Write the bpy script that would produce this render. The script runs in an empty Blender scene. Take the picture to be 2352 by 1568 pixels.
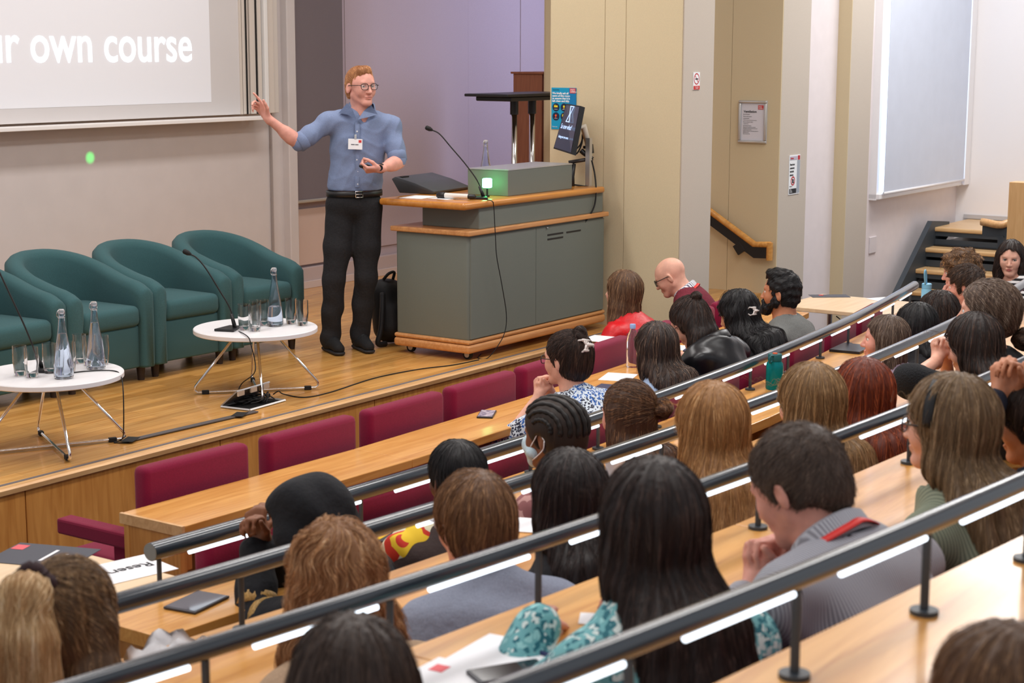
import bpy, bmesh, math, random
import numpy as np
from mathutils import Vector, Matrix, Euler
sc = bpy.context.scene
COL = sc.collection
rnd = random.Random(7)
PI = math.pi

# ------------------------------------------------------------------ camera
FPX, PITCH, YAW, ROLL = 3900.0, math.radians(9.75), math.radians(55.3), math.radians(-0.14)
CAM = np.array([0.0, -6.0758, 1.93])
_f = np.array([math.sin(YAW)*math.cos(PITCH), math.cos(YAW)*math.cos(PITCH), -math.sin(PITCH)])
_r = np.array([math.cos(YAW), -math.sin(YAW), 0.0])
_d = np.cross(_f, _r)
_c, _s = math.cos(ROLL), math.sin(ROLL)
RGT, DWN, FWD = _c*_r + _s*_d, -_s*_r + _c*_d, _f
cam_d = bpy.data.cameras.new('camera')
cam = bpy.data.objects.new('camera', cam_d); COL.objects.link(cam)
cam_d.sensor_width = 36.0; cam_d.lens = FPX/2352*36.0
cam_d.clip_start = 0.05; cam_d.clip_end = 100
mw = Matrix(((RGT[0], -DWN[0], -FWD[0], CAM[0]), (RGT[1], -DWN[1], -FWD[1], CAM[1]), (RGT[2], -DWN[2], -FWD[2], CAM[2]), (0, 0, 0, 1)))
cam.matrix_world = mw
cam_d.dof.use_dof = True; cam_d.dof.focus_distance = 9.8; cam_d.dof.aperture_fstop = 6.3
sc.camera = cam

# ------------------------------------------------------------------ world, light, exposure
w = bpy.data.worlds.new('hall_air'); sc.world = w; w.use_nodes = True
w.node_tree.nodes['Background'].inputs[0].default_value = (0.90, 0.90, 0.93, 1)
w.node_tree.nodes['Background'].inputs[1].default_value = 0.62
vs = sc.view_settings
vs.view_transform = 'Standard'; vs.look = 'None'; vs.gamma = 1; vs.use_curve_mapping = False
vs.exposure = 0.0
sc.cycles.use_denoising = True
sc.cycles.max_bounces = 14; sc.cycles.transmission_bounces = 14; sc.cycles.glossy_bounces = 6; sc.cycles.diffuse_bounces = 4; sc.cycles.transparent_max_bounces = 12
sc.cycles.caustics_reflective = False; sc.cycles.caustics_refractive = False
sc.cycles.sample_clamp_indirect = 4.0

def area(name, loc, rot, sx, sy, power, col=(1, 1, 1)):
    l = bpy.data.lights.new(name, 'AREA'); l.shape = 'RECTANGLE'; l.size = sx; l.size_y = sy
    l.energy = power; l.color = col
    o = bpy.data.objects.new(name, l); COL.objects.link(o); o.location = loc; o.rotation_euler = rot
    return o
CEIL = 4.3
for i, (x, y, sx, sy, pw) in enumerate(((5.0, 0.9, 2.6, 0.5, 66), (8.4, 0.9, 2.6, 0.5, 66), (3.0, -2.2, 3.0, 0.6, 70), (7.0, -2.2, 3.0, 0.6, 80),
                       (11.0, -2.4, 3.0, 0.6, 90), (2.5, -4.6, 3.0, 0.6, 34), (6.5, -4.6, 3.0, 0.6, 60), (14.2, -1.6, 2.2, 1.0, 120))):
    area('ceiling_lamp_light', (x, y, CEIL-0.03), (0, 0, 0), sx, sy, pw, (1.0, 0.975, 0.95))
al = area('alcove_daylight', (14.1, 0.95, 2.6), (0, 0, 0), 0.7, 2.2, 60, (0.58, 0.66, 1.0)); al.rotation_euler = (Vector((12.6, 3.2, 1.9))-al.location).to_track_quat('-Z', 'Y').to_euler()
area('hall_window_light', (14.5, -6.6, 2.6), (math.radians(-88), 0, math.radians(-8)), 5.0, 2.4, 75, (0.86, 0.92, 1.0))

# ------------------------------------------------------------------ pixel rays (authoring aid: real points on real planes)
def ray(px, py):
    return RGT*(px-1176)/FPX + DWN*(py-784)/FPX + FWD
def at(px, py, z=None, Y=None, X=None, d=None):
    r = ray(px, py)
    if z is not None: t = (z-CAM[2])/r[2]
    elif Y is not None: t = (Y-CAM[1])/r[1]
    elif X is not None: t = (X-CAM[0])/r[0]
    else: t = d
    return CAM + r*t

# ------------------------------------------------------------------ materials
def lin(c):
    return c/12.92 if c <= 0.04045 else ((c+0.055)/1.055)**2.4
def rgb(r, g, b):
    return (lin(r/255), lin(g/255), lin(b/255), 1)
_M = {}
def mat(name, col, rough=0.5, metal=0.0, noise=0.0, nscale=30.0, bump=0.0, bscale=200.0, emit=0.0, trans=0.0, ior=1.45, spec=0.5,
        stretch=None, col2=None, coat=0.0, sheen=0.0, detail=3.0, alpha=1.0, bstretch=None, sub=0.0):
    if name in _M: return _M[name]
    m = bpy.data.materials.new(name); m.use_nodes = True
    nt = m.node_tree; N = nt.nodes; L = nt.links; b = N['Principled BSDF']
    b.inputs['Base Color'].default_value = col; b.inputs['Roughness'].default_value = rough
    b.inputs['Metallic'].default_value = metal; b.inputs['IOR'].default_value = ior
    b.inputs['Specular IOR Level'].default_value = spec
    b.inputs['Transmission Weight'].default_value = trans
    b.inputs['Coat Weight'].default_value = coat; b.inputs['Coat Roughness'].default_value = 0.12
    b.inputs['Sheen Weight'].default_value = sheen; b.inputs['Alpha'].default_value = alpha
    if sub: b.inputs['Subsurface Weight'].default_value = sub; b.inputs['Subsurface Radius'].default_value = (0.012, 0.005, 0.003)
    if emit:
        b.inputs['Emission Color'].default_value = col; b.inputs['Emission Strength'].default_value = emit
    if noise or col2 is not None or bump:
        tc = N.new('ShaderNodeTexCoord')
    if noise or col2 is not None:
        mp = N.new('ShaderNodeMapping'); L.new(tc.outputs['Object'], mp.inputs[0])
        mp.inputs['Scale'].default_value = stretch or (1, 1, 1)
        n = N.new('ShaderNodeTexNoise'); n.inputs['Scale'].default_value = nscale; n.inputs['Detail'].default_value = detail
        L.new(mp.outputs[0], n.inputs['Vector'])
        cr = N.new('ShaderNodeValToRGB'); L.new(n.outputs[0], cr.inputs[0])
        c2 = col2 or tuple(min(1, c*(1+noise)) for c in col[:3])+(1,)
        c1 = col if col2 else tuple(c*(1-noise) for c in col[:3])+(1,)
        cr.color_ramp.elements[0].position = 0.32; cr.color_ramp.elements[1].position = 0.68
        cr.color_ramp.elements[0].color = c1; cr.color_ramp.elements[1].color = c2
        L.new(cr.outputs[0], b.inputs['Base Color'])
        if emit: L.new(cr.outputs[0], b.inputs['Emission Color'])
    if bump:
        n2 = N.new('ShaderNodeTexNoise'); n2.inputs['Scale'].default_value = bscale; n2.inputs['Detail'].default_value = 3
        if bstretch:
            mp2 = N.new('ShaderNodeMapping'); mp2.inputs['Scale'].default_value = bstretch
            L.new(tc.outputs['Object'], mp2.inputs[0]); L.new(mp2.outputs[0], n2.inputs['Vector'])
        else: L.new(tc.outputs['Object'], n2.inputs['Vector'])
        bp = N.new('ShaderNodeBump'); bp.inputs['Strength'].default_value = bump; bp.inputs['Distance'].default_value = 0.01
        L.new(n2.outputs[0], bp.inputs['Height']); L.new(bp.outputs[0], b.inputs['Normal'])
    _M[name] = m
    return m
def wood(name, c1, c2, axis='x', scale=1.0, rough=0.32, coat=0.25, planks=None):
    if name in _M: return _M[name]
    m = bpy.data.materials.new(name); m.use_nodes = True
    nt = m.node_tree; N = nt.nodes; L = nt.links; b = N['Principled BSDF']
    tc = N.new('ShaderNodeTexCoord'); mp = N.new('ShaderNodeMapping'); L.new(tc.outputs['Object'], mp.inputs[0])
    s = {'x': (1.2, 14, 14), 'y': (14, 1.2, 14), 'z': (14, 14, 1.2)}[axis]
    mp.inputs['Scale'].default_value = tuple(v*scale for v in s)
    n = N.new('ShaderNodeTexNoise'); n.inputs['Scale'].default_value = 1.6; n.inputs['Detail'].default_value = 6; n.inputs['Distortion'].default_value = 1.2
    L.new(mp.outputs[0], n.inputs['Vector'])
    cr = N.new('ShaderNodeValToRGB'); L.new(n.outputs[0], cr.inputs[0])
    cr.color_ramp.elements[0].position = 0.3; cr.color_ramp.elements[1].position = 0.7
    cr.color_ramp.elements[0].color = c1; cr.color_ramp.elements[1].color = c2
    out = cr.outputs[0]
    if planks:
        br = N.new('ShaderNodeTexBrick'); mp2 = N.new('ShaderNodeMapping'); L.new(tc.outputs['Object'], mp2.inputs[0])
        L.new(mp2.outputs[0], br.inputs['Vector'])
        br.inputs['Color1'].default_value = (0.80, 0.78, 0.74, 1); br.inputs['Color2'].default_value = (1.12, 1.1, 1.06, 1)
        br.inputs['Mortar'].default_value = (0.62, 0.55, 0.5, 1); br.inputs['Scale'].default_value = 1
        br.inputs['Mortar Size'].default_value = 0.0012; br.inputs['Brick Width'].default_value = planks[0]; br.inputs['Row Height'].default_value = planks[1]
        mx = N.new('ShaderNodeMix'); mx.data_type = 'RGBA'; mx.blend_type = 'MULTIPLY'; mx.inputs[0].default_value = 1
        L.new(out, mx.inputs[6]); L.new(br.outputs[0], mx.inputs[7]); out = mx.outputs[2]
    L.new(out, b.inputs['Base Color'])
    b.inputs['Roughness'].default_value = rough; b.inputs['Coat Weight'].default_value = coat; b.inputs['Coat Roughness'].default_value = 0.1
    bp = N.new('ShaderNodeBump'); bp.inputs['Strength'].default_value = 0.06; bp.inputs['Distance'].default_value = 0.004
    L.new(n.outputs[0], bp.inputs['Height']); L.new(bp.outputs[0], b.inputs['Normal'])
    _M[name] = m
    return m

# ------------------------------------------------------------------ object helpers
def tag(o, label=None, cat=None, group=None, kind=None):
    if label: o['label'] = label
    if cat: o['category'] = cat
    if group: o['group'] = group
    if kind: o['kind'] = kind
    return o
def empty(name, loc, rz=0.0, label=None, cat=None, group=None):
    o = bpy.data.objects.new(name, None); COL.objects.link(o)
    o.location = tuple(float(v) for v in loc); o.rotation_euler = (0, 0, rz); o.empty_display_size = 0.1
    return tag(o, label, cat, group)
def link(name, me, m, parent=None, loc=None, smooth=False):
    o = bpy.data.objects.new(name, me); COL.objects.link(o)
    if m is not None:
        for q in (m if isinstance(m, (list, tuple)) else [m]): me.materials.append(q)
    if parent is not None: o.parent = parent
    if loc is not None: o.location = loc
    if smooth and len(me.polygons):
        me.polygons.foreach_set('use_smooth', np.ones(len(me.polygons), dtype=bool))
    return o
class MB:
    """collects shapes into one bmesh"""
    def __init__(s): s.bm = bmesh.new(); s.fix = False
    def box(s, c, size, bev=0.0, rot=None, seg=2):
        r = bmesh.ops.create_cube(s.bm, size=1.0); vs_ = r['verts']
        bmesh.ops.scale(s.bm, vec=size, verts=vs_)
        if bev:
            ed = list({e for v in vs_ for e in v.link_edges})
            rr = bmesh.ops.bevel(s.bm, geom=ed, offset=bev, segments=seg, affect='EDGES', profile=0.5)
            vs_ = list({v for f in rr['faces'] for v in f.verts} | {v for v in vs_ if v.is_valid})
        if rot is not None: bmesh.ops.rotate(s.bm, cent=(0, 0, 0), matrix=rot if isinstance(rot, Matrix) else Euler(rot).to_matrix(), verts=vs_)
        bmesh.ops.translate(s.bm, vec=c, verts=vs_)
        return s
    def prism(s, poly, z0, z1, bev=0.0, seg=2):
        b = [s.bm.verts.new((p[0], p[1], z0)) for p in poly]; t = [s.bm.verts.new((p[0], p[1], z1)) for p in poly]
        n = len(poly); fs = [s.bm.faces.new(b[::-1]), s.bm.faces.new(t)]
        for i in range(n): fs.append(s.bm.faces.new((b[i], b[(i+1) % n], t[(i+1) % n], t[i])))
        bmesh.ops.recalc_face_normals(s.bm, faces=fs)
        if bev:
            ed = list({e for f in fs for e in f.edges})
            bmesh.ops.bevel(s.bm, geom=ed, offset=bev, segments=seg, affect='EDGES', profile=0.5)
        return s
    def tube(s, pts, r, n=10, cap=True):
        pts = [np.array(p, float) for p in pts]; R = r if isinstance(r, (list, tuple, np.ndarray)) else [r]*len(pts)
        rings = []; up = None
        for i, p in enumerate(pts):
            t = (pts[min(i+1, len(pts)-1)] - pts[max(i-1, 0)]); t = t/(np.linalg.norm(t)+1e-12)
            if up is None:
                up = np.array([0, 0, 1.0]) if abs(t[2]) < 0.9 else np.array([1.0, 0, 0])
            u = up - t*np.dot(up, t); u /= np.linalg.norm(u)+1e-12; v = np.cross(t, u); up = u
            rings.append([s.bm.verts.new(p + R[i]*(u*math.cos(a)+v*math.sin(a))) for a in [2*PI*k/n for k in range(n)]])
        for a, b in zip(rings, rings[1:]):
            for k in range(n): s.bm.faces.new((a[k], a[(k+1) % n], b[(k+1) % n], b[k]))
        if cap:
            s.bm.faces.new(rings[0][::-1]); s.bm.faces.new(rings[-1])
        return s
    def lathe(s, prof, n=24, c=(0, 0, 0), cap0=True, cap1=True):
        s.fix = True
        rings = [[s.bm.verts.new((c[0]+r*math.cos(2*PI*k/n), c[1]+r*math.sin(2*PI*k/n), c[2]+z)) for k in range(n)] for r, z in prof]
        for a, b in zip(rings, rings[1:]):
            for k in range(n): s.bm.faces.new((a[k], a[(k+1) % n], b[(k+1) % n], b[k]))
        if cap0: s.bm.faces.new(rings[0][::-1])
        if cap1: s.bm.faces.new(rings[-1])
        return s
    def quad(s, pts):
        s.bm.faces.new([s.bm.verts.new(tuple(p)) for p in pts]); return s
    def sphere(s, c, r, n=16, sc_=(1, 1, 1)):
        x = bmesh.ops.create_uvsphere(s.bm, u_segments=n, v_segments=n//2+2, radius=r)['verts']
        bmesh.ops.scale(s.bm, vec=sc_, verts=x); bmesh.ops.translate(s.bm, vec=c, verts=x); return s
    def build(s, name, m, parent=None, smooth=False, loc=None, auto=None):
        me = bpy.data.meshes.new(name)
        if s.fix: bmesh.ops.recalc_face_normals(s.bm, faces=s.bm.faces[:])
        s.bm.normal_update(); s.bm.to_mesh(me); s.bm.free()
        o = link(name, me, m, parent, loc, smooth or auto is not None)
        if auto is not None:
            try: me.set_sharp_from_angle(angle=math.radians(auto))
            except Exception: pass
        return o
def struct(name, mb, m, parent=None, **k):
    o = mb.build(name, m, parent, **k)
    if parent is None: o['kind'] = 'structure'
    return o
def copy_tree(o, parent=None):
    c = o.copy(); COL.objects.link(c)
    if parent is not None: c.parent = parent
    for ch in list(o.children): copy_tree(ch, c)
    return c
def bez(pts, n=24):
    """Catmull-Rom through points"""
    P = [np.array(p, float) for p in pts]; P = [2*P[0]-P[1]] + P + [2*P[-1]-P[-2]]; out = []
    seg = len(P)-3
    for i in range(seg):
        for k in range(max(2, n//seg)):
            t = k/max(2, n//seg); a, b, c, d = P[i:i+4]
            out.append(0.5*((2*b)+(-a+c)*t+(2*a-5*b+4*c-d)*t*t+(-a+3*b-3*c+d)*t**3))
    out.append(P[-2]); return out
def text(name, body, size, m, parent, loc, rot, align='LEFT', bold=0.0, extrude=0.0004, sx=1.0):
    cu = bpy.data.curves.new(name, 'FONT'); cu.body = body; cu.size = size; cu.align_x = align; cu.extrude = extrude; cu.offset = bold
    cu.resolution_u = 4; cu.materials.append(m)
    t = bpy.data.objects.new(name, cu); COL.objects.link(t)
    me = bpy.data.meshes.new_from_object(t.evaluated_get(bpy.context.evaluated_depsgraph_get()))
    bpy.data.objects.remove(t); me.name = name
    if not len(me.materials): me.materials.append(m)
    o = bpy.data.objects.new(name, me); COL.objects.link(o); o.parent = parent; o.location = loc; o.rotation_euler = rot; o.scale = (sx, 1, 1)
    return o
# ------------------------------------------------------------------ smooth-surface engine for bodies, clothes and hair
def V3(*a): return np.array(a, dtype=float)
def nrm(v): v = np.asarray(v, float); return v/(np.linalg.norm(v)+1e-12)
def rotm(rx=0, ry=0, rz=0): return np.array(Euler((rx, ry, rz), 'XYZ').to_matrix())
class Sdf:
    def __init__(s): s.p = []; s.cuts = []
    def rc(s, a, b, ra, rb, k=0.02, sub=False): s.p.append(('rc', np.asarray(a, float), np.asarray(b, float), ra, rb, k, sub)); return s
    def el(s, c, r, k=0.02, R=None, sub=False): s.p.append(('el', np.asarray(c, float), np.asarray(r, float), R, None, k, sub)); return s
    def chain(s, pts, rad, k=0.02):
        for i in range(len(pts)-1): s.rc(pts[i], pts[i+1], rad[i], rad[i+1], k)
        return s
    def cut(s, c, n): s.cuts.append((np.asarray(c, float), nrm(n))); return s     # keeps the side away from n
    def bounds(s):
        lo = np.full(3, 9.0); hi = np.full(3, -9.0)
        for t, a, b, ra, rb, k, sub in s.p:
            if sub: continue
            if t == 'rc':
                m = max(ra, rb); lo = np.minimum(lo, np.minimum(a, b)-m); hi = np.maximum(hi, np.maximum(a, b)+m)
            else:
                m = b if ra is None else np.full(3, b.max()); lo = np.minimum(lo, a-m); hi = np.maximum(hi, a+m)
        return lo, hi
    def field(s, xs, ys, zs, inflate=0.0, warp=None):
        A = (xs, ys, zs); d = np.full((len(xs), len(ys), len(zs)), 0.3, np.float32)
        st = max(np.diff(xs).max(), np.diff(ys).max(), np.diff(zs).max())
        for t, a, b, ra, rb, k, sub in s.p:
            mg = k + 2.2*st + inflate
            if t == 'rc':
                m = max(ra, rb)+mg; lo = np.minimum(a, b)-m; hi = np.maximum(a, b)+m
            else:
                m = (b if ra is None else np.full(3, b.max()))+mg; lo = a-m; hi = a+m
            sl = []
            for q in range(3):
                i0 = int(np.searchsorted(A[q], lo[q])); i1 = int(np.searchsorted(A[q], hi[q])); sl.append(slice(i0, i1))
            if any(q.start >= q.stop for q in sl): continue
            X = xs[sl[0]][:, None, None].astype(np.float32); Y = ys[sl[1]][None, :, None].astype(np.float32); Z = zs[sl[2]][None, None, :].astype(np.float32)
            if t == 'rc':
                ba = b-a; L2 = float(ba@ba)+1e-12
                h = np.clip(((X-a[0])*ba[0]+(Y-a[1])*ba[1]+(Z-a[2])*ba[2])/L2, 0, 1)
                dd = np.sqrt((X-a[0]-h*ba[0])**2+(Y-a[1]-h*ba[1])**2+(Z-a[2]-h*ba[2])**2)-(ra+(rb-ra)*h)
            else:
                x, y, z = X-a[0], Y-a[1], Z-a[2]
                if ra is not None:
                    R = ra; x, y, z = R[0, 0]*x+R[1, 0]*y+R[2, 0]*z, R[0, 1]*x+R[1, 1]*y+R[2, 1]*z, R[0, 2]*x+R[1, 2]*y+R[2, 2]*z
                k0 = np.sqrt((x/b[0])**2+(y/b[1])**2+(z/b[2])**2); k1 = np.sqrt((x/b[0]**2)**2+(y/b[1]**2)**2+(z/b[2]**2)**2)
                dd = k0*(k0-1)/(k1+1e-9)
            D = d[sl[0], sl[1], sl[2]]
            if sub:
                hh = np.maximum(k-np.abs(D+dd), 0)/max(k, 1e-6); D[...] = np.maximum(D, -dd)+hh*hh*k*0.25
            else:
                hh = np.maximum(k-np.abs(D-dd), 0)/max(k, 1e-6); D[...] = np.minimum(D, dd)-hh*hh*k*0.25
        d -= inflate
        X = xs[:, None, None]; Y = ys[None, :, None]; Z = zs[None, None, :]
        if warp is not None:
            near = np.abs(d) < 0.03
            ii = np.nonzero(near); d[ii] += warp(xs[ii[0]], ys[ii[1]], zs[ii[2]]).astype(np.float32)
        for c, n in s.cuts:
            d = np.maximum(d, ((X-c[0])*n[0]+(Y-c[1])*n[1]+(Z-c[2])*n[2]).astype(np.float32))
        return d
_EO = np.array([(0, 0, 0), (1, 0, 0), (0, 1, 0), (1, 1, 0), (0, 0, 1), (1, 0, 1), (0, 1, 1), (1, 1, 1)])
_ED = [(0, 1), (2, 3), (4, 5), (6, 7), (0, 2), (1, 3), (4, 6), (5, 7), (0, 4), (1, 5), (2, 6), (3, 7)]
def surface_net(d, xs, ys, zs):
    s = d < 0
    c = np.zeros(tuple(n-1 for n in d.shape), np.uint8)
    for o in _EO: c += s[o[0]:d.shape[0]-1+o[0], o[1]:d.shape[1]-1+o[1], o[2]:d.shape[2]-1+o[2]]
    act = (c > 0) & (c < 8); I = np.array(np.nonzero(act)).T
    idx = np.full(act.shape, -1, np.int64); idx[act] = np.arange(len(I))
    val = np.stack([d[I[:, 0]+o[0], I[:, 1]+o[1], I[:, 2]+o[2]] for o in _EO], 1).astype(float)
    P = np.zeros((len(I), 3)); W = np.zeros(len(I))
    for a, b in _ED:
        va, vb = val[:, a], val[:, b]; m = (va < 0) != (vb < 0)
        t = np.where(m, va/(va-vb+1e-20), 0)
        off = _EO[a][None, :]+t[:, None]*(_EO[b]-_EO[a])[None, :]
        P += off*m[:, None]; W += m
    P /= W[:, None]
    out = np.empty_like(P)
    for q, ax in enumerate((xs, ys, zs)):
        out[:, q] = ax[I[:, q]] + P[:, q]*(ax[I[:, q]+1]-ax[I[:, q]])
    F = []
    for ax in range(3):
        a, b = (ax+1) % 3, (ax+2) % 3
        sl0 = [slice(None)]*3; sl1 = [slice(None)]*3; sl0[ax] = slice(0, -1); sl1[ax] = slice(1, None)
        s0, s1 = s[tuple(sl0)], s[tuple(sl1)]
        e = np.array(np.nonzero(s0 != s1)).T
        e = e[(e[:, a] > 0) & (e[:, b] > 0) & (e[:, a] < d.shape[a]-1) & (e[:, b] < d.shape[b]-1)]
        if not len(e): continue
        sg = s[e[:, 0], e[:, 1], e[:, 2]]
        def cell(da, db):
            q = e.copy(); q[:, a] -= da; q[:, b] -= db; return idx[q[:, 0], q[:, 1], q[:, 2]]
        q = np.stack([cell(1, 1), cell(0, 1), cell(0, 0), cell(1, 0)], 1)
        q[~sg] = q[~sg][:, ::-1]; F.append(q)
    F = np.concatenate(F); F = F[(F >= 0).all(1)]
    return out, F
def mesh_np(name, V, F, smooth=True):
    me = bpy.data.meshes.new(name); n, m = len(V), len(F)
    me.vertices.add(n); me.vertices.foreach_set('co', np.ascontiguousarray(V, np.float32).ravel())
    k = F.shape[1]
    me.loops.add(m*k); me.loops.foreach_set('vertex_index', np.ascontiguousarray(F, np.int32).ravel())
    me.polygons.add(m); me.polygons.foreach_set('loop_start', np.arange(0, m*k, k, dtype=np.int32))
    if smooth: me.polygons.foreach_set('use_smooth', np.ones(m, dtype=bool))
    me.update(calc_edges=True)
    return me
def axis_var(lo, hi, step, fine=None):
    """axis with finer spacing inside the given (lo, hi, step) zones"""
    out = [lo]; z = fine or []
    while out[-1] < hi:
        x = out[-1]; h = step
        for a, b, f in z:
            if a-f*2 <= x <= b: h = min(h, f)
            elif x < a: h = min(h, max(f, a-f*2-x+1e-6)) if x+h > a else h
        out.append(x+h)
    return np.array(out)
def sdf_mesh(sd, step=0.008, fx=None, fy=None, fz=None, inflate=0.0, warp=None, relax=1):
    lo, hi = sd.bounds(); lo = lo-inflate-3*step-0.01; hi = hi+inflate+3*step+0.01
    xs, ys, zs = (axis_var(lo[q], hi[q], step, f) for q, f in enumerate((fx, fy, fz)))
    d = sd.field(xs, ys, zs, inflate, warp)
    V, F = surface_net(d, xs, ys, zs)
    for _ in range(relax):
        S = np.zeros_like(V); C = np.zeros(len(V))
        for a, b in ((0, 1), (1, 2), (2, 3), (3, 0)):
            np.add.at(S, F[:, a], V[F[:, b]]) if False else None
            S += np.stack([np.bincount(F[:, a], V[F[:, b], q], len(V)) for q in range(3)], 1)
            S += np.stack([np.bincount(F[:, b], V[F[:, a], q], len(V)) for q in range(3)], 1)
            C += np.bincount(F[:, a], minlength=len(V))+np.bincount(F[:, b], minlength=len(V))
        V = 0.5*V+0.5*S/np.maximum(C, 1)[:, None]
    return V, F, (d, xs, ys, zs)
def tri_sample(g, P):
    d, xs, ys, zs = g; I = []; T = []
    for q, ax in enumerate((xs, ys, zs)):
        i = np.clip(np.searchsorted(ax, P[:, q])-1, 0, len(ax)-2); t = (P[:, q]-ax[i])/(ax[i+1]-ax[i]); I.append(i); T.append(np.clip(t, 0, 1))
    r = 0
    for o in _EO:
        wgt = 1
        for q in range(3): wgt = wgt*(T[q] if o[q] else 1-T[q])
        r = r+wgt*d[I[0]+o[0], I[1]+o[1], I[2]+o[2]]
    return r
def grad(g, P, h=0.006):
    G = np.stack([tri_sample(g, P+h*e)-tri_sample(g, P-h*e) for e in np.eye(3)], 1)
    return G/(np.linalg.norm(G, axis=1, keepdims=True)+1e-9)
def strands(name, V, g, flow, n, m, parent, rng, length=0.12, steps=9, rad=0.0006, lift=0.0025, jit=0.35, mask=None, taper=True):
    """hair strands laid along the hair volume: real curves, one object"""
    P = V[rng.integers(0, len(V), n)]
    if mask is not None: P = P[mask(P)]
    n = len(P); L = length*(0.6+0.8*rng.random(n))/(steps-1)
    lf = lift*(rng.random(n)**1.5)*2
    out = np.empty((n, steps, 3)); jv = rng.normal(size=(n, 3))*jit
    for k in range(steps):
        N_ = grad(g, P); dd = tri_sample(g, P); P = P-N_*(dd-lf*(0.3+0.7*(k/(steps-1))))[:, None]
        out[:, k] = P
        F_ = flow(P)+jv*(0.25+0.75*k/steps); F_ = F_-N_*np.sum(F_*N_, 1, keepdims=True)
        P = P+F_/(np.linalg.norm(F_, axis=1, keepdims=True)+1e-9)*L[:, None]
    hc = bpy.data.hair_curves.new(name); hc.add_curves([steps]*n)
    hc.attributes['position'].data.foreach_set('vector', out.astype(np.float32).ravel())
    r = hc.attributes.get('radius') or hc.attributes.new('radius', 'FLOAT', 'POINT')
    tp = np.linspace(1, 0.35, steps) if taper else np.ones(steps)
    r.data.foreach_set('value', np.tile(tp*rad, n).astype(np.float32))
    hc.materials.append(m)
    o = bpy.data.objects.new(name, hc); COL.objects.link(o); o.parent = parent; o['kind'] = 'stuff'
    return o
def hair_mat(name, c1, c2, c3=None, rough=0.5, glow=0.35):
    """mesh: stretched streaks; strands: one tone per strand"""
    if name in _M: return _M[name]
    m = bpy.data.materials.new(name); m.use_nodes = True; nt = m.node_tree; N = nt.nodes; L = nt.links; b = N['Principled BSDF']
    tc = N.new('ShaderNodeTexCoord'); mp = N.new('ShaderNodeMapping'); mp.inputs['Scale'].default_value = (55, 55, 5); L.new(tc.outputs['Object'], mp.inputs[0])
    n = N.new('ShaderNodeTexNoise'); n.inputs['Scale'].default_value = 1.6; n.inputs['Detail'].default_value = 3; L.new(mp.outputs[0], n.inputs['Vector'])
    hi = N.new('ShaderNodeHairInfo'); ad = N.new('ShaderNodeMath'); ad.operation = 'MULTIPLY_ADD'
    sb = N.new('ShaderNodeMath'); sb.operation = 'SUBTRACT'; L.new(hi.outputs['Random'], sb.inputs[0]); sb.inputs[1].default_value = 0.5
    L.new(sb.outputs[0], ad.inputs[0]); ad.inputs[1].default_value = 0.55; L.new(n.outputs[0], ad.inputs[2])
    cr = N.new('ShaderNodeValToRGB'); L.new(ad.outputs[0], cr.inputs[0])
    cr.color_ramp.elements[0].position = 0.28; cr.color_ramp.elements[1].position = 0.74
    cr.color_ramp.elements[0].color = c1; cr.color_ramp.elements[1].color = c2
    if c3:
        e = cr.color_ramp.elements.new(0.88); e.color = c3
    L.new(cr.outputs[0], b.inputs['Base Color']); b.inputs['Roughness'].default_value = rough; b.inputs['Specular IOR Level'].default_value = glow
    _M[name] = m; return m

# ------------------------------------------------------------------ hands
def hand(sd, W, d, n, side, curls=((20, 25, 15),)*4, thumb=0.0, s=1.0, k=0.004, spread=0.0):
    """W wrist, d wrist to knuckles, n out of the palm, side +1 right / -1 left"""
    d = nrm(d); n = nrm(n-d*np.dot(n, d)); u = side*np.cross(d, n); W = np.asarray(W, float)
    kn = [W+d*s*a+u*s*b for a, b in ((0.088, 0.027), (0.092, 0.009), (0.087, -0.010), (0.079, -0.027))]
    ln = ((0.042, 0.026, 0.021), (0.046, 0.029, 0.022), (0.043, 0.027, 0.021), (0.034, 0.020, 0.018))
    sd.rc(W-d*0.02*s, W+d*0.02*s, 0.024*s, 0.022*s, 0.012)
    for i, q in enumerate(kn):
        b0 = W+d*0.012*s+u*s*(0.014-0.009*i); sd.rc(b0, q, 0.0135*s, 0.0108*s, 0.010)
        p = q; ang = 0; sp = math.radians(spread*(1.5-i))
        dd0 = nrm(d*math.cos(sp)+u*math.sin(sp))
        r = (0.0092, 0.0094, 0.009, 0.008)[i]*s
        for j in range(3):
            ang += math.radians(curls[i % len(curls)][j]); dk = dd0*math.cos(ang)+n*math.sin(ang)
            q2 = p+dk*ln[i][j]*s; r2 = r*0.9; sd.rc(p, q2, r, r2, k); p = q2; r = r2
    b0 = W+d*0.022*s+u*0.018*s+n*0.004*s
    t1 = nrm(d*0.72+u*(0.70-0.5*thumb)+n*(0.30+0.7*thumb)); t2 = nrm(d*(0.85)+u*(0.30-0.7*thumb)+n*(0.25+0.8*thumb))
    p1 = b0+t1*0.046*s; p2 = p1+t2*0.032*s; p3 = p2+nrm(t2+d*0.3)*0.026*s
    sd.rc(W+d*0.015*s, b0, 0.016*s, 0.015*s, 0.01); sd.rc(b0, p1, 0.015*s, 0.0112*s, 0.008); sd.rc(p1, p2, 0.0112*s, 0.010*s, k); sd.rc(p2, p3, 0.010*s, 0.0085*s, k)
    return kn
def ik(S, W, l1, l2, pole):
    v = W-S; D = np.linalg.norm(v); D = min(D, (l1+l2)*0.998); t = nrm(v)
    a = math.acos(max(-1, min(1, (l1*l1+D*D-l2*l2)/(2*l1*D)))); p = nrm(pole-t*np.dot(pole, t))
    E = S+t*l1*math.cos(a)+p*l1*math.sin(a); return E, E+nrm(W-E)*l2

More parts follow.
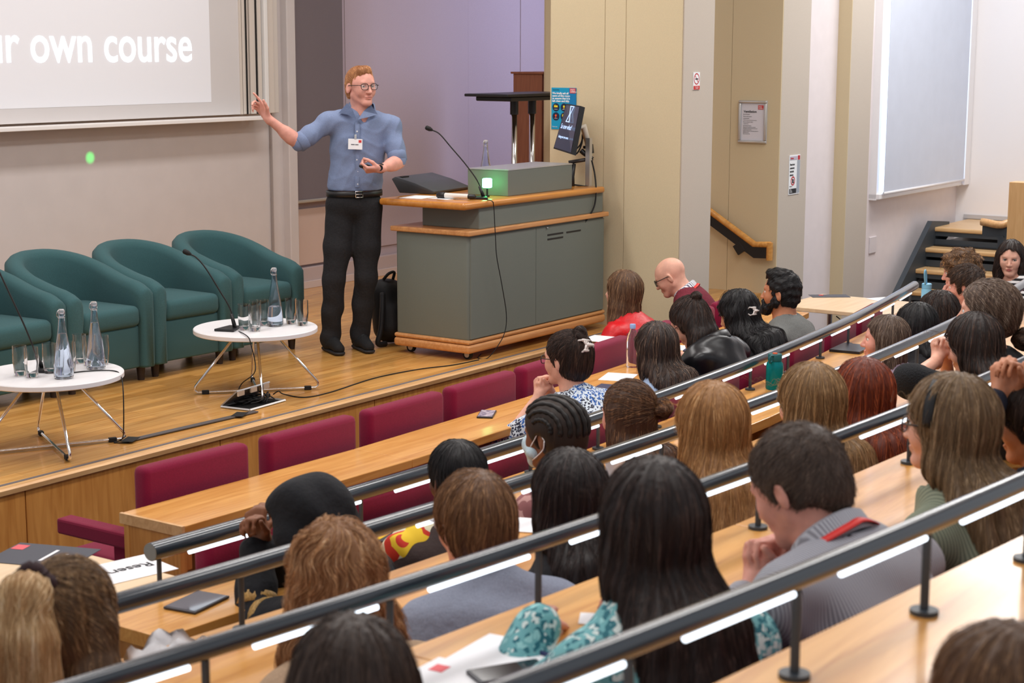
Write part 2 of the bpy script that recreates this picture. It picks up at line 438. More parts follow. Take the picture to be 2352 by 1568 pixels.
# ------------------------------------------------------------------ head
def head_sdf(sd, H, R, s=1.0, female=False, face=True, neck=None, ears=True, jaw=1.0):
    T = lambda x, y, z: H+R@(np.array([x, y, z])*s)
    sd.el(T(0, -0.014, 0.036), np.array([0.075, 0.096, 0.086])*s, 0.02, R)
    sd.el(T(0, 0.030, 0.010), np.array([0.066, 0.062, 0.080])*s, 0.03, R)
    j = (0.9 if female else 1.0)*jaw
    sd.rc(T(0, 0.040, -0.030), T(0, 0.066, -0.088), 0.050*s*j, 0.024*s*j, 0.03)
    for q in (-1, 1):
        sd.rc(T(q*0.052*j, -0.002, -0.045), T(q*0.018, 0.062, -0.092), 0.020*s, 0.017*s*j, 0.025)
        sd.el(T(q*0.036, 0.058, -0.024), np.array([0.026, 0.026, 0.032])*s, 0.02, R)
        if face: sd.el(T(q*0.032, 0.092, 0.008), np.array([0.019, 0.016, 0.012])*s, 0.012, R, sub=True)
        if ears:
            Re = R@rotm(math.radians(-12), 0, math.radians(q*22))
            sd.el(T(q*0.081, -0.012, -0.004), np.array([0.0075, 0.0185, 0.032])*s, 0.008, Re)
            sd.el(T(q*0.088, -0.006, 0.003), np.array([0.006, 0.009, 0.016])*s, 0.004, Re, sub=True)
    sd.rc(T(-0.034, 0.080, 0.026), T(0.034, 0.080, 0.026), 0.010*s, 0.010*s, 0.014)
    sd.rc(T(0, 0.084, 0.014), T(0, 0.108, -0.030), 0.0075*s, 0.0115*s*(0.9 if female else 1), 0.010)
    for q in (-1, 1): sd.el(T(q*0.0105, 0.098, -0.033), np.array([0.008, 0.010, 0.007])*s, 0.008, R)
    sd.el(T(0, 0.0885, -0.056), np.array([0.026, 0.0085, 0.005])*s, 0.007, R); sd.el(T(0, 0.087, -0.066), np.array([0.022, 0.0085, 0.0058])*s, 0.007, R)
    sd.rc(T(-0.020, 0.099, -0.0608), T(0.020, 0.099, -0.0608), 0.003*s, 0.003*s, 0.004, sub=True)
    sd.el(T(0, 0.078, -0.092), np.array([0.018, 0.014, 0.013])*s, 0.012, R)
    if neck is not None:
        nb, rn = neck; fwd = nrm(np.array([R[0, 1], R[1, 1], 0]))
        sd.rc(T(0, -0.030, -0.045), nb, rn, rn*1.12, 0.03); sd.rc(T(0, 0.004, -0.066), nb+fwd*0.030, rn*0.74, rn*0.85, 0.03)
def eyes(parent, H, R, s=1.0, look=(0, 1, 0), iris=(0.16, 0.1, 0.06, 1), lid=None):
    for q in (-1, 1):
        c = H+R@(np.array([q*0.032, 0.0755, 0.0065])*s)
        b = MB(); b.sphere((0, 0, 0), 0.0122*s, 20); o = b.build('eye', mat('eye_white', (0.78, 0.76, 0.74, 1), 0.2), parent, True, tuple(c))
        l = nrm(R@np.array(look, float)); b = MB()
        Rz = Vector(l).to_track_quat('Z', 'Y').to_matrix()
        b.lathe([(0.0001, 0.0128*s), (0.0058*s, 0.0115*s)], 16, cap0=False, cap1=False)
        i = b.build('iris', mat('iris_%d' % int(iris[0]*1000), iris, 0.15), o); i.rotation_euler = Rz.to_euler()
        b = MB(); b.lathe([(0.0001, 0.0130*s), (0.0027*s, 0.0127*s)], 12, cap0=False, cap1=False)
        i = b.build('pupil', mat('pupil', (0.005, 0.005, 0.005, 1), 0.1), o); i.rotation_euler = Rz.to_euler()
        if lid is not None:
            b = MB(); pts = [H+R@(np.array([q*0.032+x, 0.0755+0.0132*math.sqrt(max(0, 1-(x/0.0145)**2))*0.98, 0.0065+0.0062*(1-(x/0.0145)**2)-0.0015])*s) for x in np.linspace(-0.0135, 0.0135, 9)]
            b.tube(pts, 0.0018*s, 6); b.build('eyelid', lid, parent, True)
def brows(parent, H, R, m, s=1.0, th=0.003, z=0.0275):
    for q in (-1, 1):
        pts = [H+R@(np.array([q*x, y, zz])*s) for x, y, zz in ((0.014, 0.0905, z-0.001), (0.024, 0.0905, z+0.003), (0.036, 0.0865, z+0.004), (0.047, 0.0775, z-0.001))]
        b = MB(); b.tube(bez(pts, 12), [th*s*v for v in np.linspace(1.1, 0.5, len(bez(pts, 12)))], 6); b.build('eyebrow', m, parent, True)
def glasses(parent, H, R, m, s=1.0, lens_r=0.022, thin=0.0018, frame='round'):
    T = lambda x, y, z: H+R@(np.array([x, y, z])*s)
    b = MB()
    for q in (-1, 1):
        e = 2.6 if frame == 'round' else 4.0; pts = []
        for k in range(25):
            a = 2*PI*k/24; cx_, cz_ = math.cos(a), math.sin(a)
            ux = math.copysign(abs(cx_)**(2/e), cx_)*lens_r; uz = math.copysign(abs(cz_)**(2/e), cz_)*lens_r*0.80
            pts.append(T(q*0.033+ux, 0.104-abs(q*0.033+ux)*0.12, 0.003+uz))
        b.tube(pts, thin*s, 6, cap=False)
        b.tube([T(q*(0.033+lens_r), 0.0975, 0.010), T(q*0.074, 0.085, 0.012), T(q*0.083, 0.0, 0.014), T(q*0.082, -0.022, 0.004)], thin*s, 6)
    b.tube([T(-0.0115, 0.104, 0.008), T(0, 0.108, 0.010), T(0.0115, 0.104, 0.008)], thin*s, 6)
    o = b.build('glasses', m, parent, True)
    l = MB()
    for q in (-1, 1):
        vs_ = []
        for k in range(20):
            a = 2*PI*k/20; vs_.append(T(q*0.033+math.cos(a)*lens_r*0.97, 0.104-abs(q*0.033+math.cos(a)*lens_r)*0.12, 0.003+math.sin(a)*lens_r*0.78))
        l.quad(vs_)
    gl = mat('spectacle_lens', (1, 1, 1, 1), 0.02, alpha=0.10, spec=0.6)
    l.build('lens', gl, o)
    return o
def skin_mat(name, col, lip=None, blush=0.12):
    return mat(name, col, 0.48, noise=blush, nscale=22, bump=0.04, bscale=320, spec=0.4, sub=0.06)
# ------------------------------------------------------------------ shared materials
OAK = wood('oak_veneer', rgb(196, 132, 58), rgb(226, 168, 92), 'x', 1.0, 0.32, 0.22)
OAKY = wood('oak_veneer_upright', rgb(182, 118, 54), rgb(212, 150, 78), 'z', 1.0, 0.36, 0.2)
OAKL = wood('pale_oak', rgb(200, 150, 98), rgb(226, 182, 128), 'x', 1.2, 0.38, 0.15)
STAGE = wood('stage_boards', rgb(196, 138, 68), rgb(226, 174, 102), 'x', 0.9, 0.26, 0.35, planks=(0.62, 0.072))
BIRCH = wood('birch_top', rgb(222, 190, 150), rgb(236, 208, 170), 'x', 0.8, 0.36, 0.15)
BURG = mat('burgundy_cloth', rgb(126, 18, 54), 0.85, noise=0.16, nscale=420, bump=0.25, bscale=900, sheen=0.12, spec=0.2)
GREEN = mat('teal_cloth', rgb(60, 94, 97), 0.9, noise=0.16, nscale=380, bump=0.3, bscale=800, sheen=0.06, spec=0.2)
BEIGE = mat('beige_wall_cloth', rgb(214, 198, 164), 0.9, noise=0.05, nscale=260, bump=0.12, bscale=500, spec=0.2)
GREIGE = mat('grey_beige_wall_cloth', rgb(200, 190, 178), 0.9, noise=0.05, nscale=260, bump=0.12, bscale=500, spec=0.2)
WHITEW = mat('white_wall_paint', rgb(232, 224, 226), 0.7, noise=0.02, nscale=8)
BACKW = mat('back_wall_paint', rgb(206, 198, 196), 0.75, noise=0.02, nscale=6)
ALCV = mat('alcove_cloth', rgb(186, 170, 176), 0.9, noise=0.06, nscale=300, bump=0.1, bscale=500, spec=0.2)
BLK = mat('black_plastic', rgb(26, 26, 28), 0.4)
RUB = mat('black_rubber', rgb(20, 20, 21), 0.7)
DGREY = mat('dark_grey_steel', rgb(62, 68, 74), 0.45, noise=0.05, nscale=20)
RAILM = mat('rail_blue_grey_steel', rgb(44, 54, 64), 0.22, spec=0.5, coat=0.7)
CHROME = mat('chrome', (0.78, 0.78, 0.78, 1), 0.12, metal=1.0)
ALU = mat('aluminium', rgb(205, 205, 205), 0.35, metal=0.8)
WHITE = mat('white_laminate', rgb(236, 234, 236), 0.35)
PAPER = mat('white_paper', rgb(240, 240, 244), 0.7)
LED = mat('led_diffuser', (0.80, 0.90, 1.0, 1), 0.4, emit=3.0)
GLASS = mat('clear_glass', (1, 1, 1, 1), 0.0, trans=1.0, ior=1.45)
WATER = mat('water', (0.96, 0.98, 1, 1), 0.0, trans=1.0, ior=1.33)
BGLASS = mat('bluish_glass', (0.86, 0.92, 1.0, 1), 0.0, trans=1.0, ior=1.45)
INK = mat('dark_ink', rgb(32, 34, 40), 0.7)
REDP = mat('red_print', rgb(208, 52, 48), 0.6)
FLOORM = mat('dark_carpet', rgb(70, 62, 66), 0.95, noise=0.2, nscale=120, bump=0.2, bscale=400)

# ------------------------------------------------------------------ setting
FL = -0.45
struct('floor', MB().box((8, -2.2, FL-0.05), (22, 6, 0.1)), FLOORM)
for k, (y0, y1, z) in enumerate(((-3.32, -2.42, -0.41), (-4.24, -3.32, -0.21), (-5.2, -4.24, 0.03), (-6.9, -5.2, 0.28))):
    struct('floor', MB().box((6.0, (y0+y1)/2, (z+FL)/2), (8.6, y1-y0, z-FL)), FLOORM)
struct('floor', MB().box((8.6, 1.62, -0.15), (12.2, 3.25, 0.30)), STAGE).name = 'floor_stage'
stf = struct('wall_stage_front', MB().box((6.35, -0.02, -0.24), (7.7, 0.02, 0.42)), OAKY)
for k, (x0, x1) in enumerate(((2.5, 3.62), (3.62, 4.86), (4.86, 6.10), (6.10, 7.34), (7.34, 8.58), (8.58, 10.19))):
    MB().box(((x0+x1)/2, -0.036, -0.24), (x1-x0-0.006, 0.014, 0.41), 0.002).build('veneer_panel', OAKY, stf)
n1 = MB(); n1.prism([(-0.062, -0.006), (-0.058, -0.030), (-0.045, -0.034), (0.012, -0.034), (0.012, 0.002), (-0.050, 0.002)], 0, 7.69, 0.002)
o = struct('trim_1', n1, OAKL); o.data.transform(Matrix(((0, 0, 1, 2.5), (1, 0, 0, 0), (0, 1, 0, 0), (0, 0, 0, 1)))); o.data.flip_normals()
struct('trim_2', MB().box((6.35, 0.0, 0.0022), (7.68, 0.022, 0.003)), mat('grey_grip_strip', rgb(104, 98, 100), 0.8))
# back wall with sliding boards
struct('wall_back', MB().box((6.5, 3.2, 1.95), (7.4, 0.16, 4.7)), BACKW)
MB().box((9.93, 3.105, 1.95), (0.012, 0.02, 3.9)).build('joint_strip', mat('wall_joint', rgb(160, 150, 146), 0.7), bpy.data.objects['wall_back'])
MB().box((10.13, 3.10, 1.95), (0.10, 0.10, 3.9), 0.008).build('edge_post', BACKW, bpy.data.objects['wall_back'])
YB = 3.0
bz = 1.44
xl, xr = 3.0, float(at(558, 100, Y=YB)[0])
bd = empty('sliding_whiteboard', (xl, YB+0.05, bz), 0, 'large pale sliding board behind the speaker carrying the projected words', 'whiteboard')
brd = MB().box(((xr-xl)/2, 0, 1.35), (xr-xl, 0.02, 2.7)).build('board_panel', mat('board_enamel', rgb(214, 210, 210), 0.35, noise=0.01, nscale=3), bd)
MB().box((xr-xl+0.006, -0.005, 1.35), (0.02, 0.03, 2.7)).build('board_edge', mat('cream_frame', rgb(214, 204, 194), 0.5), bd)
fr = empty('board_rail_frame', (0, YB+0.05, bz), 0, 'set of upright cream board rails with black slots right of the whiteboard', 'rail')
CRM = mat('cream_frame', rgb(222, 214, 206), 0.5)
for px0, px1, m, dy in ((563, 576, CRM, 0), (580, 593, CRM, 0.0), (597, 606, CRM, 0.0), (609, 617, mat('white_frame', rgb(236, 234, 232), 0.4), -0.02), (620, 634, CRM, 0.0), (634, 648, mat('cream_frame2', rgb(212, 204, 196), 0.5), 0.02)):
    a, b = at(px0, 100, Y=YB)[0], at(px1, 100, Y=YB)[0]
    MB().box(((a+b)/2, dy, 1.35), (b-a, 0.05, 2.7), 0.004).build('upright_rail', m, fr)
for px0, px1 in ((568.5, 571), (591.5, 594), (616.5, 619)):
    a, b = at(px0, 100, Y=YB)[0], at(px1, 100, Y=YB)[0]
    MB().box(((a+b)/2, -0.028, 1.35), (b-a, 0.012, 2.7)).build('slot', BLK, fr)
a = at(0, 296, Y=YB-0.06); b = at(622, 270, Y=YB-0.06)
lg = MB().box(((3.0+b[0])/2, YB-0.005, (bz-0.03)), (b[0]-3.0, 0.14, 0.028), 0.004).build('board_ledge', mat('ledge_white', rgb(240, 236, 234), 0.4))
tag(lg, 'long white ledge running under the whiteboard', 'ledge')
# projected slide: projector light imitated by a thin self-glowing sheet and letters
SL = mat('painted_slide_glow', (0.80, 0.80, 0.84, 1), 0.6, emit=0.10)
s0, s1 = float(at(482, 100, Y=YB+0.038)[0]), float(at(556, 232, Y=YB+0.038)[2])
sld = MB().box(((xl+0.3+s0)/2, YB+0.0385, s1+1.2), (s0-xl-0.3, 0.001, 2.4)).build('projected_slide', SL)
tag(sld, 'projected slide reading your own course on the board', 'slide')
tx = mat('projected_letter', (0.90, 0.97, 1.0, 1), 0.6, emit=1.15)
q0, q1 = at(443, 141, Y=YB+0.037), at(72, 141, Y=YB+0.037)
tw = text('lettering', 'Setting your own course', 0.37, tx, sld, (0, 0, 0), (PI/2, 0, 0), 'RIGHT', bold=0.003, sx=0.84)
tw.location = (q0[0], YB+0.036, q0[2]+0.002)
# alcove beyond the boards
YA = 3.2
aw = struct('wall_alcove', MB().box((12.4, YA+0.06, 1.95), (4.4, 0.12, 4.7)), ALCV)
for k, (p0, p1) in enumerate(((660, 792), (792, 1073), (1073, 1192), (1192, 1268))):
    a, b = at(p0, 300, Y=YA)[0], at(p1, 300, Y=YA)[0]
    MB().box(((a+b)/2, YA-0.006-0.004*(k % 2), 2.2), (b-a-0.004, 0.012, 3.9), 0.003).build('wall_panel', ALCV, aw)
MB().box((12.4, YA-0.03, 0.085), (4.3, 0.05, 0.17), 0.004).build('plinth', mat('plinth_paint', rgb(190, 174, 174), 0.6), aw)
struct('baseboard_alcove', MB().box((12.4, YA-0.062, 0.03), (4.3, 0.014, 0.06), 0.003), mat('skirting_paint', rgb(206, 190, 186), 0.5))
a, b = at(660, 300, Y=YA-0.09)[0]+0.02, at(789, 300, Y=YA-0.09)[0]
z0 = float(at(700, 462, Y=YA-0.09)[2])
bl = empty('roller_blind', ((a+b)/2, YA-0.09, z0), 0, 'dark grey roller blind hanging behind the speaker', 'blind')
MB().box((0, 0, 1.6), (b-a, 0.006, 3.2)).build('blind_cloth', mat('grey_blind_cloth', rgb(118, 108, 112), 0.85, noise=0.06, nscale=400, bump=0.1, bscale=700), bl)
MB().box((0, -0.002, 0.0), (b-a, 0.022, 0.026), 0.006).build('bottom_bar', ALU, bl)
a, b = at(664, 550, Y=YA-0.03)[0]+0.03, at(790, 550, Y=YA-0.03)[0]
MB().box(((a+b)/2+0.05, YA-0.02, 0.42), (b-a, 0.02, 0.46), 0.004).build('lower_panel', mat('pinkish_panel', rgb(206, 182, 170), 0.7), aw)
struct('wall_alcove_end', MB().box((14.5, 1.8, 1.95), (0.1, 2.9, 4.7)), ALCV)
# wing wall beside the stage
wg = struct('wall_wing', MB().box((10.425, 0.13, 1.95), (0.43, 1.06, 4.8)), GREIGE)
for y0, y1 in ((0.21, 0.662), (0.04, 0.21), (-0.402, 0.04)):
    MB().box((10.205, (y0+y1)/2, 1.95), (0.012, y1-y0-0.003, 4.8), 0.002).build('wall_panel', BEIGE, wg)
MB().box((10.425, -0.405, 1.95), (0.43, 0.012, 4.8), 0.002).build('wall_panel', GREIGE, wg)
struct('baseboard_wing', MB().box((10.193, -0.2, FL+0.05), (0.014, 0.38, 0.1)), OAKL)
# notice wall, pilasters, window wall
nw = struct('wall_notice', MB().box((12.36, 1.0, 1.95), (0.1, 2.24, 4.8)), BEIGE)
for y0, y1 in ((0.31, 2.1), (-0.13, 0.31)):
    MB().box((12.302, (y0+y1)/2, 1.95), (0.012, y1-y0-0.003, 4.8), 0.002).build('wall_panel', BEIGE, nw)
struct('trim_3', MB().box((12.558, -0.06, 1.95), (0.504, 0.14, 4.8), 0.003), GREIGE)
YW = -0.01
struct('wall_window', MB().box((13.45, YW+0.06, 1.95), (1.94, 0.12, 4.8)).box((15.565, YW+0.06, 0.08), (2.29, 0.12, 1.06)).box((16.60, YW+0.06, 2.51), (0.22, 0.12, 3.8)), WHITEW)
a, b = float(at(1945, 400, Y=-0.13)[0]), float(at(1994, 400, Y=-0.13)[0])
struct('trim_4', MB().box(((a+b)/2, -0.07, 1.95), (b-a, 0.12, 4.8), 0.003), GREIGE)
MB().box((a-0.004, -0.07, 1.95), (0.008, 0.12, 4.8)).build('edge_strip', BEIGE, bpy.data.objects['trim_4'])
XE = 16.62
struct('wall_right', MB().box((XE+0.06, -3.4, 1.95), (0.12, 7.0, 4.8)), mat('bright_white_paint', rgb(240, 238, 240), 0.6))
struct('baseboard_right', MB().box((XE-0.008, -1.2, 0.29), (0.016, 2.2, 0.04)), mat('grey_skirt', rgb(190, 190, 194), 0.6))
wx0, wx1 = 14.40, 16.50
win = struct('window_1', MB().box((wx0+0.03, YW-0.02, 2.5), (0.06, 0.10, 3.8), 0.004).box((wx1-0.02, YW-0.02, 2.5), (0.04, 0.10, 3.8), 0.004).box(((wx0+wx1)/2, YW-0.03, 0.635), (wx1-wx0, 0.14, 0.05), 0.006), mat('white_gloss', rgb(244, 244, 246), 0.3))
MB().box(((wx0+wx1)/2, YW+0.05, 2.5), (wx1-wx0, 0.008, 3.7)).build('window_pane', mat('window_daylight', (0.70, 0.83, 1.0, 1), 0.1, emit=1.8), win)
bx0, bx1, bz0 = float(at(2030, 440, Y=YW-0.12)[0]), float(at(2213, 409, Y=YW-0.12)[0]), float(at(2120, 429, Y=YW-0.12)[2])
b2 = empty('window_blind', ((bx0+bx1)/2, YW-0.12, bz0), 0, 'pale blue white roller blind over the bright window by the stairs', 'blind')
MB().box((bx1-(bx0+bx1)/2+0.075, 0.055, 1.8), (0.13, 0.13, 3.7)).build('light_stop_strip', WHITE, b2)  # added strip that stops pane light leaking past the blind onto the wall
MB().box((0, 0, 1.8), (bx1-bx0, 0.004, 3.6)).build('blind_cloth', mat('pale_blind_cloth', rgb(208, 216, 232), 0.8, noise=0.02, nscale=5, emit=0.0), b2)
MB().tube([((bx0-bx1)/2, 0, 0), ((bx1-bx0)/2, 0, 0)], 0.014, 10).build('bottom_bar', WHITE, b2, True)
# ceiling and its lamps
struct('ceiling', MB().box((8, -1.6, CEIL+0.05), (22, 10.4, 0.1)), mat('ceiling_paint', rgb(226, 222, 218), 0.8))

# stairs by the window
DK = mat('stair_dark_steel', rgb(58, 66, 74), 0.5)
TR = wood('stair_tread_oak', rgb(206, 164, 112), rgb(226, 190, 140), 'y', 1.0, 0.35, 0.2)
st = empty('staircase', (14.4, -0.9, FL), 0, 'open staircase with pale oak treads and dark steel risers beside the window wall', 'stairs')
tz = [0.265-0.178*k for k in range(5)]; txs = [15.62-0.225*k for k in range(5)]
for k, (x, z) in enumerate(zip(txs, tz)):
    x1 = XE-0.01 if k == 0 else x+0.27
    MB().box(((x+x1)/2-14.4, 0, z-0.02-FL), (x1-x, 1.52, 0.04), 0.012).build('tread', TR, st)
    MB().box((x+0.03-14.4, 0, z-0.06-FL), (0.03, 1.50, 0.045)).build('riser_bar', DK, st)
    if k: MB().box((x+0.25-14.4, 0, z+0.035-FL), (0.012, 1.50, 0.06)).build('riser_plate', DK, st)
for y in (0.74, -0.76):
    s_ = MB(); s_.prism([(14.50-14.4, 0.0), (14.72-14.4, 0.0), (16.0-14.4, 0.60), (16.0-14.4, 0.74), (15.55-14.4, 0.78)], 0, 0.05)
    o = s_.build('stringer', DK, st); o.rotation_euler = (PI/2, 0, 0); o.location = (0, y+0.03, 0)
MB().box((16.1-14.4, 0, 0.3), (1.0, 1.5, 0.5)).build('landing_base', BLK, st)
p = at(2300, 512, X=14.7)
hb = empty('stair_handrail', (14.7, p[1], p[2]), 0, 'oak handrail on dark steel plate rising beside the upper stairs', 'handrail')
MB().tube(bez([(0, 0.18, 0), (0.02, -0.05, 0.0), (0.45, -0.16, 0.22), (1.2, -0.16, 0.62)], 16), 0.034, 10).build('rail', OAKL, hb, True)
MB().box((0.02, 0.06, -0.075), (0.03, 0.22, 0.10)).build('steel_plate', DK, hb)
MB().box((0.02, 0.0, -0.42), (0.05, 0.05, 0.62)).build('post', DK, hb)
p0, p1 = at(2312, 418, X=13.6), at(2345, 560, X=13.6)
nb = empty('stair_end_panel', (13.6, p0[1]-0.10, FL), 0, 'square pale oak end block standing beside the stairs', 'panel')
MB().box((0.1, 0, (p0[2]-FL)/2), (0.16, 0.17, p0[2]-FL), 0.004).build('front_board', wood('pale_oak_upright', rgb(206, 158, 104), rgb(226, 184, 130), 'z', 1.2, 0.4, 0.1), nb)
MB().box((0.42, -0.2, (p0[2]-FL)/2-0.01), (0.6, 0.3, p0[2]-FL-0.02), 0.004).build('side_board', OAKY, nb)
# wall handrail with steel plate
XH = 12.22
pa, pb, pc = at(1622, 478, X=XH), at(1733, 561, X=XH), at(1770, 562, X=XH)
hr = empty('wall_handrail', (XH, pb[1], pb[2]), 0, 'short oak handrail on black steel plate sloping down the beige wall', 'handrail')
L_ = lambda v: np.array(v)-np.array([XH, pb[1], pb[2]])
ext = pb+(pa-pb)*1.9
MB().tube([L_(ext), L_(pb), L_(pc)], 0.026, 12).tube([L_(pc)+[0, 0.008, 0.016], L_(pc)+[0, 0.008, -0.125]], 0.026, 12).build('rail', OAK, hr, auto=40)
dn = np.array([0, 0, -0.026])
s_ = MB()
for a, b in ((ext, pb), (pb, pc)):
    a, b = L_(a), L_(b)
    v = [a+dn*0.6, b+dn*0.6, b+dn*4.2, a+dn*4.2]
    s_.quad([q+[0.012, 0, 0] for q in v]); s_.quad([q+[-0.012, 0, 0] for q in v[::-1]])
    for i in range(4): s_.quad([v[i]+[0.012, 0, 0], v[i]+[-0.012, 0, 0], v[(i+1) % 4]+[-0.012, 0, 0], v[(i+1) % 4]+[0.012, 0, 0]])
s_.build('steel_plate', BLK, hr)
q = L_(pb+(pa-pb)*0.30)+dn*4.6
MB().box(q, (0.03, 0.075, 0.085), 0.003, (math.radians(-36), 0, 0)).box(q+[0.05, 0, 0], (0.09, 0.04, 0.04)).build('wall_bracket', BLK, hr)
# switch plate
p = at(2003, 562, Y=YW)
sp = tag(MB().box((p[0], YW-0.006, p[2]), (0.15, 0.012, 0.15), 0.004).build('switch_plate', mat('white_plate', rgb(226, 220, 224), 0.4)), 'white blank switch plate on the wall beside the stairs', 'switch plate')
# ------------------------------------------------------------------ helpers for placing on camera-facing planes
HF = np.array([FWD[0], FWD[1], 0]); HF /= np.linalg.norm(HF)
def bb(px, py, P0, dz=0.0):
    """point on the upright plane through P0 that squarely faces the hall's rear corner"""
    r = ray(px, py); t = np.dot(np.array(P0)-CAM, HF)/np.dot(r, HF); return CAM+r*(t+dz)
def loc_(P, O): return tuple(np.asarray(P, float)-np.asarray(O, float))

# ------------------------------------------------------------------ armchairs
def armchair():
    r = empty('armchair', (0, 0, 0))
    b = MB(); rings = []
    path = []
    for k in range(9): path.append((-0.261, -0.31+0.34*k/8))
    for k in range(1, 24):
        a = PI-PI*k/24; path.append((0.261*math.cos(a), 0.03+0.29*math.sin(a)))
    for k in range(9): path.append((0.261, 0.03-0.34*k/8))
    n = len(path)
    for i, (x, y) in enumerate(path):
        p0, p1 = path[max(0, i-1)], path[min(n-1, i+1)]; t = nrm((p1[0]-p0[0], p1[1]-p0[1], 0)); o_ = np.array([-t[1], t[0], 0])
        u = abs(i/(n-1)*2-1); w_ = 0.5-0.5*math.cos(PI*min(1, max(0, (1-u)/0.95)))
        top = 0.585+0.170*w_**0.9
        e = min(i, n-1-i); top -= 0.030*max(0, 1-e/2.2)**2
        th = 0.052; lean = 0.035*w_; ring = []
        for s_, z, out in ((1, 0.085, 0.0), (1, 0.10, 0.006), (1, 0.30, 0.010), (1, top-0.10, lean+0.010), (1, top-0.035, lean+0.008), (0.72, top-0.010, lean), (0.25, top, lean), (-0.3, top-0.002, lean), (-0.8, top-0.018, lean), (-1, top-0.05, lean), (-1.0, top-0.13, lean*0.8), (-0.85, 0.38, 0), (-0.85, 0.10, 0), (-0.8, 0.085, 0)):
            p = np.array([x, y, 0])+o_*(s_*th+out); ring.append(b.bm.verts.new((p[0], p[1], z)))
        rings.append(ring)
    def dome(rg, yo, f):
        co = [np.array(v.co) for v in rg]; zc = 0.30; xc = sum(c[0] for c in co)/len(co)
        return [b.bm.verts.new((xc+(c[0]-xc)*(1-f*0.55), c[1]+yo, c[2]-(f*0.030 if c[2] > 0.2 else 0))) for c in co]
    for yo, f in ((-0.010, 0.12), (-0.018, 0.38), (-0.023, 0.8)):
        rings.insert(0, dome(rings[0] if f < 0.2 else r0_, yo, f)) if f < 0.2 else rings.insert(0, dome(r0_, yo, f))
        if f < 0.2: r0_ = rings[1]
    for yo, f in ((-0.010, 0.12), (-0.018, 0.38), (-0.023, 0.8)):
        if f < 0.2: r1_ = rings[-1]
        rings.append(dome(r1_, yo, f))
    for a, c in zip(rings, rings[1:]):
        for k in range(len(a)): b.bm.faces.new((a[k], c[k], c[(k+1) % len(a)], a[(k+1) % len(a)]))
    b.bm.faces.new(rings[0]); b.bm.faces.new(rings[-1][::-1])
    bmesh.ops.recalc_face_normals(b.bm, faces=b.bm.faces[:])
    b.build('tub_shell', GREEN, r, True)
    poly = [(-0.222, -0.325), (0.222, -0.325), (0.222, 0.05)]+[(0.222*math.cos(a), 0.05+0.20*math.sin(a)) for a in np.linspace(0, PI, 12)][1:-1]+[(-0.222, 0.05)]
    s = MB(); s.prism(poly, 0.33, 0.455, 0.04, 4); s.build('seat_cushion', GREEN, r, True)
    s = MB(); s.box((0, -0.08, 0.21), (0.44, 0.44, 0.25), 0.012); s.build('seat_base', GREEN, r, True)
    for x, y in ((-0.262, -0.255), (0.262, -0.255), (-0.20, 0.22), (0.20, 0.22)):
        s = MB(); s.lathe([(0.020, 0), (0.028, 0.09)], 14, (x, y, 0)); s.build('leg', mat('dark_leg_wood', rgb(48, 36, 32), 0.5), r, auto=40)
    return r
ch0 = armchair()
for i, (x, lab) in enumerate(((6.60, 'teal tub armchair behind the left coffee table, second from the left'), (5.945, 'teal tub armchair cut off at the left edge of the photo'),
                              (7.255, 'teal tub armchair between the two coffee tables, third from the left'), (7.92, 'teal tub armchair nearest the standing speaker'))):
    c = ch0 if i == 0 else copy_tree(ch0)
    c.location = (x, 1.60, 0); c.rotation_euler = (0, 0, math.radians((0, 3, -2, -3)[i])); tag(c, lab, 'armchair', 'teal tub armchairs on the stage')

# ------------------------------------------------------------------ coffee tables
TZ = 0.375
T2 = at(587, 751, z=TZ); T1 = at(116, 856, z=TZ)
def coffee_table():
    r = empty('coffee_table', (0, 0, 0))
    b = MB(); b.lathe([(0.001, TZ-0.028), (0.345, TZ-0.028), (0.350, TZ-0.024), (0.350, TZ-0.004), (0.346, TZ), (0.001, TZ)], 72, cap0=False, cap1=False); b.build('tabletop', WHITE, r, auto=40)
    for k in range(2):
        a = math.radians(8+90*k); c, s = math.cos(a), math.sin(a); h = 0.012+0.004*k
        pts = []
        for x, z in ((0.10, TZ-0.03), (0.345, h+0.035), (0.352, h+0.012), (0.335, h), (0, h), (-0.335, h), (-0.352, h+0.012), (-0.345, h+0.035), (-0.10, TZ-0.03)): pts.append((x*c, x*s, z))
        b = MB(); b.tube(pts, 0.0075, 10); b.build('wire_leg', CHROME, r, True)
        for q in (-1, 1):
            b = MB(); b.box((q*0.29*c, q*0.29*s, h), (0.04, 0.024, 0.022), 0.003, (0, 0, a)) if False else b.box((0, 0, 0), (0.04, 0.024, 0.022), 0.003, (0, 0, a))
            o = b.build('foot_clip', RUB, r); o.location = (q*0.29*c, q*0.29*s, h)
    return r
ct = coffee_table(); ct.location = (T2[0], T2[1], 0); ct.rotation_euler[2] = math.radians(-50)
tag(ct, 'round white coffee table on chrome wire legs nearer the speaker', 'coffee table', 'white coffee tables')
c2 = copy_tree(ct); c2.location = (T1[0], T1[1], 0); c2.rotation_euler[2] = math.radians(-36)
tag(c2, 'round white coffee table on chrome wire legs at the left edge', 'coffee table', 'white coffee tables')
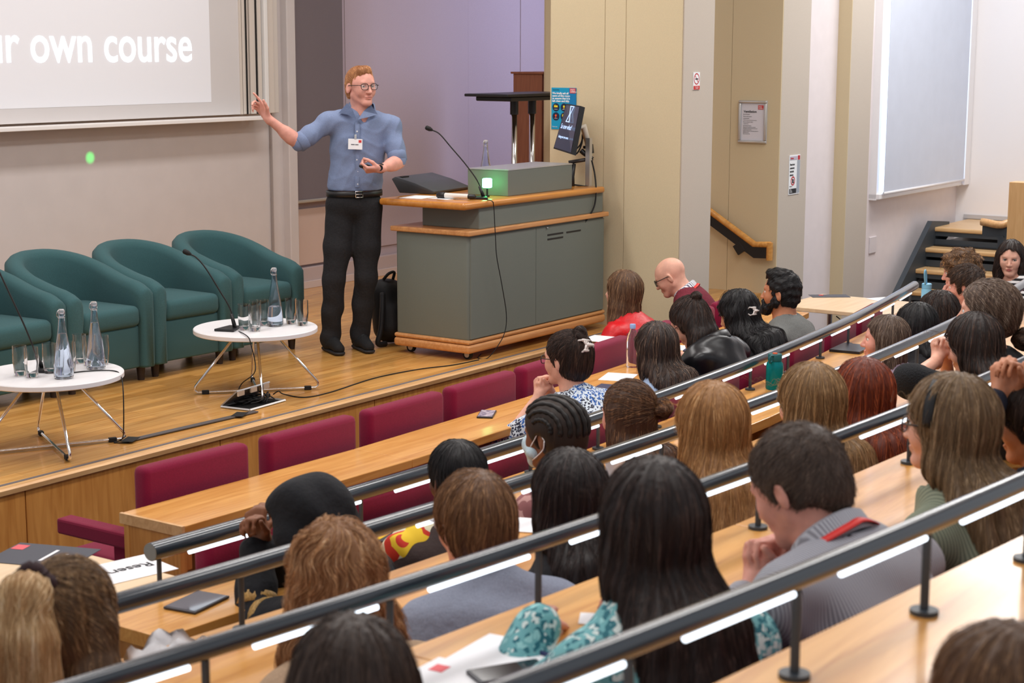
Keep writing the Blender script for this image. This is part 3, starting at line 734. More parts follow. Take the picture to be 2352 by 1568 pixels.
# tumblers
def tumbler():
    b = MB(); b.lathe([(0.0005, 0.0), (0.025, 0.0), (0.028, 0.004), (0.0345, 0.07), (0.0335, 0.145), (0.0321, 0.145), (0.0330, 0.07), (0.0262, 0.022), (0.0005, 0.020)], 28)
    return b.build('tumbler', GLASS, None, auto=32)
g0 = tumbler(); first = True
for k, (px, py, lab) in enumerate(((561, 757, 'clear empty tumbler at the left of the glasses on the nearer table'), (586, 760, 'clear tumbler frontmost beside the microphone on the right table'), (587, 748, 'clear tumbler hidden behind the frontmost one on the right table'),
        (604, 746, 'clear tumbler touching the water bottle on the right table'), (669, 743, 'clear tumbler just right of the bottle on the right table'), (695, 747, 'rightmost clear tumbler by the rim of the right table'),
        (47, 862, 'leftmost clear tumbler on the left table'), (74, 866, 'clear tumbler in front of the leftmost one on the left table'), (115, 856, 'clear tumbler left of the front bottle on the left table'),
        (160, 853, 'clear tumbler half hidden behind the front bottle'), (184, 833, 'clear tumbler between the two bottles on the left table'), (206, 838, 'clear tumbler behind the swing top bottle, left side'), (236, 836, 'clear tumbler behind the swing top bottle, right side'))):
    o = g0 if first else g0.copy()
    if not first: COL.objects.link(o)
    first = False
    p = at(px, py, z=TZ); o.location = (p[0], p[1], TZ+0.0006)
    tag(o, lab, 'glass', 'tumblers on the coffee tables')
def bottle(px, py, z, lab, h=0.33, fill=0.45, swing=True):
    p = at(px, py, z=z); r = empty('water_bottle', (p[0], p[1], z+0.0006)); tag(r, lab, 'bottle')
    pr = [(0.0005, 0.002), (0.039, 0.0), (0.0460, 0.007), (0.0470, 0.03), (0.0450, 0.07), (0.0375, 0.13), (0.0275, 0.19), (0.0190, 0.245), (0.0150, 0.285), (0.0155, 0.288), (0.0155, 0.298), (0.0135, 0.30), (0.0135, h-0.018)]
    inn = [(max(0.0004, a-0.0028), c+0.0) for a, c in pr[::-1]]; inn[-1] = (0.0005, 0.008); inn[-2] = (0.038, 0.008); inn[-3] = (0.0425, 0.013)
    b = MB(); b.lathe(pr+inn, 32); b.build('glass_body', BGLASS, r, auto=32)
    zf = 0.008+fill*0.26; wp = [(0.0005, 0.0085), (0.0375, 0.0085), (0.0418, 0.014)]
    for a, c in pr[3:]:
        if c < zf: wp.append((a-0.0032, c))
    ra = np.interp(zf, [c for a, c in pr[1:]], [a for a, c in pr[1:]])-0.0032
    wp += [(ra, zf), (0.0005, zf)]
    b = MB(); b.lathe(wp, 28); b.build('water', WATER, r, auto=32)
    b = MB(); b.lathe([(0.0005, h+0.004), (0.012, h+0.003), (0.0165, h-0.004), (0.0165, h-0.012), (0.012, h-0.020), (0.0005, h-0.022)], 20, cap0=False, cap1=False); b.build('stopper', mat('clear_stopper', (0.85, 0.88, 0.95, 1), 0.15, trans=0.7), r, True)
    if swing:
        b = MB()
        for q in (-1, 1): b.tube(bez([(q*0.0165, 0, 0.293), (q*0.024, 0.004, 0.305), (q*0.021, 0.002, 0.325), (q*0.006, 0, h-0.002)], 10), 0.0014, 6)
        b.tube([(0.0165*math.cos(a), 0.0165*math.sin(a), 0.293) for a in np.linspace(0, 2*PI, 16)], 0.0012, 6); b.build('wire_clip', CHROME, r, True)
    return r
bottle(632, 748, TZ, 'clear swing top bottle part filled with water on the right table', fill=0.40)
bottle(147, 868, TZ, 'tall clear glass bottle nearly full of water at the front of the left table', fill=0.80)
bottle(221, 846, TZ, 'clear swing top water bottle at the right of the left table', fill=0.85)
# gooseneck microphones
def gooseneck(name, base, pts, lab, yaw=0.0, cable=None, plate=(0.12, 0.15)):
    r = empty(name, base); tag(r, lab, 'microphone')
    b = MB(); hx, hy = plate[0]/2, plate[1]/2
    b.prism([(-hx*0.55, hy), (-hx, -hy), (hx, -hy), (hx*0.55, hy)], 0, 0.014, 0.004); o = b.build('base_plate', BLK, r); o.rotation_euler[2] = yaw
    P = [np.array(loc_(p, base)) for p in pts]
    st_ = P[0]+(P[1]-P[0])*0.75
    b = MB(); b.tube([P[0], st_], [0.013, 0.009], 12); b.build('stem', BLK, r, True)
    c = bez(P, 40); b = MB(); b.tube(c, 0.0042, 8); b.build('gooseneck', BLK, r, True)
    d = nrm(c[-1]-c[-3]); b = MB(); b.tube([c[-1]-d*0.008, c[-1], c[-1]+d*0.012, c[-1]+d*0.034, c[-1]+d*0.042], [0.006, 0.010, 0.0145, 0.0145, 0.008], 14); b.build('foam_head', RUB, r, True)
    if cable is not None:
        b = MB(); b.tube(bez([loc_(p, base) for p in cable], 60), 0.003, 6); b.build('cable', RUB, r, True)
    return r
B_ = at(527, 757, z=TZ); B_[2] = TZ+0.0006
ed = T2+np.array([0.10, -0.337, 0])
gooseneck('gooseneck_microphone', B_, [bb(541, 757, B_), bb(528, 708, B_), bb(505, 668, B_), bb(474, 618, B_), bb(452, 592, B_), bb(436, 583, B_)], 'slim black gooseneck microphone leaning left on the right coffee table', math.radians(-70),
          [bb(543, 760, B_), at(556, 764, z=TZ+0.006), at(571, 775, z=TZ+0.004), bb(576, 790, at(571, 778, z=TZ)), bb(586, 832, at(571, 778, z=TZ)), bb(583, 858, at(571, 778, z=TZ)), at(556, 880, z=0.02), at(548, 900, z=0.005), at(566, 907, z=0.004)])
B_ = at(96, 850, z=TZ); B_[2] = TZ+0.0006
gooseneck('gooseneck_microphone', B_, [bb(100, 850, B_), bb(80, 805, B_), bb(55, 745, B_), bb(20, 670, B_), bb(-20, 585, B_)], 'slim black gooseneck microphone leaning out of the photo on the left table', math.radians(-60),
          [bb(104, 852, B_), at(140, 858, z=TZ+0.004), at(200, 852, z=TZ+0.004), at(258, 851, z=TZ+0.005), at(277, 862, z=TZ-0.01), bb(283, 900, at(279, 866, z=TZ)), bb(284, 980, at(279, 866, z=TZ)), at(280, 1008, z=0.02), at(262, 1016, z=0.004), at(296, 1016, z=0.004)])
# cable cover along the stage floor
p0, p1 = at(292, 1014, z=0.003), at(588, 946, z=0.003)
cv = empty('cable_cover', p0); tag(cv, 'flat grey cable cover taped to the stage floor between table and floor box', 'cable cover')
d_ = p1-p0; ang = math.atan2(d_[1], d_[0]); ln_ = float(np.linalg.norm(d_))
o = MB().box((ln_/2, 0, 0.004), (ln_, 0.040, 0.008), 0.003).build('strip', mat('cover_grey', rgb(84, 78, 78), 0.5), cv); o.rotation_euler[2] = ang
for q in (0.02, ln_-0.12):
    o = MB().box((0, 0, 0.0088), (0.11, 0.065, 0.0012)).build('tape', RUB, cv); o.location = tuple(nrm(d_)*q); o.rotation_euler[2] = ang+0.5
# floor box with open lid
fx = [at(508, 936, z=0.001), at(574, 944, z=0.001), at(655, 921, z=0.001), at(590, 914, z=0.001)]
O_ = sum(fx)/4; fb = empty('floor_box', (O_[0], O_[1], 0.001)); tag(fb, 'open metal floor box full of black cables at the stage front', 'floor box')
F = [np.array(loc_(p, (O_[0], O_[1], 0.001))) for p in fx]
MB().quad([f*0.96+[0, 0, 0.0025] for f in F]).build('dark_well', mat('well_black', rgb(14, 14, 15), 0.8), fb)
b = MB()
for i in range(4): b.tube([F[i]+[0, 0, 0.005], F[(i+1) % 4]+[0, 0, 0.005]], 0.007, 4)
b.build('frame', ALU, fb)
hA, hB = F[0], F[3]; fa, fc = bb(568, 912, fx[0])-np.array([O_[0], O_[1], 0.001]), None
tA = np.array(loc_(at(567, 911, Y=float(fx[0][1])-0.02), (O_[0], O_[1], 0.001))); 
U = F[1]-F[0]; Wd = F[3]-F[0]; lift = np.array([0, 0, 0.085])
l0, l1, l2, l3 = F[0]+[0, 0, .006], F[3]+[0, 0, .006], F[3]+U*0.72+lift, F[0]+U*0.72+lift
l0, l1, l2, l3 = F[0]+[0, 0, .006], F[3]+[0, 0, .006], F[3]+Wd*0.02+U*0.55+lift, F[0]+U*0.55+lift
l0, l3, l2, l1 = F[0]+[0, 0, .006], F[3]+[0, 0, .006], F[3]+np.array([0.0, -0.05, 0.10])+U*0.25, F[0]+np.array([0, -0.05, 0.10])+U*0.35
nn = nrm(np.cross(l1-l0, l3-l0))*0.008
b = MB(); q = [l0, l1, l2, l3]; b.quad(q); b.quad([v+nn for v in q[::-1]])
for i in range(4): b.quad([q[i], q[i]+nn, q[(i+1) % 4]+nn, q[(i+1) % 4]])
b.build('lid', mat('lid_steel', rgb(150, 150, 152), 0.4, metal=0.5), fb)
for t in (0.1, 0.48, 0.86):
    c = l1+(l2-l1)*t; o = MB().box((0, 0, -0.012), (0.055, 0.012, 0.03), 0.002).build('cable_flap', ALU, fb); o.location = tuple(c); o.rotation_euler[2] = math.atan2((l2-l1)[1], (l2-l1)[0])
rg = random.Random(3)
for k in range(7):
    b = MB(); c = F[0]*0.2+F[2]*0.2
    pts = [c+np.array([rg.uniform(-.08, .12), rg.uniform(-.08, .08), rg.uniform(0.006, 0.05)]) for _ in range(5)]
    b.tube(bez(pts, 24), 0.0035, 6); b.build('cable', RUB, fb, True)
pts = [at(628, 905, z=0.03), at(640, 898, z=0.06), at(652, 905, z=0.01), at(700, 912, z=0.004), at(760, 900, z=0.004), at(860, 868, z=0.004), at(960, 848, z=0.004), at(1040, 838, z=0.004), at(1100, 826, z=0.004)]
tag(MB().tube(bez(pts, 80), 0.0035, 6).build('floor_cable', RUB, None, True), 'thin black cable running over the stage from floor box to lectern', 'cable')

# ------------------------------------------------------------------ lectern
LX0, LX1, LY0, LY1 = 8.45, 10.08, 0.10, 0.71
LG = mat('lectern_grey_laminate', rgb(112, 118, 110), 0.6, noise=0.05, nscale=500)
OAKT = wood('oak_edge_trim', rgb(190, 128, 74), rgb(216, 158, 100), 'x', 1.3, 0.4, 0.15)
OAKC = wood('oak_counter_edge', rgb(186, 116, 42), rgb(206, 140, 62), 'x', 1.0, 0.28, 0.4)
le = empty('lectern', (LX0, LY0, 0)); tag(le, 'large grey lectern with oak edges on castors right of the speaker', 'lectern')
W_, D_ = LX1-LX0, LY1-LY0
MB().box((W_/2, D_/2, 0.075), (W_, D_, 0.055), 0.02, seg=4).box((W_/2, D_/2, 0.118), (W_-0.008, D_-0.008, 0.028), 0.012).build('base_trim', OAKT, le)
MB().box((W_/2, D_/2, 0.46), (W_-0.03, D_-0.03, 0.68), 0.022, seg=4).build('body', LG, le, auto=30)
xs_ = float(at(1233, 650, Y=LY0)[0])-LX0
for x0, x1 in ((0.03, xs_-0.002), (xs_+0.002, W_-0.03)):
    dd = MB().box(((x0+x1)/2, 0.012, 0.458), (x1-x0, 0.010, 0.64), 0.0015).build('door', LG, le)
    if x0 > 0.5:
        for px, py in ((1276, 537), (1276, 547), (1318, 531), (1318, 541)):
            p = at(px, py, Y=LY0+0.005); MB().box((p[0]-LX0, 0.0062, p[2]), (0.19 if px < 1300 else 0.18, 0.003, 0.011), 0.001).build('vent_slot', BLK, dd)
        p = at(1256, 523, Y=LY0+0.005); MB().lathe([(0.010, 0), (0.009, 0.004)], 14).build('lock', CHROME, dd).location = (p[0]-LX0, 0.004, p[2])
        bpy.data.objects[dd.children[-1].name].rotation_euler = (PI/2, 0, 0)
MB().box((W_/2, D_/2, 0.805), (W_+0.02, D_+0.02, 0.032), 0.008, seg=3).build('shelf_trim', OAKT, le)
MB().box((W_/2+0.055, D_/2-0.06, 0.895), (W_-0.16, D_-0.16, 0.15), 0.006).build('upper_body', LG, le)
CZ = 0.998
MB().box((W_/2-0.045, D_/2+0.03, CZ-0.022), (W_+0.02, D_+0.07, 0.044), 0.018, seg=4).build('counter', OAKC, le, auto=40)
MB().box((W_-0.05, 0.28, 0.86), (0.03, 0.03, 0.20)).build('support_bracket', ALU, le)
for x, y in ((0.08, 0.07), (0.09, D_-0.08), (W_-0.35, 0.07), (W_-0.15, D_-0.08)):
    c = MB(); c.tube([(x-0.012, y, 0.031), (x+0.012, y, 0.031)], 0.031, 20); o = c.build('castor_wheel', RUB, le, auto=40)
    MB().tube([(x-0.0135, y, 0.031), (x+0.0135, y, 0.031)], 0.019, 16).build('wheel_hub', mat('hub_grey', rgb(200, 198, 192), 0.4), o, auto=40)
    MB().box((x, y, 0.052), (0.018, 0.03, 0.03)).build('castor_fork', ALU, o)
# things on the lectern
p = at(1167, 451, z=CZ); q = at(1307, 433, z=CZ)
bx = empty('control_cabinet', (p[0], p[1], CZ+0.0006)); tag(bx, 'long grey equipment cabinet with silver top on the lectern', 'equipment')
L2 = float(q[0]-p[0]); 
pl = [(-0.02, 0.26), (-0.02, 0.0), (0.0, 0.0)]
b = MB(); b.prism([(0, 0), (L2, 0), (L2, 0.30), (-0.03, 0.30)], 0, 0.165, 0.003); b.build('cabinet_body', LG, bx)
MB().prism([(-0.002, -0.002), (L2+0.002, -0.002), (L2+0.002, 0.302), (-0.034, 0.302)], 0.165, 0.172).build('silver_top', ALU, bx)
p = at(1119, 452, z=CZ); gl_ = empty('signal_lamp', (p[0], p[1], CZ+0.0006)); tag(gl_, 'small glowing green signal lamp in front of the grey cabinet', 'lamp')
MB().lathe([(0.016, 0), (0.016, 0.01), (0.006, 0.012), (0.006, 0.055)], 14).build('stem', BLK, gl_)
MB().box((0, 0, 0.088), (0.050, 0.050, 0.062), 0.008).build('glowing_cap', mat('green_glow', (0.10, 1.0, 0.30, 1), 0.3, emit=13.0), gl_)
# tilted screen unit
A, Bq, Cc, Dd = at(922, 414, z=CZ+0.10), at(968, 446, z=CZ+0.012), at(1098, 441, z=CZ+0.012), at(1098, 428, z=CZ+0.06)
O_ = at(1018, 441, z=CZ); tu = empty('tilted_screen_unit', (O_[0], O_[1], CZ+0.0006)); tag(tu, 'dark grey wedge shaped screen unit lying on the lectern', 'screen')
b = MB(); prof = [(-0.02, 0.0), (0.24, 0.0), (0.30, 0.09), (0.27, 0.105), (0.12, 0.07), (-0.03, 0.02)]
b.prism(prof, -0.22, 0.26, 0.006); o = b.build('housing', mat('housing_grey', rgb(66, 68, 72), 0.45), tu, auto=40)
o.rotation_euler = (PI/2, 0, PI/2+0.12); o.location = (0.02, -0.02, 0); o.data.transform(Matrix.Rotation(0, 4, 'X'))
for k in range(3):
    o2 = MB().box((0.235+0.014*k, 0.0985-0.0, -0.15), (0.005, 0.012, 0.09)).build('vent_slot', BLK, o)
# handheld microphone and papers
p0, p1 = at(1004, 448, z=CZ+0.022), at(1092, 452, z=CZ+0.022)
hm = empty('handheld_microphone', p0); tag(hm, 'white handheld microphone with black head lying on the lectern', 'microphone')
d_ = p1-p0; L3 = float(np.linalg.norm(d_)); e_ = d_/L3
MB().tube([(0, 0, 0), e_*0.012, e_*0.05, e_*0.062], [0.014, 0.022, 0.021, 0.017], 18).build('head_grille', BLK, hm, True)
MB().tube([e_*0.060, e_*0.085, e_*L3*0.82], [0.018, 0.0175, 0.015], 18).build('handle', mat('mic_white', rgb(222, 220, 214), 0.35), hm, auto=40)
MB().tube([e_*L3*0.82, e_*L3*0.98, e_*L3], [0.0155, 0.0145, 0.010], 18).build('tail', BLK, hm, auto=40)
for k, (px, py, rz) in enumerate(((965, 456, 0.15), (1035, 458, -0.1))):
    p = at(px, py, z=CZ); o = MB().box((0, 0, 0.002), (0.21, 0.16, 0.003)).build('paper_sheet', PAPER); o.location = (p[0]+0.06, p[1]+0.06, CZ+0.0004); o.rotation_euler[2] = rz
    tag(o, ('white paper sheet at the left end of the lectern', 'white paper sheet under the handheld microphone')[k], 'paper')
B_ = at(1102, 456, z=CZ); B_[2] = CZ+0.0006
pf = LY0-0.055
gooseneck('gooseneck_microphone', B_, [bb(1112, 456, B_), bb(1098, 418, B_), bb(1070, 378, B_), bb(1036, 338, B_), bb(1010, 308, B_), bb(991, 298, B_)], 'slim black gooseneck microphone rising from the lectern', math.radians(-60),
          [bb(1110, 457, B_), at(1122, 459, z=CZ+0.004), at(1130, 462, z=CZ+0.004), at(1134, 474, Y=pf), at(1138, 545, Y=pf), at(1141, 590, Y=pf), at(1152, 650, Y=pf), at(1163, 720, Y=pf), at(1160, 760, Y=pf), at(1146, 790, Y=pf), at(1120, 822, z=0.004), at(1098, 822, z=0.004), at(1105, 812, z=0.004)])
bottle(1110, 407, CZ, 'clear water bottle standing behind the lectern cabinet', fill=0.05)
bt = [o for o in bpy.data.objects if o.name.startswith('water_bottle')][-1]; bt.location = (float(at(1110, 380, Y=0.62)[0]), 0.60, CZ+0.0006)
# monitor on its arm
dn_, df_ = 11.55, 11.90
TL, TR_, BR, BL = at(1301, 238, d=df_), at(1333, 243, d=dn_), at(1312, 354, d=dn_), at(1271, 341, d=df_)
mo = empty('presenter_monitor', at(1340, 378, d=11.78)); MO = np.array(mo.location); tag(mo, 'tilted black monitor on an arm showing so now what', 'monitor')
Q = [v-MO for v in (TL, TR_, BR, BL)]; nn = nrm(np.cross(Q[1]-Q[0], Q[3]-Q[0]))
if np.dot(nn, CAM-TL) < 0: nn = -nn
b = MB(); bk = [v-nn*0.035 for v in Q]; b.quad(Q); b.quad(bk[::-1])
for i in range(4): b.quad([Q[i], bk[i], bk[(i+1) % 4], Q[(i+1) % 4]])
bmesh.ops.recalc_face_normals(b.bm, faces=b.bm.faces[:]); sh = b.build('housing', BLK, mo)
cx_ = sum(Q)/4; I_ = [cx_+(v-cx_)*0.94+nn*0.0015 for v in Q]
MB().quad(I_).build('screen', mat('screen_dark_blue', (0.020, 0.022, 0.036, 1), 0.2, emit=1.2), sh)
ex, ey = nrm(Q[1]-Q[0]), nrm(Q[0]-Q[3]); ey = nrm(ey-ex*np.dot(ex, ey)); SM = Matrix((ex, ey, nn)).transposed().to_euler()
scr = mat('screen_letters', (0.50, 0.68, 1.0, 1), 0.4, emit=0.8)
mw_ = float(np.linalg.norm(Q[1]-Q[0]))
t = text('lettering', 'So now what?', 0.050, scr, sh, tuple(Q[3]+(Q[0]-Q[3])*0.46+(Q[1]-Q[0])*0.5+nn*0.004), SM, 'CENTER')
t = text('lettering', 'Setting your own course', 0.026, scr, sh, tuple(Q[3]+(Q[0]-Q[3])*0.26+(Q[1]-Q[0])*0.5+nn*0.004), SM, 'CENTER')
c0 = Q[3]+(Q[0]-Q[3])*0.79+(Q[1]-Q[0])*0.5+nn*0.004
b = MB()
for q in (-1, 1):
    b.tube([c0+ex*q*0.04+ey*0.055, c0+ex*q*0.006, c0+ex*q*0.04-ey*0.055], 0.003, 5)
    b.tube([c0-ex*0.045+ey*0.055*q, c0+ex*0.045+ey*0.055*q], 0.003, 5)
b.build('hourglass_mark', scr, sh)
def T_(px, py, d=11.78): return at(px, py, d=d)-MO
MB().tube([T_(1322, 297, 11.70), T_(1340, 290, 11.74), T_(1352, 335, 11.78)], [0.014, 0.024, 0.022], 10).build('upper_arm', mat('arm_ivory', rgb(206, 200, 188), 0.4), mo, True)
MB().tube([T_(1354, 332), T_(1356, 352)], 0.026, 12).box(T_(1350, 338), (0.05, 0.05, 0.02), 0.004).build('joint', BLK, mo, auto=40)
MB().tube(bez([T_(1334, 345), T_(1342, 352), T_(1352, 358), T_(1360, 366)], 12), 0.018, 10).build('lower_joint', BLK, mo, True)
MB().tube([T_(1306, 373), T_(1362, 364)], 0.013, 8).build('support_arm', mat('arm_grey', rgb(70, 66, 64), 0.4, metal=0.4), mo, True)
MB().tube([T_(1316, 376), T_(1313, 405), T_(1313, 433)], [0.022, 0.020, 0.022], 10).build('post', BLK, mo, True)
MB().box(T_(1352, 400), (0.034, 0.034, 0.50)).build('upright', ALU, mo)
for pts in ([T_(1318, 348), T_(1334, 330), T_(1343, 300), T_(1352, 318), T_(1345, 340)], [T_(1359, 368, 11.72), T_(1366, 400, 11.72), T_(1369, 440, 11.68), T_(1364, 476, 11.68), T_(1345, 508, 11.62), T_(1322, 529, 11.55)], [T_(1310, 352), T_(1325, 352), T_(1336, 330), T_(1338, 308)], [T_(1318, 424), T_(1345, 428), T_(1360, 430), T_(1320, 433)]):
    MB().tube(bez(pts, 30), 0.0055, 6).build('cable', RUB, mo, True)
# tall stand, timber post and backpack behind
YS = 1.75
a, b_ = at(1119, 219, Y=YS), at(1262, 216, Y=YS)
ts = empty('projector_stand', ((a[0]+b_[0])/2, YS, 0)); tag(ts, 'black topped stand on two chrome poles behind the lectern', 'stand')
hw = float(b_[0]-a[0])/2+0.05; tz_ = float(a[2])
MB().box((0.03, 0, tz_), (2*hw, 0.42, 0.022), 0.006).build('tray', BLK, ts)
MB().box((0.05, 0, tz_-0.03), (2*hw-0.16, 0.34, 0.035), 0.008).build('tray_frame', BLK, ts)
for px in (1181, 1222):
    x = float(at(px, 300, Y=YS)[0])-float(ts.location[0])
    MB().tube([(x, 0, 0.05), (x, 0, tz_-0.04)], 0.024, 14).build('pole', CHROME, ts, True)
    MB().tube([(x, 0, tz_-0.16), (x, 0, tz_-0.04)], 0.034, 14).build('collar', BLK, ts, auto=40)
    MB().tube([(x, 0, 0.95), (x, 0, 1.0)], 0.032, 14).build('clamp', BLK, ts, auto=40)
MB().box((0.02, 0, 0.03), (0.62, 0.46, 0.05), 0.012).build('foot_plate', BLK, ts)
a, b_ = at(1241, 170, Y=2.15), at(1266, 170, Y=2.15)
tp_ = empty('timber_cabinet', (b_[0]+0.12, 2.3, 0)); tag(tp_, 'tall reddish brown timber cabinet edge beyond the wing wall', 'cabinet')
hh = float(a[2]); wdt = float(b_[0]+0.3-a[0])
MB().box((-0.03, 0, hh/2), (wdt, 0.30, hh), 0.004).build('carcass', wood('red_brown_timber', rgb(128, 76, 52), rgb(150, 94, 66), 'z', 1.4, 0.5, 0.05), tp_)
MB().box((-0.03, 0, hh+0.008), (wdt+0.03, 0.34, 0.018), 0.003).build('cap', wood('red_brown_timber', rgb(128, 76, 52), rgb(150, 94, 66)), tp_)
p = at(884, 800, z=0.0)
bp_ = empty('backpack', (p[0]+0.16, p[1]+0.10, 0)); tag(bp_, 'black backpack leaning on the far side of the lectern', 'backpack')
s_ = Sdf(); s_.rc((0, 0, 0.11), (0.0, 0.04, 0.34), 0.10, 0.09, 0.05); s_.rc((0.08, 0, 0.11), (0.08, 0.04, 0.33), 0.10, 0.09, 0.05); s_.rc((-0.02, -0.06, 0.12), (-0.01, -0.05, 0.22), 0.06, 0.05, 0.04)
V, Fq, _g = sdf_mesh(s_, 0.012); V[:, 2] = np.maximum(V[:, 2], 0.001)
link('bag_body', mesh_np('bag_body', V, Fq), mat('black_nylon', rgb(24, 24, 27), 0.6, bump=0.2, bscale=300), bp_)
MB().tube(bez([(-0.08, -0.02, 0.35), (-0.12, -0.05, 0.25), (-0.15, -0.06, 0.12), (-0.17, -0.05, 0.03), (-0.10, -0.06, 0.02)], 24), [0.018]*25, 8).build('strap', mat('black_nylon', rgb(24, 24, 27), 0.6), bp_, True)
MB().tube(bez([(-0.02, 0.02, 0.43), (0.0, -0.01, 0.47), (0.07, 0.0, 0.47), (0.08, 0.02, 0.42)], 16), 0.010, 8).build('carry_loop', RUB, bp_, True)

# ------------------------------------------------------------------ notices
def board(name, X, Yl, Yr, z0, z1, lab, cat, m, th=0.004):
    """flat notice on a wall that faces -X; local x runs to the reader's right"""
    r = empty(name, (X, Yl, z0)); tag(r, lab, cat); r.rotation_euler[2] = -PI/2
    w_ = Yl-Yr; MB().box((w_/2, th/2, (z1-z0)/2), (w_, th, z1-z0)).build('sheet', m, r)
    return r, w_, z1-z0
def patch(r, nm, x0, x1, z0, z1, m, y=-0.0012, parent=None):
    return MB().box(((x0+x1)/2, y, (z0+z1)/2), (x1-x0, 0.0015, z1-z0)).build(nm, m, parent or r)
WTX = mat('white_print', rgb(240, 244, 248), 0.6)
P1_, P2_ = at(1266, 201, X=10.196), at(1323, 298, X=10.196)
r, w_, h_ = board('room_poster', 10.197, float(P1_[1])-0.005, float(P2_[1]), float(P2_[2]), float(P1_[2]), 'bright blue poster about leaving the room tidy behind the monitor', 'poster', mat('poster_blue', rgb(0, 152, 196), 0.5))
r.location[0] = 10.1935
patch(r, 'dark_blue_band', w_*0.72, w_, 0, h_, mat('poster_blue2', rgb(0, 122, 180), 0.5))
patch(r, 'red_logo', w_*0.75, w_*0.985, h_*0.87, h_*0.99, REDP, -0.002)
for k, s in enumerate(("KING'S", 'College', 'LONDON')): text('lettering', s, h_*0.042, WTX, r, (w_*0.775, -0.003, h_*(0.945-0.03*k)), (PI/2, 0, 0))
text('lettering', 'Estates & Facilities', h_*0.026, INK, r, (w_*0.05, -0.002, h_*0.94), (PI/2, 0, 0))
for k, s in enumerate(('We kindly ask all', 'users of this room', 'to ensure that it is', 'left clean and tidy.')): text('lettering', s, h_*0.068, WTX, r, (w_*0.04, -0.002, h_*(0.845-0.062*k)), (PI/2, 0, 0), bold=0.0006)
DKB = mat('poster_navy', rgb(14, 36, 66), 0.5); YEL = mat('poster_yellow', rgb(240, 214, 40), 0.5)
for cx_, cz_, m2, kd in ((0.19, 0.53, YEL, 0), (0.52, 0.53, YEL, 1), (0.19, 0.31, mat('poster_orange', rgb(240, 90, 44), 0.5), 1), (0.52, 0.31, YEL, 0)):
    o = MB().lathe([(h_*0.098, 0), (h_*0.098, 0.0015)], 32).build('disc', DKB, r); o.rotation_euler = (PI/2, 0, 0); o.location = (w_*cx_, -0.0005, h_*cz_)
    b = MB()
    if kd == 0: b.box((0, 0, 0), (h_*0.10, 0.001, h_*0.045)).box((-h_*0.02, 0, h_*0.025), (h_*0.05, 0.001, h_*0.02))
    else: b.lathe([(h_*0.028, -0.0005), (h_*0.028, 0.0005)], 16, (0, 0, 0))
    o = b.build('symbol', m2, r); o.location = (w_*cx_, -0.0028, h_*(cz_+0.02))
    if kd: o.rotation_euler = (PI/2, 0, 0); MB().box((0, -h_*0.04, 0), (h_*0.018, h_*0.04, 0.001)).build('symbol_stem', m2, o)
    text('lettering', 'thank you', h_*0.022, WTX, r, (w_*cx_, -0.0025, h_*(cz_-0.055)), (PI/2, 0, 0), 'CENTER')
text('lettering', 'Thank you.', h_*0.035, WTX, r, (w_*0.04, -0.002, h_*0.05), (PI/2, 0, 0))
# ventilation notice
P1_, P2_ = at(1697, 230, X=12.28), at(1759, 330, X=12.28)
r, w_, h_ = board('ventilation_notice', 12.29, float(P1_[1]), float(P2_[1]), float(P2_[2]), float(P1_[2]), 'silver framed ventilation notice on the beige wall', 'notice', mat('notice_paper', rgb(222, 222, 232), 0.5))
SIL = mat('silver_frame', rgb(206, 206, 204), 0.32, metal=0.7); fw = 0.022
r.location[0] = 12.288
for c, s in (((w_/2, -0.006, h_-fw/2), (w_, 0.016, fw)), ((w_/2, -0.006, fw/2), (w_, 0.016, fw)), ((fw/2, -0.006, h_/2), (fw, 0.016, h_-2*fw)), ((w_-fw/2, -0.006, h_/2), (fw, 0.016, h_-2*fw))):
    MB().box(c, s, 0.006).build('frame_bar', SIL, r, auto=50)
patch(r, 'red_logo', w_*0.68, w_*0.87, h_*0.79, h_*0.89, REDP)
for k, s in enumerate(("KING'S", 'College', 'LONDON')): text('lettering', s, h_*0.030, WTX, r, (w_*0.70, -0.0025, h_*(0.855-0.027*k)), (PI/2, 0, 0))
text('lettering', 'Ventilation', h_*0.078, INK, r, (w_*0.17, -0.0015, h_*0.715), (PI/2, 0, 0), bold=0.0004)
for z_, s, sz in ((0.665, 'Room Occupants', .026), (0.615, 'The air in this room is:', .026), (0.57, 'mechanically fresh.', .023), (0.53, '• Please do not block the air inlets in this room.', .020), (0.487, 'If you are using this room:', .026), (0.445, '• Keep doors shut.', .020), (0.40, 'User operated windows:', .024), (0.365, 'Windows may be opened for extra fresh air', .020), (0.335, 'Close windows when leaving and at the end of day', .020), (0.305, 'For issues contact the estates', .020), (0.275, 'helpdesk by telephone or e-mail during working hours', .020), (0.245, 'and quote the room.', .020), (0.21, 'Thank you for your help', .020)):
    text('lettering', s, h_*sz, INK, r, (w_*0.16, -0.0015, h_*z_), (PI/2, 0, 0), sx=0.92)
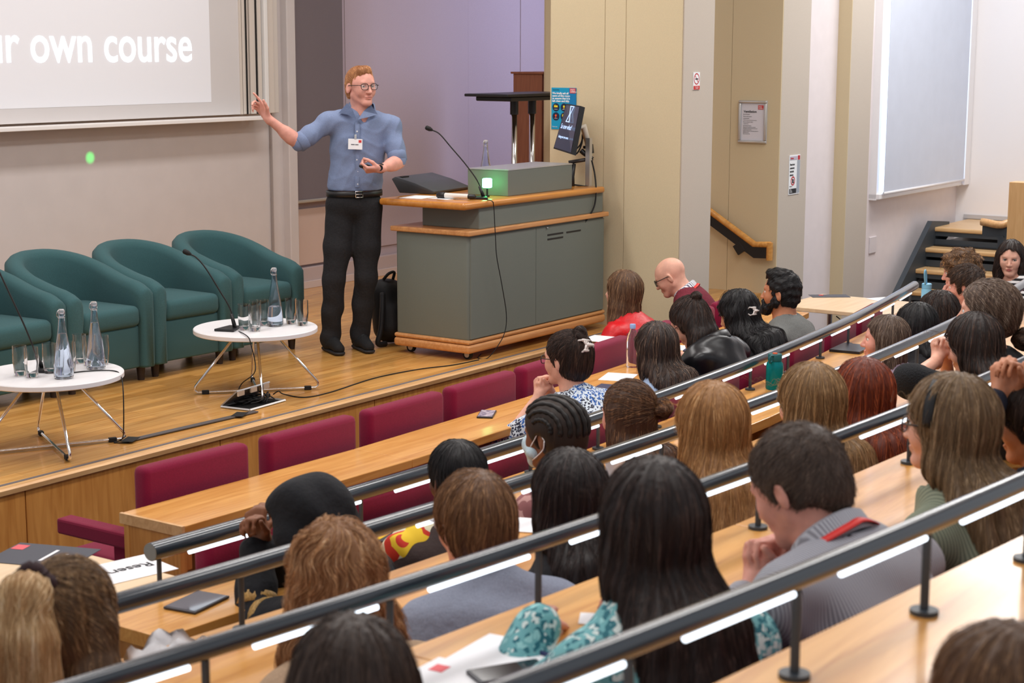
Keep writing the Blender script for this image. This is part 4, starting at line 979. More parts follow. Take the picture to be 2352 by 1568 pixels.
# signs on the walls that face the seats
def board_y(name, Y, xl, xr_, z0, z1, lab, cat, m):
    r = empty(name, (xl, Y, z0)); tag(r, lab, cat); MB().box(((xr_-xl)/2, 0.002, (z1-z0)/2), (xr_-xl, 0.004, z1-z0)).build('sheet', m, r); return r, xr_-xl, z1-z0
Pw = -0.4155; P1_, P2_ = at(1593, 166, Y=Pw), at(1607, 206, Y=Pw)
r, w_, h_ = board_y('no_smoking_sign', Pw, float(P1_[0]), float(P2_[0]), float(P2_[2]), float(P1_[2]), 'small red and white no smoking sign on the grey wall edge', 'sign', WTX)
patch(r, 'red_band', w_*0.04, w_*0.96, h_*0.02, h_*0.23, REDP)
text('lettering', 'No smoking', h_*0.075, WTX, r, (w_*0.5, -0.0025, h_*0.135), (PI/2, 0, 0), 'CENTER', sx=min(1, 1.0)); text('lettering', 'in this building', h_*0.05, WTX, r, (w_*0.5, -0.0025, h_*0.06), (PI/2, 0, 0), 'CENTER')
RED2 = mat('sign_red', rgb(190, 36, 48), 0.5)
o = MB().tube([(w_*0.38*math.cos(a), 0, w_*0.38*math.sin(a)) for a in np.linspace(0, 2*PI, 33)], w_*0.045, 4, cap=False).tube([(-w_*0.27, 0, w_*0.27), (w_*0.27, 0, -w_*0.27)], w_*0.04, 4).build('red_ring', RED2, r); o.location = (w_*0.5, 0.0, h_*0.62); o.scale = (1, 0.05, 1)
MB().box((w_*0.5, -0.001, h_*0.62), (w_*0.42, 0.001, w_*0.08)).build('cigarette', INK, r)
Pw = -0.1315; P1_, P2_ = at(1813, 357, Y=Pw), at(1835, 444, Y=Pw)
r, w_, h_ = board_y('food_sign', Pw-0.003, float(P1_[0]), float(P2_[0]), float(P2_[2]), float(P1_[2]), 'white sign asking not to consume food, below the ventilation notice', 'sign', WTX)
patch(r, 'grey_side_band', w_*0.72, w_*0.97, h_*0.03, h_*0.86, mat('sign_grey', rgb(164, 172, 184), 0.6)); patch(r, 'grey_top_band', w_*0.05, w_*0.72, h_*0.88, h_*0.97, mat('sign_lilac', rgb(190, 182, 200), 0.6))
patch(r, 'red_logo', w_*0.76, w_*0.96, h_*0.87, h_*0.98, RED2); text('lettering', 'Notice', h_*0.065, RED2, r, (w_*0.08, -0.0025, h_*0.90), (PI/2, 0, 0), bold=0.0005)
for k, s in enumerate(('Please do not', 'consume any', 'food in this', 'classroom')): text('lettering', s, h_*0.062, INK, r, (w_*0.06, -0.0015, h_*(0.745-0.088*k)), (PI/2, 0, 0), sx=0.78, bold=0.0008)
o = MB().tube([(w_*0.16*math.cos(a), 0, w_*0.16*math.sin(a)) for a in np.linspace(0, 2*PI, 33)], w_*0.028, 4, cap=False).tube([(-w_*0.11, 0, w_*0.11), (w_*0.11, 0, -w_*0.11)], w_*0.025, 4).build('red_ring', RED2, r); o.location = (w_*0.36, -0.001, h_*0.345); o.scale = (1, 0.05, 1)
MB().box((w_*0.36, -0.001, h_*0.34), (w_*0.13, 0.001, w_*0.16)).build('food_symbol', INK, r)
text('lettering', 'Thank you', h_*0.035, INK, r, (w_*0.06, -0.0015, h_*0.20), (PI/2, 0, 0)); patch(r, 'dark_foot_band', w_*0.05, w_*0.68, h_*0.03, h_*0.15, INK)
for k in range(3): text('lettering', ('Estates', '& Facilities', 'Directorate')[k], h_*0.028, WTX, r, (w_*0.09, -0.0025, h_*(0.118-0.032*k)), (PI/2, 0, 0))
# ------------------------------------------------------------------ hair styles (head frame H, R; person frame z up)
def cap_hair(sd, H, R, s, t=0.014, hl=0.0, nape=-0.075, back=0.0, ear=True, side=1.0):
    T = lambda x, y, z: H+R@(np.array([x, y, z])*s)
    sd.el(T(0, -0.016-back*0.4, 0.038), np.array([0.075+t, 0.096+t+back*0.6, 0.087+t])*s, 0.02, R)
    sd.el(T(0, -0.050-back*0.5, -0.022), np.array([0.066+t*0.7, 0.054+t*0.8+back*0.5, 0.072])*s, 0.03, R)
    sd.el(T(0, 0.122, -0.026+hl), np.array([0.112, 0.112, 0.106])*s, 0.010, R, sub=True)
    if ear:
        for q in (-1, 1): sd.el(T(q*0.092, -0.006, -0.016), np.array([0.030, 0.024, 0.036])*s, 0.008, R, sub=True)
    if nape is not None:
        sd.el(T(0, 0.0, nape-0.12*s), np.array([0.2, 0.2, 0.12])*s, 0.012, R, sub=True)
def long_hair(sd, H, R, s, Q=None, t=0.016, L=0.34, hl=0.0, spread=0.085, back=0.03, side=True, thick=0.040, front=0.0, taper=0.62):
    cap_hair(sd, H, R, s, t, hl, None, 0.0, ear=False)
    T = lambda x, y, z: H+R@(np.array([x, y, z])*s)
    for q in (-1, -0.5, 0, 0.5, 1):
        w = abs(q); p0 = T(q*0.055, -0.050+0.03*w, 0.01); p1 = T(q*0.066, -0.066+0.042*w, -0.085)
        if Q is not None and L > 0.27:
            bk = 0.128-0.045*w*w; p2 = Q['N']-Q['t']*0.035-Q['f']*bk+np.array([q*spread, 0, 0]); p3 = Q['N']-Q['t']*(L-0.17)-Q['f']*(bk+0.018)+np.array([q*spread*1.12, 0, 0])
        else: p2 = p1+np.array([q*(spread-0.066), -back*(1-0.4*w), -(L-0.085)*0.5])
        if Q is None or L <= 0.27: p3 = p1+np.array([q*(spread-0.058), -back*1.6*(1-0.4*w), -(L-0.085)])
        sd.chain([p0, p1, p2, p3], [0.044*s, thick*s, thick*0.92*s, thick*taper*s], 0.03)
    if side:
        for q in (-1, 1):
            sd.chain([T(q*0.066, 0.006, 0.035), T(q*0.076, 0.002+front, -0.04), T(q*0.080, -0.006+front, -0.12), T(q*0.082, -0.016+front, -0.20 if L > 0.25 else -0.15)], [0.024*s, 0.022*s, 0.020*s, 0.014*s], 0.02)
def groove_warp(H, a1=0.0022, a2=0.003, f1=34, f2=13, wave=0.0, wf=40, seed=0.0):
    def w(x, y, z):
        ph = np.arctan2(x-H[0], y-H[1]+0.02); zz = z-H[2]; wv = wave*np.sin(zz*wf+ph*3+seed)
        return a1*np.sin(ph*f1+zz*9+seed+wv*8)+a2*np.sin(ph*f2+zz*5+1.7+seed+wv*5)+(wave*0.5)*np.sin(zz*wf*0.8+ph*5+seed)
    return w
def curl_warp(amp=0.005, f=75, seed=0.0):
    return lambda x, y, z: amp*(np.sin(x*f+seed+2*np.sin(z*f*0.6))*np.sin(y*f*1.1+1.3*np.sin(x*f*0.5))+0.8*np.sin(z*f*1.2+seed+2*np.sin(y*f*0.4)))
def flow_down(H, R, s, part=(0, -0.03, 0), k=1.2, wave=0.0, wf=45, fwd=0.0):
    c = H+R@(np.array([part[0], part[1], 0.1])*s)
    def f(P):
        d = P-c; d[:, 2] = 0; r = np.linalg.norm(d, axis=1, keepdims=True)+1e-6
        o = d/r*np.clip(k-r*6, 0.0, k); o[:, 2] -= 1.0
        if fwd: o += (R@np.array([0, fwd, 0]))[None, :]
        if wave: o[:, 0] += wave*np.sin(P[:, 2]*wf+P[:, 1]*20); o[:, 1] += wave*np.sin(P[:, 2]*wf*0.9+P[:, 0]*30+1)
        return o
    return f
def flow_to(point, below=None, dn=0.0):
    pt = np.asarray(point, float)
    def f(P):
        o = pt[None, :]-P; r = np.linalg.norm(o, axis=1, keepdims=True); o = o/(r+1e-6); o[:, 2] -= dn
        if below is not None:
            m = P[:, 2] < below; o[m] = np.array([0, -0.05, -1.0])
        return o
    return f
def flow_front(R):
    def f(P):
        return np.repeat((R@np.array([0.1, 0.75, -0.5]))[None, :], len(P), 0)
    return f
def add_hair(root, sd, m, flow, H, step=0.006, warp=None, n=2200, length=0.14, rad=0.0006, lift=0.003, name='hair', jit=0.22, steps=9, seed=1):
    V, F, g = sdf_mesh(sd, step, warp=warp, relax=1)
    o = link(name, mesh_np(name, V, F), m, root)
    if n: strands('hair_strands', V, g, flow, n, m, o, np.random.default_rng(seed), length, steps, rad, lift, jit)
    return o

# ------------------------------------------------------------------ seated people
ROWZ = {'A': FL, 'B': FL, 'C': -0.41, 'D': -0.21, 'E': 0.03, 'F': 0.28}
DESKZ = {'A': 0.28, 'B': 0.28, 'C': 0.32, 'D': 0.52, 'E': 0.76, 'F': 1.01}
def frame_of(yaw): return rotm(0, 0, -math.radians(yaw))
HEADY = {'A': -1.04, 'B': -2.04, 'C': -2.92, 'D': -3.78, 'E': -4.72, 'F': -5.62}
def on_arc(px, py, yk):
    # rows are shallow arcs that run on straight past the aisle end
    r = ray(px, py); lo, hi = 0.3, 30.0
    for _ in range(50):
        m = (lo+hi)/2; q = CAM+r*m
        if q[1]-(yk+min(abs(q[0]-5.6), 5.0)**2/50) > 0: hi = m
        else: lo = m
    return CAM+r*hi
PEOPLE = []
def seated(px, py, Y, row, yaw, label, skin, topm, botm=None, lean=0.16, nod=0, turn=0, tilt=0, s=1.0, female=False, arms='lap', ht=0.018, fw=0.0,
           group=None, puff=0.014, sleeve=0.92, head_res=0.0065, fold=0.004, collar=None, face=True, top_name='top', hands=None, fine_hands=False, neck_open=0.070, armsR=None):
    Ht = on_arc(px, py, HEADY[row]+Y); fz = ROWZ[row]; A = frame_of(yaw)
    R = rotm(-math.radians(nod), 0, 0); R = rotm(0, 0, -math.radians(turn))@rotm(0, math.radians(tilt), 0)@R
    # head centre under the topmost point of the tilted skull
    up = R.T@np.array([0, 0, 1.0]); rr = np.array([0.075, 0.096, 0.086])*s+ht
    e = (rr**2*up)/np.linalg.norm(rr*up); toploc = R@(np.array([0, -0.014, 0.036])*s+e)
    hz = Ht[2]-toploc[2]-fz
    hy = lean+0.07
    H = np.array([0.0, hy, hz]); Hw = Ht-A@np.array([toploc[0], toploc[1], 0])
    rootp = np.array([Hw[0], Hw[1], fz])-A@np.array([0, hy, 0])
    root = empty('person', rootp, -math.radians(yaw), label, 'person', group)
    nodr = math.radians(nod); PEOPLE.append((row, rootp, label, round(float(Ht[2]-fz), 2)))
    sn = math.sin(nodr); N = np.array([0.0, hy-0.045-0.16*max(sn, -0.1), hz-0.185+0.15*max(sn, 0)]); P = np.array([0, -0.02, 0.53])
    t = nrm(N-P); L = float(np.linalg.norm(N-P)); x = np.array([1.0, 0, 0]); f = np.cross(t, x); RT = np.stack([x, f, t], 1)
    sw = (0.165 if female else 0.188)*s
    b = Sdf(); g_ = Sdf(); lo = Sdf()
    def torso(q, i):
        q.el(P+t*0.02, np.array([0.165, 0.118, 0.13])+i, 0.04, RT); q.el(P+t*L*0.38, np.array([0.138 if not female else 0.128, 0.100, 0.17])+i, 0.05, RT)
        q.el(P+t*L*0.68, np.array([0.160 if not female else 0.148, 0.108, 0.19])*np.array([s, s, 1])+i, 0.05, RT)
        if female: q.el(P+t*L*0.66+f*0.075, np.array([0.11, 0.055, 0.08])+i, 0.04, RT)
    S = {q: P+t*(L-0.060)+x*q*sw+f*0.01 for q in (-1, 1)}
    torso(b, -0.010); torso(g_, puff)
    b.rc(S[-1], S[1], 0.046, 0.046, 0.05); g_.rc(S[-1], S[1], 0.050+puff, 0.050+puff, 0.05)
    for q in (-1, 1): b.rc(N-t*0.01, S[q]*0.8+N*0.2, 0.05, 0.04, 0.03); g_.rc(N-t*0.035, S[q], 0.05+puff*0.6, 0.046+puff, 0.03)
    head_sdf(b, H, R, s, female, face, (N-t*0.02, 0.047*s if female else 0.056*s))
    C = H+R@(np.array([0, 0.135, -0.085])*s)+np.array([0, fw, 0])
    dz = DESKZ[row]-fz; W = {}; hd = {}
    for q in (-1, 1):
        pose = arms if not (armsR and q == 1) else armsR
        if isinstance(pose, dict):
            Wt = pose['w'][q]
            if 'px' in pose: Wt = A.T@(bb(pose['px'][q][0], pose['px'][q][1], Hw, pose['dz'])-rootp)
            elif Wt is None: Wt = H+R@(np.array([0, 0.135, 0.055*pose['forehead']])*s)+np.array([q*0.040, -0.01, -0.085])
            d, n, cu, pole = pose['d'][q], pose['n'][q], pose['c'], pose['p'][q] if 'p' in pose else np.array([q*0.7, -0.3, -1])
        elif pose == 'clasp':
            Wt = C+np.array([q*0.042, -0.015, -0.085]); d = np.array([-q*0.36, 0.22, 1.0]); n = np.array([-q*1.0, 0.1, -0.2]); cu = ((62, 70, 40), (64, 72, 40), (66, 72, 40), (68, 72, 40)); pole = np.array([q*0.9, 0.1, -1.0])
        elif pose == 'face':
            Wt = C+np.array([q*0.06, -0.03, -0.075]); d = np.array([-q*0.5, -0.1, 1.0]); n = np.array([-q*0.5, -1, 0.2]); cu = ((50, 60, 40),)*4; pole = np.array([q*0.9, 0.2, -1.0])
        elif pose == 'lap':
            Wt = np.array([q*0.13, 0.26, 0.62]); d = np.array([-q*0.5, 0.8, -0.2]); n = np.array([0, 0, -1.0]); cu = ((20, 25, 15),)*4; pole = np.array([q, -0.5, -0.3])
        else:
            Wt = np.array([q*0.16, lean+0.30, dz+0.045]); d = np.array([-q*0.55, 0.8, -0.05]); n = np.array([0, 0.0, -1.0]); cu = ((15, 25, 15),)*4; pole = np.array([q*1.0, -0.3, -0.7])
        E, Wr = ik(S[q], np.asarray(Wt, float), 0.285*s, 0.255*s, pole); W[q] = Wr; hd[q] = (E, d, n)
        b.chain([S[q], E, Wr], [0.043*s, 0.036*s, 0.024*s], 0.02)
        hand(b, Wr, d, n, q, cu, 0.2, s*(0.92 if female else 1.0))
        if sleeve <= 0.5: e2 = S[q]+(E-S[q])*(sleeve*2); g_.rc(S[q], e2, 0.052+puff, 0.048+puff*1.4, 0.02)
        else:
            e2 = E+(Wr-E)*(sleeve*2-1); g_.chain([S[q], E, e2], [0.050+puff, 0.042+puff, 0.034+puff*0.7], 0.025)
        hip = np.array([q*0.085, 0.02, 0.50]); kn_ = np.array([q*0.12, 0.42, 0.50]); an = np.array([q*0.12, 0.38, 0.09])
        for sd_, i in ((b, -0.006), (lo, 0.010)):
            sd_.chain([hip, kn_, an], [0.088+i, 0.060+i, 0.044+i], 0.03)
        b.rc((q*0.12, 0.36, 0.045), (q*0.13, 0.55, 0.035), 0.042, 0.034, 0.03)
    lo.el(P+t*0.0, np.array([0.168, 0.124, 0.10]), 0.04)
    g_.rc(N-t*0.03, N+t*0.10, neck_open, neck_open*1.2, 0.008, sub=True)
    fzone = [(hz-0.14, hz+0.13, head_res)]; fxz = [(-0.095, 0.095, head_res)]; fyz = [(hy-0.13, hy+0.13, head_res)]
    V, F, _ = sdf_mesh(b, 0.011 if not fine_hands else 0.0075, fx=fxz, fy=fyz, fz=fzone)
    body = link('body', mesh_np('body', V, F), skin, root)
    def fold_w(xx, yy, zz): return fold*(np.sin(zz*46+xx*19+2*np.sin(yy*17+px))*0.6+np.sin(xx*38-zz*27+yy*30+py)*0.5)
    V, F, _ = sdf_mesh(g_, 0.0105, warp=fold_w)
    link(top_name, mesh_np(top_name, V, F), topm, root)
    V, F, _ = sdf_mesh(lo, 0.018); link('trousers', mesh_np('trousers', V, F), botm or mat('dark_trousers', rgb(32, 33, 40), 0.9), root)
    if collar is not None: make_collar(root, N, t, f, collar)
    return dict(root=root, H=H, R=R, s=s, N=N, t=t, f=f, S=S, W=W, hz=hz, hy=hy, C=C, P=P, L=L, E={q: hd[q][0] for q in (-1, 1)}, A=A, p=rootp)
def make_collar(root, N, t, f, m, r0=0.064, r1=0.070, h=0.040, drop=0.022, name='collar', up=0.030, gap=1):
    N = N+t*up
    bm_ = MB(); n = 28; x = np.array([1.0, 0, 0]); rings = []
    for rr, hh in ((r0, -0.012), (r0+0.001, h), (r0+0.005, h+0.003), (r1+0.006, h-0.004), (r1+0.016, -0.004)):
        rings.append([bm_.bm.verts.new(tuple(N+x*math.cos(a)*rr+f*(math.sin(a)*rr*1.02)+t*(hh-drop*(0.5+0.5*math.sin(a)))-t*0.004)) for a in [2*PI*k/n+PI/2 for k in range(gap, n-gap+1)]])
    for a, b in zip(rings, rings[1:]):
        for k in range(len(a)-1): bm_.bm.faces.new((a[k], a[k+1], b[k+1], b[k]))
    return bm_.build(name, m, root, True)
def lanyard(q, m, w=0.016, off=0.030, side_drop=0.30):
    N, t, f = q['N'], q['t'], q['f']; x = np.array([1.0, 0, 0]); b = MB()
    pts = []
    for k in range(13):
        a = PI*k/12-PI; pts.append(N+x*math.cos(a)*0.090+f*(math.sin(a)*0.088)+t*(0.030-0.015*abs(math.cos(a))))
    front = lambda sg: [N+x*sg*0.092+f*0.05+t*0.002, N+x*sg*0.070+f*0.115-t*0.10, N+x*sg*0.01+f*0.125-t*0.27]
    full = [p for p in front(-1)[::-1]]+pts+front(1); full = bez(full, 64)
    for i in range(len(full)-1):
        pass
    prev = None
    for i, p in enumerate(full):
        d = nrm(full[min(i+1, len(full)-1)]-full[max(i-1, 0)]); out = nrm(p-(N-t*0.06)); out = nrm(out-d*np.dot(out, d)); w_ = np.cross(d, out)*w/2
        c = p+out*0.012
        cur = (b.bm.verts.new(tuple(c+w_)), b.bm.verts.new(tuple(c-w_)), b.bm.verts.new(tuple(c-w_+out*0.002)), b.bm.verts.new(tuple(c+w_+out*0.002)))
        if prev:
            for k in range(4): b.bm.faces.new((prev[k], prev[(k+1) % 4], cur[(k+1) % 4], cur[k]))
        prev = cur
    b.fix = True
    return b.build('lanyard', m, q['root'], True)
SK1 = skin_mat('skin_fair', rgb(226, 172, 150)); SK2 = skin_mat('skin_pink', rgb(222, 160, 144)); SK3 = skin_mat('skin_tan', rgb(190, 128, 96))
SK4 = skin_mat('skin_brown', rgb(132, 84, 58)); SK5 = skin_mat('skin_deep', rgb(96, 60, 44)); SK6 = skin_mat('skin_olive', rgb(206, 152, 118))
LIP = mat('lip', rgb(186, 102, 96), 0.45)
H_BLACK = hair_mat('hair_black', rgb(17, 16, 18), rgb(42, 39, 42), rgb(69, 65, 69)); H_DARK = hair_mat('hair_dark_brown', rgb(35, 26, 23), rgb(74, 54, 46), rgb(107, 83, 69))
H_BROWN = hair_mat('hair_brown', rgb(69, 46, 32), rgb(130, 92, 62), rgb(173, 130, 94)); H_MID = hair_mat('hair_mid_brown', rgb(85, 60, 42), rgb(148, 112, 80), rgb(193, 155, 116))
H_BLOND = hair_mat('hair_dark_blond', rgb(172, 134, 90), rgb(236, 206, 160), rgb(250, 234, 204)); H_GOLD = hair_mat('hair_gold_blond', rgb(146, 104, 62), rgb(208, 158, 102), rgb(236, 198, 146))
H_RED = hair_mat('hair_auburn', rgb(98, 40, 22), rgb(173, 83, 46), rgb(211, 116, 71)); H_GREY = hair_mat('hair_grey_brown', rgb(74, 58, 49), rgb(135, 114, 98), rgb(184, 171, 157))
H_GINGER = hair_mat('hair_ginger_short', rgb(148, 96, 58), rgb(218, 159, 107), rgb(245, 196, 144))
# ------------------------------------------------------------------ cloth materials
def cloth(name, col, rough=0.85, noise=0.12, ns=260, bump=0.35, bs=45, **k): return mat(name, col, rough, noise=noise, nscale=ns, bump=bump, bscale=bs, **k)
def spotted(name, base, dots, scale=60, thr=0.42, rough=0.8, patches=None, pscale=9):
    """spots of several inks on a plain ground"""
    if name in _M: return _M[name]
    m = bpy.data.materials.new(name); m.use_nodes = True; nt = m.node_tree; N = nt.nodes; L = nt.links; b = N['Principled BSDF']
    tc = N.new('ShaderNodeTexCoord'); wn = N.new('ShaderNodeTexNoise'); wn.inputs['Scale'].default_value = scale*0.6
    L.new(tc.outputs['Object'], wn.inputs['Vector'])
    mxv = N.new('ShaderNodeMix'); mxv.data_type = 'VECTOR'; mxv.inputs[0].default_value = 0.022; L.new(tc.outputs['Object'], mxv.inputs[4]); L.new(wn.outputs['Color'], mxv.inputs[5])
    v = N.new('ShaderNodeTexVoronoi'); v.inputs['Scale'].default_value = scale; v.inputs['Randomness'].default_value = 1.0; L.new(mxv.outputs[1], v.inputs['Vector'])
    lt = N.new('ShaderNodeMath'); lt.operation = 'LESS_THAN'; lt.inputs[1].default_value = thr; L.new(v.outputs['Distance'], lt.inputs[0])
    pn = N.new('ShaderNodeTexNoise'); pn.inputs['Scale'].default_value = pscale; L.new(tc.outputs['Object'], pn.inputs['Vector'])
    cr = N.new('ShaderNodeValToRGB'); cr.color_ramp.interpolation = 'CONSTANT'; L.new(pn.outputs[0], cr.inputs[0])
    for i, c in enumerate(dots):
        if i < 2: e = cr.color_ramp.elements[i]
        else: e = cr.color_ramp.elements.new(0.5)
        e.position = 0 if i == 0 else 0.40+0.16*i/len(dots)+0.02*i; e.color = c
    mx = N.new('ShaderNodeMix'); mx.data_type = 'RGBA'; L.new(lt.outputs[0], mx.inputs[0]); mx.inputs[6].default_value = base; L.new(cr.outputs[0], mx.inputs[7])
    L.new(mx.outputs[2], b.inputs['Base Color']); b.inputs['Roughness'].default_value = rough
    _M[name] = m; return m
def striped(name, c1, c2, scale, axis='z', rough=0.85, sharp=True, dist=0.0):
    if name in _M: return _M[name]
    m = bpy.data.materials.new(name); m.use_nodes = True; nt = m.node_tree; N = nt.nodes; L = nt.links; b = N['Principled BSDF']
    tc = N.new('ShaderNodeTexCoord'); wv = N.new('ShaderNodeTexWave'); wv.bands_direction = axis.upper(); wv.inputs['Scale'].default_value = scale; wv.inputs['Distortion'].default_value = dist
    L.new(tc.outputs['Object'], wv.inputs['Vector']); cr = N.new('ShaderNodeValToRGB'); L.new(wv.outputs[0], cr.inputs[0])
    cr.color_ramp.elements[0].position = 0.42 if sharp else 0.1; cr.color_ramp.elements[1].position = 0.58 if sharp else 0.9
    cr.color_ramp.elements[0].color = c1; cr.color_ramp.elements[1].color = c2
    L.new(cr.outputs[0], b.inputs['Base Color']); b.inputs['Roughness'].default_value = rough
    _M[name] = m; return m

# ------------------------------------------------------------------ the speaker
SR = at(797, 806, z=0.0); SRT = -YAW
sp_ = empty('person', (SR[0], SR[1], 0), SRT, 'standing speaker in blue shirt and black trousers pointing at the board', 'person')
AS = rotm(0, 0, SRT)
def LP(px, py, dy=0.0):
    p = AS.T@(bb(px, py, SR)-SR); k = 1+dy/10.9; return np.array([p[0]*k if False else p[0], dy, p[2]])
def frame_f(deg, nod=0):
    a = math.radians(deg); f = np.array([math.sin(a), -math.cos(a), 0]); x = np.array([f[1], -f[0], 0]); R = np.stack([x, f, np.array([0, 0, 1.0])], 1)
    return R@rotm(-math.radians(nod), 0, 0)
RH = frame_f(36, -2); RB = frame_f(20); xb, fb_ = RB[:, 0], RB[:, 1]
H = LP(829, 201, 0.0); NB = LP(828, 258, 0.03); PV = LP(812, 458, 0.02); tB = nrm(NB-PV); LB = float(np.linalg.norm(NB-PV))
SRt, SLt = LP(757, 279, -0.05), LP(897, 290, 0.07)
ER, WR = LP(692, 326, -0.14), LP(626, 268, -0.22)
EL, WL = LP(915, 372, -0.02), LP(879, 382, -0.22)
b = Sdf(); sh = Sdf(); tr = Sdf()
for q, i in ((b, -0.012), (sh, 0.012)):
    q.el(PV+tB*0.10, np.array([0.165, 0.118, 0.16])+i, 0.05, RB); q.el(PV+tB*LB*0.45, np.array([0.160, 0.112, 0.20])+i, 0.05, RB)
    q.el(PV+tB*LB*0.70, np.array([0.170, 0.108, 0.17])+i, 0.06, RB); q.rc(SRt, SLt, 0.050+i*0.5, 0.050+i*0.5, 0.06)
    for S_ in (SRt, SLt): q.rc(NB-tB*0.02, S_, 0.055+i*0.4, 0.050+i*0.6, 0.04)
head_sdf(b, H, RH, 1.05, False, True, (NB, 0.056), jaw=0.92)
b.chain([SRt, ER, WR], [0.048, 0.040, 0.026], 0.02); b.chain([SLt, EL, WL], [0.048, 0.040, 0.026], 0.02)
for E_, W2 in ((ER, WR), (EL, WL)): b.rc(E_*0.75+W2*0.25, E_*0.6+W2*0.4, 0.043, 0.038, 0.03)
hand(b, WR, np.array([-0.52, -0.10, 0.82]), np.array([-0.35, -0.9, -0.2]), 1, ((6, 8, 5), (38, 48, 25), (48, 55, 30), (52, 55, 30)), 0.0, 1.0)
hand(b, WL, np.array([-0.90, -0.40, -0.06]), np.array([0.05, 0.55, 0.80]), -1, ((48, 62, 40), (56, 70, 40), (60, 70, 40), (62, 70, 40)), 0.45, 1.0)
sh.chain([SRt, SRt*0.35+ER*0.65, SRt*0.02+ER*0.98], [0.058, 0.056, 0.054], 0.03); sh.chain([SLt, SLt*0.4+EL*0.6, SLt*0.06+EL*0.94], [0.058, 0.056, 0.056], 0.03)
hem = LP(812, 436)[2]
sh.cut((0, 0, hem), (0, 0, -1)); sh.rc(NB-tB*0.02, NB+tB*0.16, 0.062, 0.085, 0.01, sub=True)
sh.el(NB+fb_*0.085+tB*0.0, np.array([0.03, 0.05, 0.06]), 0.01, RB, sub=True)
HR_, HL_ = LP(783, 480, 0.01), LP(843, 480, 0.03); KR, KL = LP(770, 640, -0.06), LP(840, 636, 0.0); AR, AL = LP(760, 772, -0.02), LP(826, 764, 0.06)
tr.el(PV-tB*0.02, np.array([0.178, 0.128, 0.12]), 0.05, RB)
tr.chain([HR_, HR_*0.45+KR*0.55, KR, KR*0.5+AR*0.5, AR, AR-[0, 0, 0.035]], [0.098, 0.088, 0.070, 0.066, 0.060, 0.060], 0.03)
tr.chain([HL_, HL_*0.45+KL*0.55, KL, KL*0.5+AL*0.5, AL, AL-[0, 0, 0.035]], [0.098, 0.088, 0.070, 0.066, 0.060, 0.060], 0.03)
tr.cut((0, 0, hem+0.012), (0, 0, 1))
b.chain([HR_, KR, AR], [0.08, 0.055, 0.042], 0.03); b.chain([HL_, KL, AL], [0.08, 0.055, 0.042], 0.03)
hz = H[2]
V, F, _ = sdf_mesh(b, 0.008, fx=[(WR[0]-0.12, WR[0]+0.06, 0.0042), (H[0]-0.11, H[0]+0.13, 0.0038)], fy=[(-0.34, -0.18, 0.0045), (-0.12, 0.12, 0.0042)], fz=[(hz-0.13, hz+0.13, 0.0038), (WL[2]-0.06, WL[2]+0.06, 0.0045)])
link('body', mesh_np('body', V, F), SK2, sp_)
def wf(x, y, z):
    a = np.sin(z*27+x*17*np.sin(z*3.1+1.0)+2.6*np.sin(x*11+y*9+z*4)); c = np.sin(x*30-z*21+y*24+2.6*np.sin(z*9+x*6)); e = np.sin(z*58-x*20+2.5*np.sin(x*21))
    return 0.001-0.0036*(1-a*a)**4-0.0020*(1-c*c)**5*np.clip(0.5+0.8*np.sin(z*7+x*5), 0, 1)+0.0010*e
V, F, _ = sdf_mesh(sh, 0.006, warp=wf)
CHAM = mat('blue_chambray', rgb(122, 137, 170), 0.85, noise=0.10, nscale=240, bump=0.4, bscale=16)
shirt = link('shirt', mesh_np('shirt', V, F), CHAM, sp_)
for (a_, c_), nm in (((SRt, ER), 1), ((SLt, EL), 2)):
    d = nrm(c_-a_); e_ = c_ if nm == 1 else a_*0.06+c_*0.94
    MB().tube([e_-d*0.05, e_-d*0.045, e_+d*0.006, e_+d*0.008], [0.058, 0.061, 0.060, 0.053], 20).build('rolled_cuff', CHAM, shirt, True)
wt = lambda x, y, z: 0.004*np.sin(z*30+x*25+2*np.sin(y*20+z*9))*np.clip((0.9-z)*2, 0.25, 1)
V, F, _ = sdf_mesh(tr, 0.009, warp=wt); link('trousers', mesh_np('trousers', V, F), mat('black_trousers', rgb(30, 30, 33), 0.9, noise=0.2, nscale=90, bump=0.3, bscale=60), sp_)
make_collar(sp_, NB, tB, fb_, CHAM, 0.064, 0.074, 0.036, 0.014, up=0.034, gap=4)
for pl in (((799, 236, -.05), (781, 258, -.085), (803, 262, -.115), (823, 272, -.135), (814, 252, -.105)), ((853, 240, .0), (869, 262, -.045), (847, 268, -.105), (827, 272, -.135), (838, 254, -.10))):
    o = MB(); o.quad([LP(*p) for p in pl]); bmesh.ops.solidify(o.bm, geom=o.bm.faces[:], thickness=0.004); o.fix = True; o.build('collar_point', CHAM, shirt)
# buttons, badge
def front(px, py, off=0.0):
    """point on the shirt front under a pixel"""
    g_ = Sdf(); c0, dr = SR, None
    r = AS.T@ray(px, py); o = AS.T@(CAM-SR); t = (np.dot(np.array([0, -1, 0]), np.array([0, 0, 0])-o))/np.dot(np.array([0, -1, 0]), r)
    best = None
    for y_ in np.linspace(-0.30, 0.1, 161):
        tt = (y_-o[1])/r[1]; p = o+r*tt; best = p
        d1 = min(_ell(p, PV+tB*0.10, np.array([0.177, 0.130, 0.172])), _ell(p, PV+tB*LB*0.45, np.array([0.172, 0.124, 0.212])), _ell(p, PV+tB*LB*0.70, np.array([0.190, 0.130, 0.182])))
        if d1 < 0.004+off: return p
    return best
def _ell(p, c, r_):
    q = RB.T@(p-c); k0 = np.linalg.norm(q/r_); k1 = np.linalg.norm(q/r_**2); return k0*(k0-1)/(k1+1e-9)
b = MB(); pv_ = None
